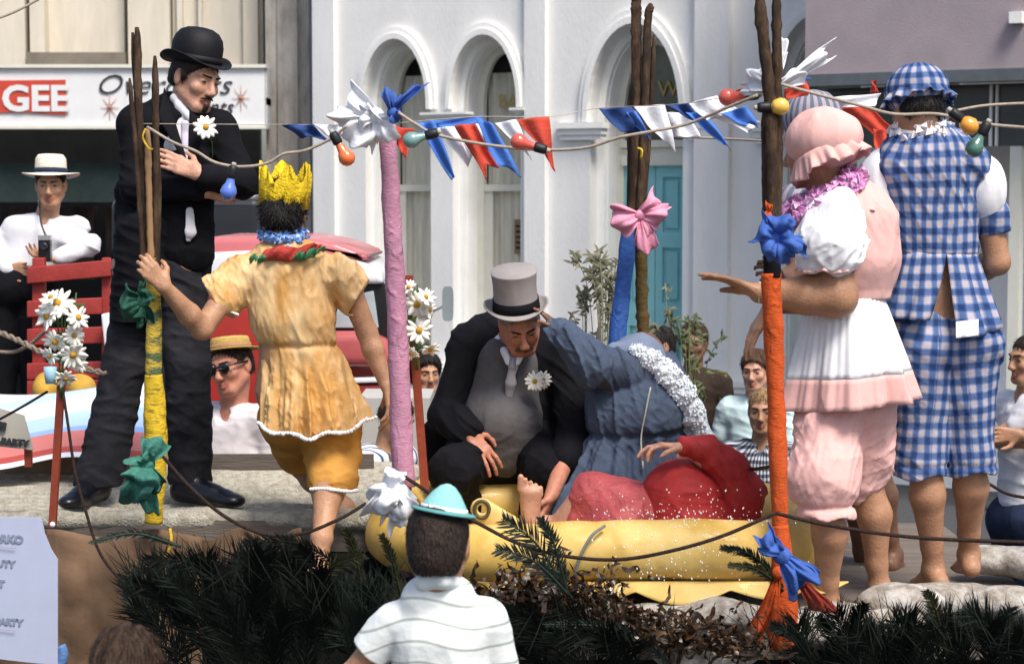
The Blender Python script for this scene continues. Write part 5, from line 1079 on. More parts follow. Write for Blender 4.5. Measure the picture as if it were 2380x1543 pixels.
# man with panama hat and camera on the truck tray
D = 10.9; p = rel(D); TZ = p(0, 610).z-1.02
r, hd, _ = onlooker(118, 430, D, (.10, -.97, -.12), 'smiling man in cream panama hat and white shirt holding a camera behind the red rail', SK_OLIVE, HAIR_DK, C_SHIRT, C_BLACK, 1.0, TZ, sleeve='long', smile=1.0, h=.008, lean=(-.24, 0),
   arms=(((p(-15, 560, .0)), p(15, 625, -.1), (1, -.2, 0)), ((p(208, 570, -.02)), p(135, 598, -.16), (-1, -.2, .15))))
for o_ in [r]: pass
STRAW = mat('cream_straw', (.72, .66, .54), .8, .08, 60, .4, 200)
hat('panama_hat', hd.p(0, -.02, .055), hd.u-hd.f*.20, hd.f, [(.084, 0), (.083, .04), (.080, .085), (.066, .105), (.04, .100), (.02, .108), (0, .108)], (.082, .150), STRAW, (.085, .002, .084, .030), cloth('navy_ribbon', (.02, .03, .06)), curl=.004, curl_f=.020, label='cream panama hat with a navy band on the smiling man with the camera')
cm = empty('camera', p(105, 578, -.24), 'small black and silver camera held by the man in the panama hat', 'camera'); bm = MB(); c = p(105, 580, -.24); bm.box((c.x-.032, c.y-.02, c.z-.06), (c.x+.032, c.y+.02, c.z+.05)); bm.build('body', LEATHER, cm, False)
b = MB(); b.box((c.x-.033, c.y-.021, c.z+.0505), (c.x+.033, c.y+.021, c.z+.075)); b.build('top_plate', mat('brushed_silver', (.5, .5, .5), .35, metal=.8), cm, False)
b = MB(); b.lathe([(0, 0), (.022, 0), (.022, .02), (.016, .022), (0, .018)], frame((c.x, c.y-.021, c.z+.015), (0, -1, 0), (0, 0, 1)), 20); b.build('lens', mat('lens_glass', (.02, .02, .03), .05), cm)
b = MB(); b.tube(catmull([p(92, 478, -.10), p(96, 520, -.17), p(112, 560, -.22)], 5), .006, 5); b.tube(catmull([p(92, 478, -.10), p(90, 466, .0)], 3), .006, 5); b.build('strap', LEATHER, cm)
# man with sunglasses and straw boater
D = 9.45; p = rel(D)
r, hd, _ = onlooker(538, 850, D, (-.42, -.88, -.12), 'man in dark sunglasses, yellow straw hat and white ribbed shirt sitting behind the float deck', SK_RED, HAIR_DK, cloth('white_ribbed_knit', (.62, .58, .60), .08, bscale=120), C_CHAR, 1.12, 0., smile=.5, up=(-.14, .1, 1), h=.008)
r['label'] = 'man in dark sunglasses, yellow straw hat and white ribbed shirt behind the deck'
b = MB()
for s in (-1, 1): 
    b = MB(); b.lathe([(0, -.002), (.028, -.002), (.030, .002), (.026, .006), (0, .008)], frame(hd.p(s*.034, .104, .006), hd.f, hd.u), 18); b.build('sunglass_lens', mat('black_lens', (.004, .004, .005), .08, spec=.6), r)
b = MB(); b.tube([hd.p(-.086, .0, .01), hd.p(-.072, .09, .016), hd.p(-.01, .112, .014), hd.p(.01, .112, .014), hd.p(.072, .09, .016), hd.p(.086, .0, .01)], .005, 6); b.build('sunglass_frame', LEATHER, r)
hat('straw_hat', hd.p(0, -.02, .062), hd.u-hd.f*.22, hd.f, [(.088, 0), (.086, .05), (.080, .062), (0, .064)], (.086, .135), mat('yellow_straw', (.48, .33, .10), .8, .2, 70, .5, 200), (.090, .002, .089, .03), cloth('tan_ribbon', (.35, .2, .1)), curl=.0, curl_f=.0, label='yellow straw hat tipped back on the man in sunglasses')
# others behind the float
CAMO = mat('brown_leafy_print', (.035, .022, .016), .9, .2, 12, .3, col2=(.10, .13, .04), vthr=(.58, .62)); LBLUE = gingham('pale_blue_check', (.7, .75, .8), (.42, .58, .72), (.2, .35, .55), .05)
CHK = gingham('black_white_check', (.62, .64, .68), (.12, .14, .18), (.01, .012, .02), .034); STRI = stripes('white_shirt_blue_stripes', (.72, .74, .78), (.06, .09, .17), .052, .32, 2)
cz = lambda c: cyl_uv(c, .17)
onlooker(990, 868, 11.5, (.35, -.93, -.05), 'dark-haired woman in pale blue dress behind the red stake with daisies', SK_OLIVE, HAIR_BLACK, LBLUE, LBLUE, .92, uv=cz, smile=.8, hairk=dict(puff=.022, low=-.10, back=.01))
for o_ in COL.objects:
    if o_.name.startswith('trousers') and o_.data.materials[0].name == 'pale_blue_check' and not o_.data.attributes.get('uvp'):
        V = np.zeros(len(o_.data.vertices)*3); o_.data.vertices.foreach_get('co', V); V = V.reshape(-1, 3); at = o_.data.attributes.new('uvp', 'FLOAT_VECTOR', 'POINT'); at.data.foreach_set('vector', cyl_uv((0, 0, 0), .17)(V).astype(np.float32).ravel())
onlooker(922, 968, 9.5, (.7, -.5, -.5), 'child in white shirt with navy stripes bending behind the pink wrapped pole', SK_OLIVE, HAIR_BROWN, STRI, JEAN, .86, uv=cz, lean=(-.38, .10))
D = 12.2; p = rel(D)
onlooker(1612, 796, D, (-.25, -.95, -.1), 'person in dark leafy costume standing in front of the turquoise door', SK_BROWN, HAIR_BROWN, CAMO, C_BLACK, 1.0, smile=.3, hairk=dict(low=-.10, puff=.008))
onlooker(1528, 805, 11.6, (-.85, -.5, 0), 'dark-haired person mostly hidden behind the slate blue cap', SK_TAN, HAIR_BLACK, CAMO, C_BLACK, 1.0)
onlooker(1756, 862, 11.9, (-.35, -.92, -.08), 'woman with short brown hair in pale top, just left of the orange pole', SK_FAIR, HAIR_AUB, cloth('pale_aqua_cotton', (.55, .70, .72)), JEAN, .98, smile=1.0, hairk=dict(low=-.07, puff=.012))
onlooker(1774, 955, 10.2, (-.25, -.95, -.05), 'boy in black and white checked shirt behind the orange wrapped pole', SK_TAN, HAIR_FAIR, CHK, JEAN, .95, smile=.9, uv=cz, hairk=dict(low=-.04), sleeve='long', dark=True)
D = 9.7; p = rel(D)
onlooker(2392, 835, D, (-.9, -.4, -.05), 'man in white t-shirt with folded arms at the right edge', SK_TAN, HAIR_DK, C_SHIRT, JEAN, 1.0, arms=(((p(2300, 1020, .0)), p(2380, 1030, -.2), (1, 0, .3)), ((p(2460, 1040, -.1)), p(2370, 1010, -.25), (-1, 0, 0))), h=.008)
# ================================================================== the float
ZL = P(350, 1172, 8.0).z; ZR = P(1925, 1415, 7.0).z-.02
fl = empty('parade_float', (P(1190, 1400, 7.6).x, 7.6, 0), 'parade float on a truck bed, brown paper skirting at left and dark leafy sides', 'float')
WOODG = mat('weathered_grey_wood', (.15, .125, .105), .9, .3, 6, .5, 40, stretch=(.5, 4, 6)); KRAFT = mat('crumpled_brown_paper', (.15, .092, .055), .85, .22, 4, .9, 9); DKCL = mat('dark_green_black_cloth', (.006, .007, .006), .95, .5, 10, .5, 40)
x0, x1 = P(-330, 1200, 7.4).x, P(900, 1200, 7.4).x; x2 = P(2480, 1400, 7.0).x
b = MB(); b.box((x0, 7.72, ZL-.14), (x1, 9.35, ZL-.02)); b.build('deck', WOODG, fl, False)
b = MB(); b.box((x1+.004, 7.0, ZR-.16), (x2, 9.1, ZR-.02)); b.build('lower_deck', WOODG, fl, False)
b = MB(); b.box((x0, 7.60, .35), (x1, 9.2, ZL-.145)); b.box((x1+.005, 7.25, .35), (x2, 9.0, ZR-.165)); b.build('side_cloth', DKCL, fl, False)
# brown paper skirting, crumpled
def paper(name, xa, xb, ya, yb, D, amp, m, par, seed=0, th=.003, topf=None, botf=None):
    def fn(u, v):
        x = xa+(xb-xa)*u; y = ya+(yb-ya)*v+(topf(u)*(1-v) if topf else 0)+(botf(u)*v if botf else 0); q = np.array([[u*(xb-xa)*.002, v*(yb-ya)*.002, seed]])
        dd = amp*(.6*snoise(q, 5, seed)[0]+.9*(1-abs(snoise(q, 11, seed+1)[0]))**2+.5*(1-abs(snoise(q, 27, seed+2)[0]))**2); return P(x, y, D+dd)
    b = MB(); b.sheet(fn, 40, 30, th); return b.build(name, m, par)
paper('paper_skirt', -60, 470, 1238, 1700, 7.36, .05, KRAFT, fl, 1, topf=lambda u: 9*math.sin(u*14)); paper('paper_skirt', 450, 700, 1240, 1300, 7.40, .05, KRAFT, fl, 5, topf=lambda u: 14*math.sin(u*11), botf=lambda u: 25*math.sin(u*9)+14*math.sin(u*23)-30*u)
for (xx, yy) in ((300, 9.0), (1300, 8.9), (2200, 8.9), (300, 7.7), (1300, 7.6), (2200, 7.6)):
    c = P(xx, 1500, yy); M4 = Matrix.Translation((c.x, yy, .42)) @ Matrix.Rotation(math.pi/2, 4, 'X'); b = MB(); b.lathe([(0, -.12), (.4, -.12), (.42, -.08), (.42, .08), (.4, .12), (0, .12)], M4, 28); b.build('wheel', mat('rubber', (.02, .02, .02), .8), fl)
# thick straw/sacking mat with a rolled edge
SAND = mat('sand_coloured_matting', (.26, .235, .18), .95, .2, 30, 1.0, 110, col2=(.48, .45, .37), vthr=(.3, .62))
F = SDF(.012); xs = np.linspace(x0+.02, x1+.08, 16)
for a, c in zip(xs[:-1], xs[1:]): F.cap((a, 7.74+.02*math.sin(a*4), ZL-.022), (c, 7.74+.02*math.sin(c*4), ZL-.022), .028, None, .03)
for yy in np.arange(7.78, 9.3, .12): F.cap((x0+.02, yy, ZL-.028), (x1+.02, yy, ZL-.028), .032, None, .05)
def matwave(q):
    e = .5+.5*np.sin(q[:, 0]*3.1+.8); return -.010*snoise(q, 14, 3)-.006*snoise(q, 40, 4)-.003*snoise(q, 120, 5)
F.disp.append(matwave); o = F.mesh('sacking_mat', SAND, None, smooth_it=1); tag(o, 'thick sand coloured sacking mat spread over the left deck', 'mat')
o = paper('brown_paper_sheet', -60, 300, 1062, 1128, 8.9, .05, mat('pale_brown_paper', (.30, .21, .14), .85, .2, 4, .7, 9), None, 8); tag(o, 'crumpled brown paper sheet along the back of the left deck', 'paper')
b = MB(); a, c = P(470, 1116, 9.0), P(868, 1056, 9.0); b.box((a.x, 9.0, ZL+.0), (c.x, 9.03, c.z)); o = b.build('wooden_plank', mat('grey_brown_plank', (.12, .10, .085), .9, .3, 5, .5, 30, stretch=(.4, 1, 5)), smooth=False); tag(o, 'grey brown plank standing on edge behind the yellow bloomers', 'plank')
b = MB(); a, c = P(835, 1110, 10.2), P(1000, 925, 10.2); b.box((a.x, 10.2, .0), (c.x, 10.7, c.z)); o = b.build('grey_crate', mat('flat_grey_paint', (.42, .41, .38), .8, .08, 5), smooth=False); tag(o, 'flat grey box behind the pink wrapped pole', 'box')
# rocks / white paper shore
ROCK = mat('papier_mache_rock', (.22, .19, .155), .9, .25, 14, .8, 50, col2=(.46, .44, .41), vthr=(.40, .62))
rr = random.Random(5)
def rock(pts, h, seed, label, m=ROCK):
    F = SDF(.010)
    for (x, y, D, r, fx) in pts: F.ell(P(x, y, D), (px(r*fx, D), px(r*1.1, D), px(r*.62, D)), None, .06)
    F.disp.append(lambda q: -.018*np.abs(snoise(q, 14, seed))-.010*snoise(q, 34, seed+1)-.004*np.abs(snoise(q, 90, seed+2))); o = F.mesh('paper_rock', m, None); tag(o, label, 'rock', 'crumpled paper rocks along the shore'); return o
rock([(1560, 1440, 6.95, 60, 2.2), (1680, 1430, 6.9, 55, 1.8)], 0, 1, 'long pale crumpled paper rock under the right half of the raft')
rock([(1880, 1460, 6.75, 75, 1.4), (1960, 1440, 6.85, 60, 1.4)], 0, 4, 'pale crumpled paper rock behind the foot of the orange pole')
rock([(1640, 1520, 6.7, 55, 2.2)], 0, 7, 'low pale crumpled paper rock between the seaweed and the orange pole')
rock([(2110, 1400, 7.0, 70, 1.7), (2220, 1390, 7.1, 55, 1.8)], 0, 9, 'pale crumpled paper rock under the feet of the gingham figure')
rock([(2330, 1300, 7.7, 50, 2.0), (2440, 1310, 7.6, 60, 1.5)], 0, 12, 'whitish crumpled paper rock at the right edge')
rock([(2340, 1400, 7.0, 60, 1.8)], 0, 15, 'shaded crumpled paper rock in the bottom right, behind the fronds')
rock([(2080, 1450, 6.9, 55, 1.6)], 0, 18, 'grey crumpled paper rock between the legs of the pink figure and the fronds')
# ---------------- raft
RUB = mat('yellow_rubber', (.50, .30, .04), .58, .12, 4, .3, 14, spec=.4, coat=.10, col2=(.66, .48, .17), vthr=(.35, .65)); RUBB = mat('brass_eyelet', (.10, .075, .03), .5, metal=.5)
rf = empty('inflatable_raft', P(1430, 1330, 7.6), 'yellow inflatable raft with scalloped lower edge holding the wet red figure', 'raft')
tz = P(1500, 1287, 7.05).z; rt = .108
xl, xr = P(905, 1250, 7.2).x, P(1905, 1260, 7.2).x; yf, yb = 7.05, 8.22; pts = []
rc = .42
for (cx_, cy_, a0) in ((xr-rc, yf+rc, -90), (xr-rc, yb-rc, 0), (xl+rc, yb-rc, 90), (xl+rc, yf+rc, 180)):
    for k in range(9): a = R(a0+k*90/8); pts.append((cx_+rc*math.cos(a), cy_+rc*math.sin(a)))
dense = []
for i in range(len(pts)):
    a, c = pts[i], pts[(i+1) % len(pts)]; L = math.hypot(c[0]-a[0], c[1]-a[1]); n = max(1, int(L/.06))
    for k in range(n): dense.append((a[0]+(c[0]-a[0])*k/n, a[1]+(c[1]-a[1])*k/n))
b = MB(); P3 = [Vector((x, y, tz+.012*math.sin(x*3)+(.02 if x < xl+.2 else 0))) for x, y in dense]; b.tube(P3, [rt*(1+.022*math.sin(i*.7)+.018*math.sin(i*1.9+1)+(-.03 if i % 9 == 4 else 0)) for i in range(len(P3))], 36, closed=True); tb_ = b.build('tube', RUB, rf); nv_ = len(tb_.data.vertices); co_ = np.zeros(nv_*3); tb_.data.vertices.foreach_get('co', co_); co_ = co_.reshape(-1, 3); co_ *= 1; co_[:, 2] += .006*snoise(co_, 11, 3)+.003*snoise(co_, 34, 4); co_[:, 1] += .008*snoise(co_, 13, 5)+.004*snoise(co_, 40, 6); tb_.data.vertices.foreach_set('co', co_.ravel()); wrinkle(RUB, .5, 6)
b = MB(); b.add([(x, y, tz-.06) for x, y in pts], [tuple(range(len(pts)))]); b.add([(x, y, tz-.068) for x, y in pts], [tuple(reversed(range(len(pts))))]); b.build('floor', RUB, rf, False)
def sk_(u, v):
    x = P(1085, 1340, 7.0).x+(P(1970, 1340, 7.0).x-P(1085, 1340, 7.0).x)*u; s = abs(math.sin(x*13+.8*math.sin(x*5))); e = min(1, u*9, (1-u)*9); return Vector((x, 6.985-.05*v*e-.025*math.sin(x*13)*v, tz-rt*.80-v*e*(.022+.040*s+.008*math.sin(x*4))))
b = MB(); b.sheet(sk_, 120, 5, .004); b.build('scalloped_edge', RUB, rf)
F = SDF(.006); c = P(1120, 1182, 7.1); F.cap(c, c+Vector((.08, 0, -.08)), .042, .07, .03, flat=((0, 1, .2), .4)); F.ell(c, (.016, .08, .016), None, .004, True); F.mesh('lug', RUB, rf)
b = MB(); M4 = frame(c+Vector((0, -.018, 0)), (0, -1, .1), (0, 0, 1)); b.tube([M4 @ Vector((.026*math.cos(a), .030*math.sin(a), 0)) for a in np.linspace(0, 2*math.pi, 25)[:-1]], .007, 6, closed=True); b.build('eyelet', RUBB, rf)
b = MB(); b.tube(catmull([P(1405, 1218, 7.0)+Vector((0, -.03, 0)), P(1375, 1245, 6.93), P(1350, 1290, 6.92), P(1335, 1340, 6.93)], 5), .006, 6); b.build('cord', cloth('grey_cord', (.16, .18, .17)), rf)
# water: thin stream from the raft and droplets
WAT = mat('water', (.92, .96, .98), .04, .01, 3, spec=.6, trans=1.0); WATD = mat('white_spray', (.80, .84, .86), .15, .03, 3, spec=.7)
F = SDF(.005); F.chain([P(1412, 1366, 6.9), P(1428, 1400, 6.86), P(1442, 1366, 6.9)], [.016, .010, .014], .01, flat=((0, 1, 0), .35)); F.chain([P(1428, 1395, 6.86), P(1424, 1425, 6.84), P(1430, 1470, 6.8)], [.014, .020, .03], .01); F.disp.append(folds(.004, 60)); o = F.mesh('water_stream', WAT, None); tag(o, kind='stuff')
b = MB(); rr = random.Random(8)
for i in range(330):
    x = rr.gauss(1590, 130); y = rr.uniform(1130, 1350) if rr.random() < .7 else rr.uniform(1180, 1220); D = 6.9-rr.uniform(0, .25) if y > 1190 else 7.22-rr.uniform(0, .2)
    r = rr.uniform(.0012, .0035); c = P(x, y, D); b.lathe([(0, -r*1.4), (r, 0), (0, r*1.4)], Matrix.Translation(c), 5)
o = b.build('water_spray', WATD, None); tag(o, kind='stuff')
# ---------------- poles
BARK = mat('dark_brown_cane', (.035, .020, .012), .85, .5, 30, .8, 80, stretch=(1, 1, .3), col2=(.11, .065, .035), vthr=(.45, .7)); WOODL = mat('split_pale_wood', (.34, .20, .10), .8, .2, 10, .4, 60, stretch=(1, 1, .1))
def crepe(name, c, c2=None, thr=None):
    m = mat(name, c, .85, .15, 22, .4, 60, spec=.15, stretch=(1, 1, 3.5), col2=c2, vthr=thr); wrinkle(m, .7, 22); return m
def stick(root, pts, w, m=BARK, seed=0, name='cane'):
    rr = random.Random(seed); q = catmull(pts, 14); b = MB(); n = len(q); b.tube([c+Vector((rr.gauss(0, w*.05), rr.gauss(0, w*.05), 0)) for c in q], [w*(1+.06*rr.uniform(-1, 1)+(.20 if rr.random() < .10 else 0))*(1 if i < n-3 else (.85, .7, .45)[i-n+3]) for i in range(n)], 9); return b.build(name, m, root)
def wrap(root, pts, rs, m, seed=0, name='crepe_wrap', pitch=.075):
    q = catmull(pts, 16); n = len(q); segs = 28; vs = []; fs = []; rr = random.Random(seed); ph = [rr.uniform(0, 6.28) for _ in range(4)]; s = 0
    for i, c in enumerate(q):
        if i: s += (q[i]-q[i-1]).length
        t = (q[min(i+1, n-1)]-q[max(i-1, 0)]).normalized(); x = t.cross(Vector((0, 1, 0))).normalized(); y = t.cross(x); f = i/(n-1)*(len(rs)-1); j = min(int(f), len(rs)-2); r0 = rs[j]+(rs[j+1]-rs[j])*(f-j)
        for k in range(segs):
            a = 2*math.pi*k/segs; sp = ((s+a/(2*math.pi)*pitch)/pitch) % 1; r = r0*(1+.05*(sp**3)+.035*math.sin(a*2+s*23+ph[0])+.03*math.sin(a*3-s*41+ph[1])+.03*math.sin(s*17+ph[2])*math.sin(a+ph[3])+.03*max(0, math.sin(a*1+s*62+2*math.sin(s*9)))**6); vs.append(c+(x*math.cos(a)+y*math.sin(a))*r)
    for i in range(n-1):
        for k in range(segs): fs.append((i*segs+k, i*segs+(k+1) % segs, (i+1)*segs+(k+1) % segs, (i+1)*segs+k))
    fs += [tuple(range(segs-1, -1, -1)), tuple((n-1)*segs+k for k in range(segs))]
    return mk(name, vs, fs, m, root)
# A: yellow/green pole at the left
D = 7.36; p = rel(D); pa = empty('decorated_pole', p(357, 1250), 'left pole of rough canes wrapped in yellow and green crepe, held by the crowned figure', 'pole')
stick(pa, [p(348, 640), p(338, 500), p(322, 250), p(319, 64)], .0155, seed=1); stick(pa, [p(340, 640, .02), p(327, 400, .02), p(308, 76, .02)], .010, seed=2); stick(pa, [p(334, 640, -.02), p(320, 400, -.02), p(301, 182, -.02)], .009, seed=3); stick(pa, [p(362, 640, .02), p(362, 350, .02), p(360, 130, .02)], .0125, seed=4); stick(pa, [p(352, 640, -.03), p(346, 450, -.03), p(343, 296, -.03)], .012, WOODL, 5, 'split_stake'); stick(pa, [p(366, 640, .03), p(370, 450, .03), p(364, 300, .03)], .008, seed=6)
YG = mat('yellow_green_crepe', (.09, .13, .06), .85, .1, 7, .9, 70, stretch=(1, 1, 3), col2=(.60, .42, .06), vthr=(.44, .54)); YC = crepe('yellow_crepe', (.30, .22, .03), (.62, .42, .03), (.36, .5)); GC = mat('dark_green_crepe', (.012, .07, .045), .8, .3, 20, .8, 60); GC2 = mat('sea_green_crepe', (.04, .17, .13), .75, .3, 20, .8, 60)
wrap(pa, [p(350, 600), p(358, 720), p(357, 880)], [.020, .027, .030], YG, 1); wrap(pa, [p(357, 870), p(360, 960), p(362, 1020), p(361, 1110), p(357, 1215)], [.032, .040, .044, .036, .033], YC, 2)
b = MB(); b.tube(catmull([p(395, 1228, -.05), p(398, 1255, -.07), p(388, 1290, -.06), p(380, 1296, -.06)], 5), .006, 5); b.build('string_end', YC, pa); b = MB(); b.tube(catmull([p(338, 300, -.05), p(332, 320, -.06), p(345, 345, -.06), p(355, 347, -.06)], 5), .004, 5); b.build('yellow_string', YC, pa)
# crepe bows
def crumple(p3, seed, amp): q = np.array([p3]); return Vector((snoise(q, 38, seed)[0], snoise(q, 42, seed+1)[0]*1.2, snoise(q, 36, seed+2)[0]))*amp
def bow(name, label, x, y, D, petals, m, knot=.028, seed=0, amp=.010, group=None, cat='bow', knotm=None):
    """petals: (dx, dy, width px, puff): crumpled loops and tails of thin crepe"""
    c = P(x, y, D); r = empty(name, c, label, cat, group); F = SDF(.005); F.ell(c, (knot, knot*.8, knot), None, .01); F.disp.append(folds(.006, 60, seed=seed)); F.mesh('knot', knotm or m, r)
    for i, (dx, dy, w_, pf) in enumerate(petals):
        e = P(x+dx, y+dy, D); d = e-c; L = d.length; dn = d.normalized(); s = dn.cross(Vector((0, 1, 0))).normalized(); wd = px(w_, D)/2; sg = -1 if i % 2 else 1
        ph = [math.sin(seed*3.1+i*k_*1.7)*3 for k_ in (1, 2, 3)]
        def fn(u, v):
            t = v; ww = wd*(.22+.78*min(1, t*1.35)**.7)*(1+.10*math.sin(t*5+ph[0])); LL = L*(1+.14*math.sin(u*4.3+ph[1])+.05*math.sin(u*11+ph[2])); q = c+dn*(LL*t)+s*((u-.5)*2*ww)
            q = q+Vector((0, -1, 0))*(pf*1.2*math.sin(t*2.7)+.020*math.sin(u*6.5+ph[2]+t*2)*t+.006*math.sin(u*17+ph[0])*(1-t*.6)-.01); return q+crumple(q, seed*7+i, amp*1.5*min(1, t*2))
        b = MB(); b.sheet(fn, 26, 20, .0016); b.build('loop', m, r)
    return r
WC = mat('white_crepe', (.78, .79, .83), .8, .05, 12, .3, 60); PC = mat('pink_crepe', (.72, .30, .42), .8, .08, 12, .3, 60); BC = mat('blue_crepe', (.045, .11, .38), .8, .2, 12, .4, 60); OC = crepe('orange_crepe', (.52, .085, .02)); PW = crepe('pink_lilac_crepe', (.46, .22, .31)); BW = crepe('royal_blue_crepe', (.05, .13, .42))
bow('crepe_bow', 'dark green crumpled crepe bow near the hand on the left pole', 330, 700, 7.2, [(-42, -15, 52, .05), (-25, 40, 50, .04), (18, -18, 40, .04), (8, 48, 30, .02), (-30, 10, 60, .07), (-5, -52, 14, .02)], GC, seed=3, amp=.018)
bow('crepe_bow', 'sea green crumpled crepe bow low on the left pole', 342, 1080, 7.12, [(-26, 84, 80, .06), (22, -60, 60, .03), (-14, 40, 88, .09), (30, 50, 44, .04), (0, 105, 50, .03), (-20, -30, 60, .05)], GC2, seed=5, amp=.014)
# B: pink pole
D = 7.25; p = rel(D); pb = empty('decorated_pole', p(938, 1330), 'pink crepe wrapped pole behind the crowned figure', 'pole')
wrap(pb, [p(899, 290), p(912, 520), p(925, 800), p(938, 1130)], [.030, .033, .036, .042], PW, 3, pitch=.06); stick(pb, [p(938, 1130), p(943, 1220), p(950, 1340)], .03, mat('lilac_brown_crepe', (.16, .10, .12), .85, .3, 20, .6), 7, 'pole_foot')
bow('crepe_bow', 'large white crepe bow on top of the pink pole', 872, 272, 7.12, [(-62, -58, 62, .03), (-92, -2, 40, .03), (-50, 58, 70, .03), (10, -8, 60, .06), (38, 58, 66, .04), (45, 15, 50, .04), (-20, 70, 40, .02), (-40, 5, 60, .05)], WC, .03, 11, .009)
bow('crepe_ribbon', 'twisted blue crepe ribbon on top of the pink pole', 912, 262, 7.05, [(66, -66, 26, .02), (-12, -50, 34, .03), (16, 18, 30, .02), (18, -40, 24, .02)], BC, .018, 13, .008, cat='ribbon')
bow('crepe_bow', 'white gauzy crepe bow at the foot of the pink pole', 915, 1120, 6.9, [(-38, 78, 80, .05), (22, 70, 80, .06), (-35, 45, 72, .06), (-10, 60, 70, .08), (30, 45, 60, .05), (10, 115, 40, .02), (5, -25, 60, .05), (-8, 90, 44, .03), (34, 100, 22, .01)], WC, .035, 15, .008)
# C: blue pole
D = 8.55; p = rel(D); pc = empty('decorated_pole', p(1425, 1180), 'blue crepe wrapped pole with dark canes rising in front of the door', 'pole')
wrap(pc, [p(1467, 490), p(1456, 600), p(1444, 700), p(1430, 830), p(1400, 1150)], [.034, .034, .035, .037, .04], BW, 5)
stick(pc, [p(1468, 560), p(1478, 300), p(1478, 60), p(1479, -20)], .022, seed=11); stick(pc, [p(1482, 560, -.02), p(1497, 300, -.02), p(1505, 60, -.02), p(1514, 10, -.02)], .017, seed=12); stick(pc, [p(1465, 540, .03), p(1466, 330, .03), p(1470, 200, .03)], .016, seed=13); stick(pc, [p(1488, 560, .02), p(1508, 330, .02), p(1521, 82, .02)], .0105, seed=14); stick(pc, [p(1498, 840, .05), p(1492, 700, .05), p(1488, 480, .04)], .026, mat('olive_brown_stake', (.10, .065, .02), .85, .3, 20, .6), 15)
b = MB(); b.tube(catmull([p(1482, 345, -.05), p(1492, 350, -.06), p(1490, 370, -.06)], 4), .006, 5); b.build('yellow_string', YC, pc)
bow('crepe_bow', 'pink crepe bow on the blue pole before the turquoise door', 1488, 500, 8.4, [(48, -40, 62, .03), (55, 5, 60, .04), (-62, -8, 34, .03), (-55, 25, 60, .03), (22, 78, 50, .02), (10, 60, 40, .02)], PC, .022, 21, .006)
# D: orange pole
D = 6.62; p = rel(D); pd = empty('decorated_pole', p(1810, 1480), 'orange crepe wrapped pole with tall dark canes at the right', 'pole')
wrap(pd, [p(1792, 635), p(1797, 760), p(1803, 900), p(1808, 1060), p(1814, 1230)], [.032, .033, .028, .031, .024], OC, 7, pitch=.10); wrap(pd, [p(1814, 1220), p(1818, 1300), p(1822, 1500)], [.026, .036, .050], OC, 8, pitch=.3)
stick(pd, [p(1793, 650), p(1795, 400), p(1786, 200), p(1762, -30)], .020, seed=21); stick(pd, [p(1797, 650, .02), p(1808, 400, .02), p(1806, 180, .02), p(1805, -30, .02)], .016, seed=22); stick(pd, [p(1786, 640, .03), p(1783, 450, .03), p(1780, 240, .03)], .017, seed=23)
wrap(pd, [p(1795, 560, -.0), p(1796, 645, -.0)], [.030, .028], C_BLACK, 9, 'black_tape')
bow('crepe_tail', 'orange crepe tail spreading left at the foot of the orange pole', 1808, 1330, 6.55, [(-55, 160, 40, .01), (-20, 150, 40, .01)], OC, .02, 25, .006, cat='ribbon'); bow('crepe_tail', 'dark red crepe tail spreading right at the foot of the orange pole', 1862, 1350, 6.75, [(60, 90, 60, .02), (110, 110, 40, .02)], mat('dark_red_crepe', (.18, .02, .01), .85, .3, 20, .6), .02, 27, .006, cat='ribbon')
bow('crepe_bow', 'blue crepe bow high on the orange pole beside the white puff sleeve', 1803, 552, 6.42, [(-45, -25, 70, .05), (-35, 35, 60, .05), (48, -8, 80, .05), (40, 35, 50, .04), (10, -45, 70, .05), (68, 22, 40, .03), (10, 55, 50, .04)], BC, .03, 23, .008)
bow('crepe_bow', 'blue crepe bow low on the orange pole', 1820, 1290, 6.45, [(-45, -55, 46, .03), (-30, -30, 50, .04), (45, 60, 60, .03), (72, 50, 50, .03), (30, 85, 50, .02)], BC, .03, 29, .012)
bow('crepe_knot', 'small orange crepe knot above the blue bow on the orange pole', 1785, 500, 6.5, [(5, -25, 18, .01), (-5, 30, 22, .01)], OC, .012, 30, .004, cat='ribbon')
# red stakes with daisies
REDP = mat('red_brown_paint', (.24, .045, .022), .6, .2, 10, .2, 60)
def stake(label, x0_, y0_, x1_, y1_, D0, w):
    a, c = P(x0_, y0_, D0), P(x1_, y1_, D0); r = empty('red_stake', c, label, 'stake'); b = MB(); d = (c-a); s = Vector((w, 0, 0))
    vs = [a-s+Vector((0, -w, 0)), a+s+Vector((0, -w, 0)), a+s+Vector((0, w, 0)), a-s+Vector((0, w, 0))]; vs += [v+d for v in vs]; b.add(vs, [(0, 1, 2, 3), (7, 6, 5, 4), (0, 4, 5, 1), (1, 5, 6, 2), (2, 6, 7, 3), (3, 7, 4, 0)]); b.build('post', REDP, r, False); return r
sa_ = stake('slim red stake standing at the left with a bunch of daisies on top', 143, 880, 122, 1224, 7.3, .013)
b = MB(); b.tube(catmull([P(122, 1220, 7.28), P(122, 1218, 7.26)], 2), .010, 8); b.build('bolt', WC, sa_)
sb_ = stake('slim red stake with daisies between the pink pole and the seated man', 950, 640, 988, 1140, 7.7, .016)
LEAFD = mat('dark_leaf', (.05, .09, .025), .7, .4, 20)
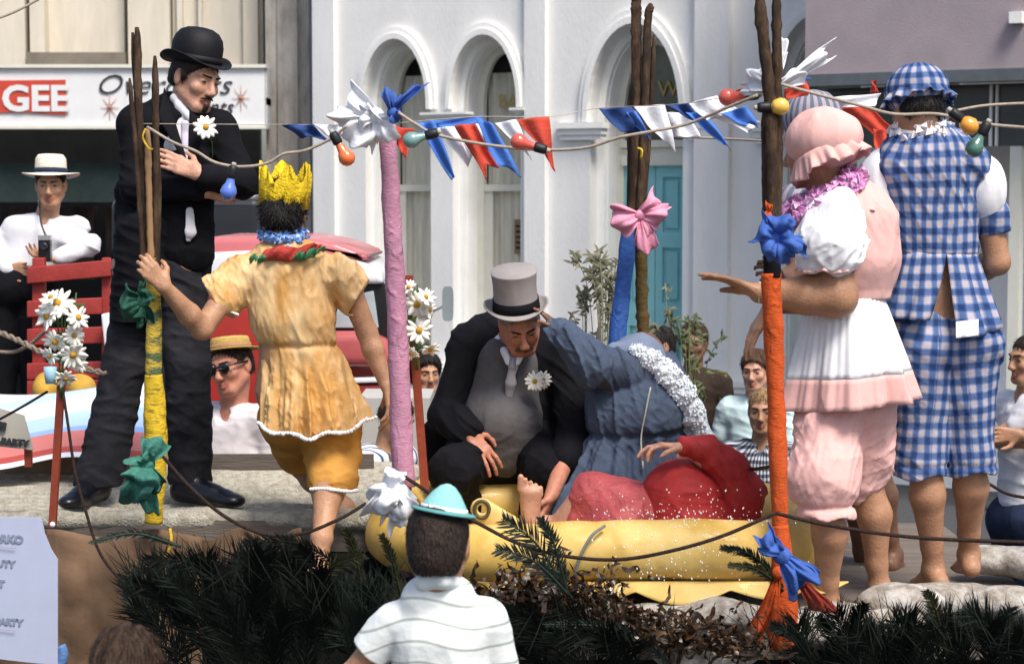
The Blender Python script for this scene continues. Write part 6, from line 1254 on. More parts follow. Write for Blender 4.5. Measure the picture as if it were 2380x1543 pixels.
def leaf_mb(b, base, d, up, L, w, bend=.2, n=4):
    d = Vector(d).normalized(); s = d.cross(Vector(up)); s = s.normalized() if s.length > 1e-4 else Vector((1, 0, 0)); nn = s.cross(d); vs = []
    for i in range(n+1):
        t = i/n; c = base+d*(L*t)-nn*(bend*L*t*t); ww = w*math.sin(math.pi*(.08+.92*t)**.8)*.5+w*.02; vs += [c-s*ww, c+nn*ww*.3, c+s*ww]
    b.add(vs, [f for i in range(n) for f in ((i*3, i*3+1, i*3+4, i*3+3), (i*3+1, i*3+2, i*3+5, i*3+4))])
def stems(label, pts, D, n, spread, L, seed):
    b = MB(); rr = random.Random(seed)
    for k in range(n):
        x, y = pts[0][0]+rr.uniform(-4, 4), pts[0][1]; e = (pts[1][0]+rr.uniform(-spread, spread), pts[1][1]+rr.uniform(-10, 10)); q = catmull([P(x, y, D), P((x+e[0])/2+rr.uniform(-5, 5), (y+e[1])/2, D-.01), P(e[0], e[1], D)], 4); b.tube(q, .003, 5)
        for j in range(3): leaf_mb(b, q[rr.randint(1, len(q)-2)], (rr.uniform(-1, 1), rr.uniform(-.6, .2), rr.uniform(-.6, .9)), (0, -1, 0), px(L, D), px(L*.3, D))
    o = b.build('flower_stems', STEM, None); tag(o, label, 'stems'); return o
stems('green leafy stems tied to the left red stake', ((143, 925), (150, 690)), 7.28, 7, 30, 26, 1); stems('green leafy stems tied to the red stake by the pink pole', ((968, 860), (958, 670)), 7.66, 6, 14, 24, 2)
G1 = 'daisies tied to the left red stake'
for i, (x, y, r, nx, nz, lab) in enumerate([(132, 705, 42, -.1, .5, 'largest daisy at the top of the left stake'), (108, 735, 34, -.4, .1, 'daisy left of the big one on the left stake'), (182, 738, 30, .7, .3, 'daisy facing right beside the top of the left stake'), (128, 795, 32, -.1, -.5, 'drooping daisy in the middle of the left stake'), (172, 780, 26, .4, .1, 'small daisy at the right of the middle on the left stake'), (170, 825, 34, .4, -.4, 'big drooping daisy low on the right of the left stake'), (115, 828, 24, -.5, -.4, 'small daisy low on the left of the left stake'), (152, 880, 26, .2, -.8, 'lowest hanging daisy of the left stake'), (118, 690, 26, -.4, .8, 'daisy opening upwards at the top of the left stake'), (185, 845, 22, .8, -.2, 'small side-on daisy at the right of the left stake')]):
    daisy(P(x, y, 7.2-.02*(i % 3)), (nx, -.8, nz), px(r, 7.2), 20+i, 'white '+lab, G1, droop=.3)
G2 = 'daisies tied to the red stake by the pink pole'
for i, (x, y, r, nx, nz, lab) in enumerate([(969, 708, 33, .0, .0, 'daisy with full yellow eye, upper on the stake right of the pink pole'), (974, 768, 33, .1, .1, 'daisy with full yellow eye, lower on the stake right of the pink pole'), (990, 690, 26, .8, .5, 'daisy facing right at the top of the stake by the pink pole'), (1000, 720, 22, .9, -.2, 'side-on daisy beside the top-hatted man shoulder'), (1000, 813, 24, .3, -.9, 'hanging daisy below the others, left of the black coat shoulder'), (950, 668, 22, -.5, .4, 'small daisy peeping out behind the top of the pink pole'), (956, 822, 20, -.3, -.7, 'small low daisy against the red stake by the pink pole')]):
    daisy(P(x, y, 7.58-.02*(i % 3)), (nx, -.8, nz), px(r, 7.58), 50+i, 'white '+lab, G2, droop=.3)
o = MB().lathe([(0, -.03), (.018, -.03), (.022, .0), (.024, .03), (0, .032)], Matrix.Translation(P(117, 872, 7.18)), 12).build('blue_paper_cup', mat('pale_blue_paint', (.30, .50, .60), .7), None); tag(o, 'small pale blue cup tied among the daisies of the left stake', 'cup')
# ropes
ROPE = mat('dark_rope', (.030, .016, .012), .9, .4, 60, .8, 200); HEMP = mat('hemp_rope', (.26, .20, .16), .9, .25, 60, .9, 160); CORD = mat('pale_cable', (.36, .30, .24), .7, .2, 30, .3, 100); TWINE = mat('pale_twine', (.42, .38, .32), .8)
def line(name, label, pts, r, m, cat, group=None, twist=0):
    q = catmull([P(*a) for a in pts], 8); b = MB()
    if twist:
        for ph in (0, math.pi):
            s = 0; pp = []
            for i, c in enumerate(q):
                if i: s += (q[i]-q[i-1]).length
                pp.append(c+Vector((math.cos(s*twist+ph), 0, math.sin(s*twist+ph)))*r*.6)
            b.tube(pp, r*.7, 6)
    else: b.tube(q, r, 7)
    o = b.build(name, m, None); tag(o, label, cat, group); return o
line('rope', 'dark rope sagging across the front of the yellow raft to the orange pole', [(925, 1098, 6.9), (990, 1140, 6.8), (1045, 1180, 6.75), (1110, 1215, 6.7), (1210, 1265, 6.65), (1320, 1293, 6.6), (1440, 1300, 6.55), (1560, 1280, 6.5), (1680, 1245, 6.5), (1803, 1192, 6.5)], .0065, ROPE, 'rope')
line('rope', 'dark rope running from the orange pole to the right edge before bare shins', [(1803, 1192, 6.5), (1900, 1215, 6.5), (2050, 1240, 6.5), (2200, 1253, 6.5), (2450, 1262, 6.5)], .0065, ROPE, 'rope')
line('rope', 'dark rope hanging from the left pole across to the bare foot', [(378, 1060, 7.2), (440, 1130, 7.15), (520, 1198, 7.1), (610, 1240, 7.08), (700, 1240, 7.08), (790, 1205, 7.1), (850, 1170, 7.15)], .0065, ROPE, 'rope')
line('rope', 'dark rope hanging at the right edge behind the gingham legs', [(2250, 1100, 8.6), (2300, 1125, 8.5), (2350, 1150, 8.4), (2450, 1165, 8.3)], .007, ROPE, 'rope'); line('rope', 'short dark rope behind the red sleeve tied to the orange pole', [(1690, 1086, 7.9), (1745, 1090, 7.4), (1800, 1082, 6.75)], .0065, ROPE, 'rope')
line('rope', 'thin dark rope falling from the left red stake over the mat', [(148, 920, 7.2), (160, 1000, 7.15), (175, 1100, 7.12), (200, 1190, 7.1), (235, 1290, 7.08), (300, 1370, 7.05)], .0055, ROPE, 'rope'); line('wire', 'straight thin dark wire from the daisies down to the left edge', [(110, 910, 7.2), (50, 946, 7.25), (-30, 990, 7.3)], .005, ROPE, 'wire')
line('rope', 'thick twisted hemp rope at the left edge running behind the daisies', [(-30, 760, 7.9), (40, 790, 7.85), (120, 830, 7.8), (180, 852, 7.8), (245, 868, 7.8)], .012, HEMP, 'rope', twist=90); line('rope', 'thinner hemp rope curving up from the left edge', [(-30, 815, 7.9), (30, 818, 7.88), (70, 800, 7.86), (110, 765, 7.8)], .008, HEMP, 'rope')
# ---------------- festoon lights
SOCK = mat('black_bakelite', (.010, .010, .012), .5, spec=.4)
FC = 'cable'
line('light_cable', 'pale cable sagging from the left pole to the white bow', [(343, 296, 7.3), (400, 330, 7.2), (455, 352, 7.15), (500, 378, 7.1), (560, 388, 7.08), (620, 380, 7.06), (660, 358, 7.05), (710, 350, 7.04), (770, 322, 7.02), (806, 292, 7.0)], .0055, CORD, FC)
line('light_cable', 'pale cable from the pink pole to the canes of the orange pole', [(926, 262, 7.0), (965, 288, 6.98), (1010, 312, 6.95), (1100, 332, 6.9), (1200, 345, 6.88), (1290, 349, 6.85), (1370, 342, 6.8), (1440, 320, 6.75), (1520, 305, 6.72), (1600, 288, 6.7), (1680, 255, 6.62), (1760, 222, 6.52)], .0055, CORD, FC)
line('light_cable', 'pale cable from the orange pole past the gingham bonnet', [(1815, 196, 6.5), (1900, 220, 6.5), (2000, 246, 6.45), (2080, 266, 6.42), (2180, 266, 6.4), (2280, 288, 6.38), (2450, 302, 6.3)], .0055, CORD, FC); line('light_cable', 'upper pale cable at the right edge beside the gingham bonnet', [(2220, 258, 7.9), (2300, 245, 7.9), (2450, 238, 7.9)], .006, CORD, FC)
line('twine', 'thin straight twine carrying the left bunting', [(320, 288, 7.6), (650, 290, 7.5), (800, 290, 7.3), (890, 280, 7.2)], .0016, TWINE, 'twine'); line('twine', 'thin straight twine carrying the middle bunting', [(930, 286, 7.6), (1104, 272, 7.6), (1280, 271, 7.6), (1392, 252, 7.7), (1600, 240, 7.3), (1780, 205, 6.7)], .0016, TWINE, 'twine'); line('cable', 'pale cable behind the bunting right of the blue pole', [(1560, 318, 8.4), (1660, 322, 8.3), (1780, 328, 8.0)], .005, CORD, FC)
def bulb(x, y, D, ang, m, label, sx_, sy_):
    """x,y centre of the glass, ang = screen direction socket->glass (deg, 0 right, 90 down)"""
    c = P(x, y, D); s = P(sx_, sy_, D); d = (c-s).normalized(); r = empty('festoon_bulb', s, label, 'light bulb', 'festoon bulbs'); L = (c-s).length
    M4 = frame(s, d, (0, -1, .01)); b = MB(); b.lathe([(0, -.022), (.014, -.022), (.017, -.012), (.0175, .016), (.014, .022), (0, .022)], M4, 16); b.build('socket', SOCK, r)
    b = MB(); R0 = .0295; z = L; b.lathe([(.012, .018), (.013, .026), (.017, z-.028), (.024, z-.017), (R0, z), (.0255, z+.015), (.015, z+.026), (0, z+.0295)], M4, 20); b.build('bulb', m, r)
    b = MB(); b.lathe([(0, -.034), (.007, -.034), (.010, -.022), (0, -.0215)], M4, 8); b.build('cap', TWINE, r); return r
def bm(n, c): return mat(n, c, .18, .06, 10, spec=.6, coat=.5)
bulb(531, 446, 7.0, 90, bm('blue_bulb_glass', (.10, .19, .62)), 'painted blue bulb hanging before the crossed black sleeves', 540, 400); bulb(806, 367, 6.95, 60, bm('orange_bulb_glass', (.75, .16, .04)), 'orange red bulb under the left bunting', 780, 322); bulb(956, 326, 6.9, 180, bm('teal_bulb_glass', (.16, .30, .28)), 'grey green bulb right of the pink pole', 1003, 312)
bulb(1206, 330, 6.82, 180, bm('red_bulb_glass', (.62, .10, .07)), 'red bulb in the middle of the bunting', 1256, 345); bulb(2253, 293, 6.3, 120, bm('amber_bulb_glass', (.80, .33, .04)), 'amber bulb right of the gingham bonnet', 2222, 268); bulb(2264, 345, 6.34, 100, bm('green_bulb_glass', (.07, .17, .13)), 'dark green bulb below the amber one', 2288, 300); bulb(1814, 248, 6.6, 0, bm('yellow_bulb_glass', (.80, .48, .08)), 'yellow bulb half hidden behind the orange pole canes', 1776, 250); bulb(1690, 226, 6.75, 180, bm('red_bulb_glass', (.62, .10, .07)), 'red bulb left of the tall canes', 1748, 222)
# ---------------- bunting
FB = mat('blue_flag_cotton', (.06, .17, .52), .85, .12, 10, .3, 80); FR = mat('red_flag_cotton', (.50, .06, .035), .85, .12, 10, .3, 80); FW = mat('white_flag_cotton', (.77, .78, .82), .85, .04, 10, .3, 80); FDB = mat('dark_blue_flag_cotton', (.022, .055, .19), .85, .15, 10, .3, 80)
def flag(m, label, TL, TR, BR, BL, D, wave=.02, notch=0, seed=0, nm='bunting_flag'):
    A, B, C_, E = [P(x, y, D) for x, y in (TL, TR, BR, BL)]; rr = random.Random(seed); ph = rr.uniform(0, 6.28); mid = (C_+E)/2; top = (A+B)/2
    def fn(u, v):
        t = A.lerp(B, u); q = E.lerp(C_, u); n_ = notch*(1-abs(2*u-1)); q = q.lerp(t, n_); r = t.lerp(q, v); return r+Vector((.25, -1, .1))*(wave*math.sin(v*5+u*4+ph)*v+wave*.5*math.sin(u*8+ph))
    b = MB(); b.sheet(fn, 14, 16, .0015); o = b.build(nm, m, None); tag(o, label, 'flag', 'small flags of the bunting'); return o
fl_ = [(FDB, 'dark blue flag at the left end of the bunting', (654, 290), (727, 290), (767, 333), (702, 321), 7.4, .3), (FW, 'white flag next to the left dark blue one', (727, 290), (792, 290), (800, 318), (765, 319), 7.35, 0), (FR, 'red flag half hidden behind the white bow on the pink pole', (905, 293), (962, 300), (940, 372), (925, 335), 7.35, 0),
 (FB, 'long blue flag with narrow tail right of the grey green bulb', (966, 286), (1010, 280), (1058, 410), (1048, 420), 7.5, 0), (FB, 'wide blue flag folded along the twine above the white and red ones', (985, 284), (1126, 269), (1110, 296), (1030, 300), 7.62, 0), (FW, 'white flag right of the grey green bulb', (1014, 298), (1058, 293), (1100, 360), (1088, 390), 7.55, 0), (FR, 'red swallow-tailed flag in the middle', (1056, 291), (1104, 288), (1157, 393), (1134, 420), 7.5, .22), (FW, 'white flag right of the red swallow-tailed one', (1086, 290), (1112, 288), (1150, 360), (1136, 380), 7.56, 0), (FB, 'big blue flag left of the red bulb', (1104, 272), (1146, 288), (1214, 414), (1150, 388), 7.5, .1), (FW, 'white flag behind the red bulb', (1150, 287), (1203, 277), (1240, 372), (1216, 350), 7.55, 0), (FR, 'large red flag right of the red bulb', (1200, 278), (1278, 271), (1292, 400), (1262, 350), 7.5, 0),
 (FDB, 'dark blue flag left of the blue pole canes', (1391, 253), (1470, 249), (1514, 308), (1440, 308), 8.0, 0), (FB, 'light blue tail under the dark blue flag by the canes', (1455, 262), (1480, 258), (1518, 325), (1500, 320), 7.98, 0), (FW, 'white flag right of the blue pole canes', (1470, 248), (1545, 243), (1574, 356), (1520, 310), 7.9, 0), (FDB, 'narrow dark blue flag in the right group', (1546, 247), (1600, 240), (1640, 300), (1610, 280), 7.8, 0), (FW, 'pale flag with long end behind the cable', (1545, 262), (1600, 262), (1625, 322), (1570, 318), 7.95, 0), (FB, 'blue flag reaching down right of the cable', (1592, 262), (1640, 262), (1705, 350), (1680, 340), 7.75, .1), (FW, 'white flag bulging upward left of the red bulb', (1600, 240), (1668, 222), (1700, 262), (1640, 282), 7.3, 0), (FB, 'light blue flag left of the orange pole canes', (1672, 266), (1735, 246), (1764, 298), (1730, 296), 7.2, .2), (FW, 'white flag behind the light blue one', (1640, 262), (1700, 244), (1768, 286), (1740, 310), 7.35, 0), (FR, 'small red flag touching the cable left of the tall canes', (1676, 224), (1722, 206), (1738, 232), (1700, 242), 6.95, 0),
 (FR, 'red flag just right of the tall canes', (1818, 200), (1872, 183), (1880, 222), (1826, 232), 7.0, 0), (FB, 'thin blue flag edge above the red one by the tall canes', (1840, 186), (1866, 178), (1880, 186), (1850, 196), 6.98, 0), (FW, 'white flag between the striped and gingham bonnets', (1936, 226), (2046, 218), (2028, 250), (1940, 250), 8.1, 0), (FR, 'large red flag between the striped and gingham bonnets', (1948, 250), (2024, 248), (2084, 304), (2036, 318), 8.05, 0), (FR, 'red flag hanging straight down behind the white puff sleeve', (2028, 300), (2062, 302), (2060, 356), (2034, 356), 8.02, 0), (FR, 'tiny red flag tip pointing up left of the gingham bonnet', (2024, 216), (2042, 216), (2034, 188), (2028, 188), 8.0, 0)]
for i, (m_, lb, a, b_, c_, d_, D_, nt_) in enumerate(fl_): flag(m_, lb, a, b_, c_, d_, D_, .018, nt_, i)
bow('crepe_bow', 'large white crepe bow with pointed wings behind the tall canes', 1795, 205, 6.75, [(138, -86, 34, .03), (-75, 5, 30, .02), (-30, -55, 60, .04), (32, -100, 26, .02), (-55, -20, 46, .04), (70, -30, 40, .03)], WC, .024, 31, .007)
# ---------------- palm fronds
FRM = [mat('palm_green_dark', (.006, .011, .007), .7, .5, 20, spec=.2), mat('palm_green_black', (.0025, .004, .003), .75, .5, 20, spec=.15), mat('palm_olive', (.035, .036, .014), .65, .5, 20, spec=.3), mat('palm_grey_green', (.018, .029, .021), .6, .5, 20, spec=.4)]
GFR = 'palm fronds dressing the side of the float'
def frond(base, tip, D0, D1, w, seed, m, label, n=34, sag=.12, lw=.0055):
    rr = random.Random(seed); a, c = P(base[0], base[1], D0), P(tip[0], tip[1], D1); mid = (a+c)/2+Vector((0, 0, sag*(c-a).length)); q = catmull([a, mid, c], 12); r = empty('palm_frond', a, label, 'palm frond', GFR); b = MB(); b.tube(q, [.006-.0045*i/len(q) for i in range(len(q))], 5); b.build('stalk', m, r)
    b = MB(); L0 = px(w, (D0+D1)/2)
    for k in range(n):
        t = .08+.9*k/n; f = t*(len(q)-1); i = min(int(f), len(q)-2); c0 = q[i].lerp(q[i+1], f-i); d = (q[i+1]-q[i]).normalized(); s = d.cross(Vector((0, -1, 0))).normalized()
        for sg in (-1, 1):
            L = L0*(math.sin(math.pi*(.15+.8*t))**.6)*rr.uniform(.8, 1.15); dr = (d*rr.uniform(.9, 1.3)+s*sg*rr.uniform(.6, .9)+Vector((0, rr.uniform(-.35, .15), rr.uniform(-.2, .1)))); leaf_mb(b, c0, dr, (0, -1, rr.uniform(-.4, .4)), L, lw*rr.uniform(.8, 1.3), rr.uniform(.0, .18), 3)
    b.build('leaflets', m, r); return r
rr = random.Random(12); mass = []; bmass = [MB(), MB()]
for i in range(16): mass.append((rr.uniform(420, 900), rr.uniform(1440, 1500), rr.uniform(-120, 60), rr.uniform(-260, -180)))
for i in range(58): mass.append((rr.uniform(330, 1540), rr.uniform(1480, 1660), rr.uniform(-200, 80), rr.uniform(-280, -120)))
for i in range(30): mass.append((rr.uniform(1860, 2440), rr.uniform(1540, 1660), rr.uniform(-110, 90), rr.uniform(-200, -90)))
for i, (x, y, dx, dy) in enumerate(mass):
    xt = max(x+dx, 305); ytop = (1300 if xt < 420 else 1262 if xt < 700 else 1300+.25*(xt-700)) if xt < 1000 else 1408; yt = max(y+dy, ytop+rr.uniform(0, 60)); D0, D1 = 6.62, 6.5+rr.uniform(-.1, .35); a, c = P(x, y, D0), P(xt, yt, D1); mid = (a+c)/2+Vector((0, 0, .1*(c-a).length)); q = catmull([a, mid, c], 10); b = bmass[i % 3 == 0]; b.tube(q, .003, 4)
    for k in range(38):
        f = (.05+.93*k/38)*(len(q)-1); j = min(int(f), len(q)-2); c0 = q[j].lerp(q[j+1], f-j); d = (q[j+1]-q[j]).normalized(); s = d.cross(Vector((0, -1, 0))).normalized()
        for sg in (-1, 1): leaf_mb(b, c0, d*rr.uniform(.9, 1.5)+s*sg*rr.uniform(.35, .8)+Vector((0, rr.uniform(-.35, .15), rr.uniform(-.2, .1))), (0, -1, rr.uniform(-.5, .5)), px(rr.uniform(70, 120), 6.6)*(math.sin(math.pi*(.2+.75*k/38))**.5), .0048, rr.uniform(0, .2), 3)
bl_ = MB()
for k in range(330):
    x = rr.uniform(300, 1000) if k < 150 else rr.uniform(1080, 1560) if k < 190 else rr.uniform(1740, 2420); yb_ = (1345 if x < 700 else 1390) if k < 150 else 1490; yb_ += rr.uniform(-20, 40)
    leaf_mb(bl_, P(x, yb_, 6.5+rr.uniform(-.15, .2)), (rr.gauss(-.25, .55), rr.uniform(-.3, .1), 1), (0, -1, 0), px(rr.uniform(60, 135), 6.5), .0036, rr.uniform(-.1, .25), 4)
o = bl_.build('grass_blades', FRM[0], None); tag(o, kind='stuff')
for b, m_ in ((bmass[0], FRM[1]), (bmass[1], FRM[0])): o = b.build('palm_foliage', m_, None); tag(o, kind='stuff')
feat = [((820, 1330), (560, 1262), 34, 1, 'dark palm frond lying left below the sagging rope'), ((420, 1270), (205, 1262), 20, 3, 'thin palm frond pointing left across the brown paper'), ((560, 1380), (330, 1300), 50, 1, 'palm frond fanning left under the yellow string end'), ((420, 1440), (300, 1350), 50, 1, 'dark palm frond on the brown paper above the brown-haired head'),
 ((850, 1400), (800, 1225), 30, 2, 'wispy olive palm frond standing before the bare calves'), ((940, 1420), (885, 1240), 26, 2, 'wispy olive palm frond standing at the raft end'), ((780, 1420), (690, 1270), 50, 1, 'palm frond left of the bare foot'), ((700, 1400), (850, 1290), 40, 2, 'olive palm frond leaning right past the bare foot'),
 ((1325, 1385), (1165, 1205), 62, 3, 'green fan palm frond standing against the raft'), ((1330, 1390), (1150, 1275), 46, 3, 'low green palm frond reaching left along the raft'), ((1320, 1385), (1255, 1200), 34, 3, 'steep green palm frond on the front of the raft'),
 ((1830, 1372), (1672, 1270), 26, 0, 'thin dark palm frond pointing left at the right end of the raft'), ((1840, 1390), (1690, 1312), 24, 2, 'lower olive palm frond by the right end of the raft'), ((1900, 1560), (1790, 1450), 40, 0, 'palm frond at the foot of the orange pole'), ((1960, 1560), (1900, 1430), 40, 1, 'dark palm frond right of the orange pole foot'),
 ((1600, 1570), (1260, 1450), 30, 3, 'long silvery palm frond right of the boy shoulder'), ((1960, 1530), (2010, 1400), 40, 1, 'palm frond between the bare legs on the right'), ((2200, 1520), (2150, 1370), 34, 2, 'olive palm frond before the gingham figure feet'), ((2300, 1560), (2350, 1410), 50, 3, 'grey green palm frond at the bottom right'), ((640, 1600), (480, 1450), 60, 1, 'black palm frond in the dark bottom left')]
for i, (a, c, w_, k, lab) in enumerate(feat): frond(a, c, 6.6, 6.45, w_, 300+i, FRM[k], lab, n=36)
# seaweed: curled brown ribbons
WEED = mat('brown_seaweed', (.018, .009, .004), .35, .5, 30, spec=.5, col2=(.11, .055, .02), vthr=(.45, .7))
def weed(label, cx_, cy_, D, sx_, sy_, n, seed):
    rr = random.Random(seed); b = MB()
    for i in range(n):
        c = P(cx_+rr.gauss(0, sx_), cy_+rr.gauss(0, sy_), D+rr.uniform(-.1, .1)); q = [c]; d = Vector((rr.gauss(0, 1), rr.gauss(0, .6), rr.gauss(0, .6))).normalized()
        for k in range(7): d = (d+Vector((rr.gauss(0, .7), rr.gauss(0, .5), rr.gauss(0, .6)))).normalized(); q.append(q[-1]+d*.014)
        s = d.orthogonal().normalized(); w_ = rr.uniform(.004, .010); vs = []
        for k, c2 in enumerate(q): s = (s+Vector((rr.gauss(0, .3), rr.gauss(0, .3), rr.gauss(0, .3)))).normalized(); vs += [c2-s*w_, c2+s*w_]
        b.add(vs, [(2*k, 2*k+1, 2*k+3, 2*k+2) for k in range(len(q)-1)])
    o = b.build('seaweed', WEED, None); tag(o, kind='stuff')
weed('', 1270, 1385, 6.75, 85, 26, 420, 1); weed('', 1600, 1474, 6.6, 62, 18, 230, 2); weed('', 1440, 1440, 6.7, 50, 14, 120, 3); weed('', 1720, 1505, 6.55, 50, 14, 70, 4)
# ---------------- cards and poster
CARD = mat('grey_card', (.40, .38, .33), .9, .05, 6); b = MB(); A = [P(*q, 7.6) for q in ((-70, 930), (56, 965), (78, 1046), (-70, 1030))]; b.add(A+[v+Vector((0, .006, 0)) for v in A], [(3, 2, 1, 0), (4, 5, 6, 7), (0, 1, 5, 4), (1, 2, 6, 5), (2, 3, 7, 6), (3, 0, 4, 7)])
cs_ = empty('card_sign', P(0, 1050, 7.6), 'grey card sign with black lettering on a short red post at the left edge', 'sign'); b.build('card', CARD, cs_, False); ftext('ES', -12, 996, 7.59, 18, INK, 'lettering', cs_, 0, .003, rot=-.2); ftext('L-PARTY', -16, 1030, 7.59, 15, INK, 'lettering', cs_, .1, .002, rot=-.10)
b = MB(); a, c = P(62, 1040, 7.62), P(72, 1085, 7.62); b.box((a.x-.01, 7.62, c.z), (c.x, 7.65, a.z)); b.build('post', REDP, cs_, False)
PST = mat('pale_blue_white_poster', (.40, .44, .58), .85, .04, 8); po = empty('poster', P(30, 1543, 7.0), 'large pale lavender poster with faded writing in the bottom left corner', 'poster'); A = [P(*q, 7.0) for q in ((-80, 1200), (96, 1203), (104, 1240), (118, 1275), (134, 1301), (134, 1545), (60, 1538), (-80, 1522))]; n = len(A)
b = MB(); b.add(A+[v+Vector((0, .008, 0)) for v in A], [tuple(range(n-1, -1, -1)), tuple(range(n, 2*n))]+[(i, (i+1) % n, (i+1) % n+n, i+n) for i in range(n)]); b.build('sheet', PST, po, False)
FAD = mat('faded_ink', (.20, .24, .33), .85); PKL = mat('faded_pink_line', (.42, .34, .42), .85)
for (s, x, y, h_) in (('YORKO', -36, 1257, 18), ('BEAUTY', -44, 1313, 15), ('IST', -20, 1362, 16), ('ST PARTY', -40, 1448, 15)): ftext(s, x, y, 6.9975, h_, FAD, 'lettering', po, .05, .002, rot=-.06, ext=.001)
for (y,) in ((1268,), (1460,)):
    b = MB(); b.tube([P(-40, y-4, 6.99), P(36, y+5, 6.99)], .0015, 4); b.build('underline', PKL, po)
o = MB().tube(catmull([P(140, 1500, 7.02), P(146, 1520, 7.02), P(136, 1560, 7.02)], 4), .02, 8).build('blue_crepe_end', mat('pale_blue_crepe', (.10, .20, .42), .8, .2, 12, .5), None); tag(o, 'blue crepe end beside the lavender poster', 'ribbon')
# ---------------- cloth of the next float: white, blue, red bands
m, N, L, bs = node_mat('banded_tarpaulin'); bs.inputs['Roughness'].default_value = .6; at = N.new('ShaderNodeAttribute'); at.attribute_name = 'uvp'; sp_ = N.new('ShaderNodeSeparateXYZ'); L.new(at.outputs['Vector'], sp_.inputs[0]); cr = N.new('ShaderNodeValToRGB'); cr.color_ramp.interpolation = 'CONSTANT'; L.new(sp_.outputs[1], cr.inputs[0]); L.new(cr.outputs[0], bs.inputs['Base Color'])
el_ = cr.color_ramp.elements; el_[0].position = 0; el_[0].color = (.66, .66, .66, 1); el_[1].position = .10; el_[1].color = (.45, .60, .82, 1)
for q_, c_ in ((.20, (.70, .73, .80)), (.42, (.40, .56, .82)), (.60, (.25, .40, .72)), (.66, (.55, .17, .15)), (.86, (.40, .06, .04)), (.94, (.75, .76, .80))): e = el_.new(q_); e.color = (*c_, 1)
def tp(u, v):
    x = -60+420*u; yt = 912+10*math.sin(u*5)-14*u; yb_ = 1082+12*math.sin(u*7+1)-16*u; return P(x, yt+(yb_-yt)*v, 9.5-1.0*v+.05*math.sin(u*9+v*4))
b = MB(); nu, nv = 60, 40; b.sheet(tp, nu, nv, .004); uv = []
for sgn in (0, 1):
    for i in range(nu+1):
        for j in range(nv+1): u, v = i/nu, j/nv; w_ = v+.18*math.sin(u*2.2-.5)*(1-v)*1.2-.12*(u-.5)*(1-abs(2*v-1)); uv.append((u, min(.999, max(0, w_)), 0))
tr = b.build('striped_cloth', m, None, uvp=uv); tag(tr, 'white, blue and red banded cloth draped behind the left deck', 'cloth')
b = MB(); b.box((P(-60, 1000, 9.3).x, 9.3, 0), (P(400, 1000, 9.3).x, 10.3, P(0, 1000, 9.4).z-.02)); 
# ---------------- red truck
TD = 11.3; p = rel(TD); tk = empty('red_truck', (p(690, 900).x, TD, 0), 'red and white truck with slatted tray behind the crowned figure', 'truck')
TRED = mat('red_truck_paint', (.36, .03, .025), .3, .1, 4, coat=.5); TWH = mat('white_truck_paint', (.72, .74, .76), .3, .05, 4, coat=.4); TPK = mat('faded_pink_red_roof_paint', (.50, .14, .15), .35, .08, 4, coat=.3); WS = mat('truck_glass', (.35, .40, .42), .05, .2, 3, spec=.7)
def cabshape(pts, y0, y1, h=.02, k=.06, r=.06):
    F = SDF(h)
    for a, c in zip(pts[:-1], pts[1:]): F.cap((a[0], y0, a[1]), (c[0], y0, c[1]), r, None, k); F.cap((a[0], y1, a[1]), (c[0], y1, c[1]), r, None, k)
    return F
Q2 = lambda x, y: (p(x, y).x, p(x, y).z)
def slab(name, outline, y0, y1, m, bev=.03, par=tk):
    bm_ = bmesh.new(); n = len(outline); f0 = [bm_.verts.new((x, y0, z)) for x, z in outline]; f1 = [bm_.verts.new((x, y1, z)) for x, z in outline]; bm_.faces.new(f0); bm_.faces.new(list(reversed(f1)))
    for i in range(n): bm_.faces.new((f0[(i+1) % n], f0[i], f1[i], f1[(i+1) % n]))
    bmesh.ops.recalc_face_normals(bm_, faces=bm_.faces[:])
    if bev: bmesh.ops.bevel(bm_, geom=bm_.edges[:], offset=bev, segments=3, affect='EDGES', profile=.6)
    bm_.verts.index_update(); o = mk(name, [v.co[:] for v in bm_.verts], [tuple(v.index for v in f.verts) for f in bm_.faces], m, par, bev > 0); bm_.free(); return o
slab('roof', [Q2(x, y) for x, y in ((470, 552), (700, 552), (780, 566), (845, 590), (862, 606), (470, 606))], TD+.05, TD+1.3, TPK, .04)
slab('roof_band', [Q2(x, y) for x, y in ((470, 588), (640, 580), (760, 590), (850, 612), (886, 632), (893, 660), (470, 660))], TD-.02, TD+1.4, TWH, .03)
slab('window_frame', [Q2(x, y) for x, y in ((740, 640), (862, 640), (893, 660), (905, 790), (740, 790))], TD+.02, TD+.10, mat('black_rubber_seal', (.008, .008, .009), .5), .012)
slab('window', [Q2(x, y) for x, y in ((760, 700), (868, 676), (880, 762), (760, 762))], TD+.005, TD+.03, WS, .004)
slab('cab_body', [Q2(x, y) for x, y in ((470, 640), (742, 640), (742, 790), (905, 790), (925, 850), (925, 1000), (470, 1000))], TD+.04, TD+1.4, TRED, .05)
slab('bonnet', [Q2(x, y) for x, y in ((700, 770), (860, 768), (906, 790), (925, 850), (700, 850))], TD-.12, TD+1.2, mat('light_red_bonnet_paint', (.42, .09, .09), .3, .1, 4, coat=.5), .06)
slab('bumper_strip', [Q2(x, y) for x, y in ((800, 876), (925, 872), (925, 884), (800, 888))], TD-.10, TD+.04, TWH, .008); slab('side_panel', [Q2(x, y) for x, y in ((700, 890), (915, 888), (912, 935), (700, 940))], TD-.08, TD+1.2, TRED, .03)
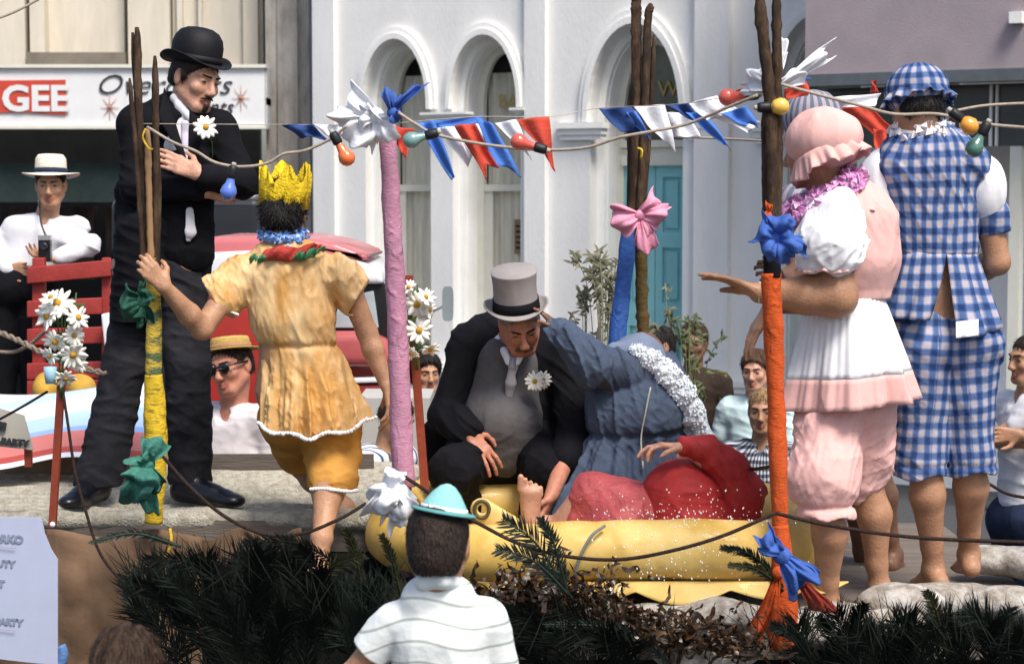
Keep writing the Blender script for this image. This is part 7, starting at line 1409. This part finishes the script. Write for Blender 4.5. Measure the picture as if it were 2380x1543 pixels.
for xx in (560, 820, 150):
    q = p(xx, 1050); b = MB(); M4 = Matrix.Translation((q.x, TD+.1, .42)) @ Matrix.Rotation(math.pi/2, 4, 'X'); b.lathe([(0, -.12), (.38, -.12), (.42, -.08), (.42, .08), (.38, .12), (0, .12)], M4, 28); b.build('wheel', mat('rubber', (.02, .02, .02), .8), tk)
# mirror on its arm
b = MB(); M4 = frame(P(1041, 706, 10.6), (0, -1, .05), (0, 0, 1)); n = 28
def rrct(a): c, s = math.cos(a), math.sin(a); e = .45; return (math.copysign(abs(c)**e, c)*.030, math.copysign(abs(s)**e, s)*.092)
vs = [M4 @ Vector((rrct(2*math.pi*k/n)[0], rrct(2*math.pi*k/n)[1], z)) for z in (0, .02) for k in range(n)]; b.add(vs, [tuple(range(n-1, -1, -1)), tuple(range(n, 2*n))]+[(k, (k+1) % n, (k+1) % n+n, k+n) for k in range(n)]); mi = b.build('mirror', mat('mirror_back_grey', (.26, .30, .32), .3, metal=.3), tk, False)
b = MB(); b.tube([P(920, 760, 11.2), P(985, 735, 10.8), P(1041, 706, 10.64)], .007, 6); b.tube([P(985, 700, 10.8), P(995, 745, 10.8)], .006, 6); b.build('mirror_arm', mat('bright_trim', (.6, .6, .62), .3, metal=.8), tk)
# slatted tray
RAIL = mat('red_rail_paint', (.30, .035, .03), .6, .2, 8, .2, 50)
TR = 10.55
for (xa, ya, xb, yb_) in ((62, 622, 258, 604), (62, 700, 236, 692), (62, 765, 236, 760), (62, 845, 258, 840), (62, 885, 258, 882)):
    slab('rail', [(P(x, y, TR).x, P(x, y, TR).z) for x, y in ((xa, ya), (xb, yb_), (xb, yb_+38), (xa, ya+38))], TR, TR+.04, RAIL, .006)
for xa in (70, 232): slab('rail_post', [(P(x, y, TR).x, P(x, y, TR).z) for x, y in ((xa, 600), (xa+28, 600), (xa+28, 920), (xa, 920))], TR+.042, TR+.10, RAIL, .006)
b = MB(); b.box((P(-60, 900, TR).x, TR-.02, TZ-.12), (P(470, 900, TR).x, TR+1.8, TZ-.005)); b.build('tray_floor', WOODG, tk, False)
slab('mudguard', [(P(x, y, TR-.1).x, P(x, y, TR-.1).z) for x, y in ((236, 730), (262, 725), (275, 800), (262, 830), (245, 815))], TR-.12, TR-.05, TWH, .01)
# things glimpsed behind: yellow crate tops, dark shade
for i, (x, lab) in enumerate(((108, 'yellow rounded bundle left of the lowest daisy'), (190, 'yellow rounded bundle right of the lowest daisy'))):
    F = SDF(.01); F.ell(P(x, 905, 9.9), (.07, .1, .08), None, .01); F.disp.append(folds(.01, 20)); o = F.mesh('yellow_bundle', mat('ochre_cloth', (.50, .30, .05), .9, .2, 8), None); tag(o, lab, 'bundle')
# ---------------- plants behind the raft
def grassplant(label, x, y0, y1, D, n, spread, seed, m, leaf=14, lw=.35, dens=7):
    rr = random.Random(seed); b = MB(); base = P(x, y0, D); r = empty('tall_plant', (base.x, D, 0), label, 'plant'); s = MB()
    for k in range(n):
        ex = x+rr.gauss(0, spread); ey = y1+abs(rr.gauss(0, 60)); q = catmull([Vector((base.x+rr.uniform(-.05, .05), D, .0)), P(x+(ex-x)*.4, (y0+ey)/2+60, D+rr.uniform(-.1, .1)), P(ex, ey, D), P(ex+rr.uniform(-16, 16), ey+rr.uniform(0, 28), D)], 8); s.tube(q, .0028, 4)
        for j in range(dens*2):
            t = rr.uniform(.45, 1); c = q[min(len(q)-1, int(t*(len(q)-1)))]; leaf_mb(b, c, (rr.uniform(-1, 1), rr.uniform(-.6, .6), rr.uniform(-1, .8)), (0, -1, 0), px(leaf*rr.uniform(.6, 1.4), D), px(leaf*lw, D), .3, 3)
    s.build('stem', m, r); b.build('leaves', m, r)
OAT = mat('dry_green_oats', (.17, .17, .11), .8, .4, 30); LFG = mat('mid_green_leaves', (.10, .12, .055), .75, .5, 30)
grassplant('tall dry grass with drooping seed heads left of the blue pole', 1405, 900, 590, 9.4, 16, 26, 1, OAT, 20, .3, 12); grassplant('thin dry oat grass leaning left above the slate sleeve', 1360, 900, 670, 9.5, 7, 22, 2, OAT, 18, .28, 8); grassplant('low leafy plant between the blue pole and the door', 1505, 900, 740, 9.6, 7, 26, 3, OAT, 14, .35, 6); grassplant('leafy green branches wound round the dark leafy costume', 1600, 950, 720, 11.7, 9, 30, 4, LFG, 16, .4, 6); grassplant('green leaves at the waist of the dark leafy costume', 1620, 990, 880, 11.6, 6, 24, 5, LFG, 16, .4, 5)
grassplant('tall leafy stem at the turquoise door', 1560, 950, 660, 11.9, 4, 8, 6, OAT, 14, .3, 8)
# wires above
line('wire', 'thin wire crossing the top left corner', [(-60, 62, 9), (30, 30, 9), (110, -12, 9)], .006, CORD, 'wire')
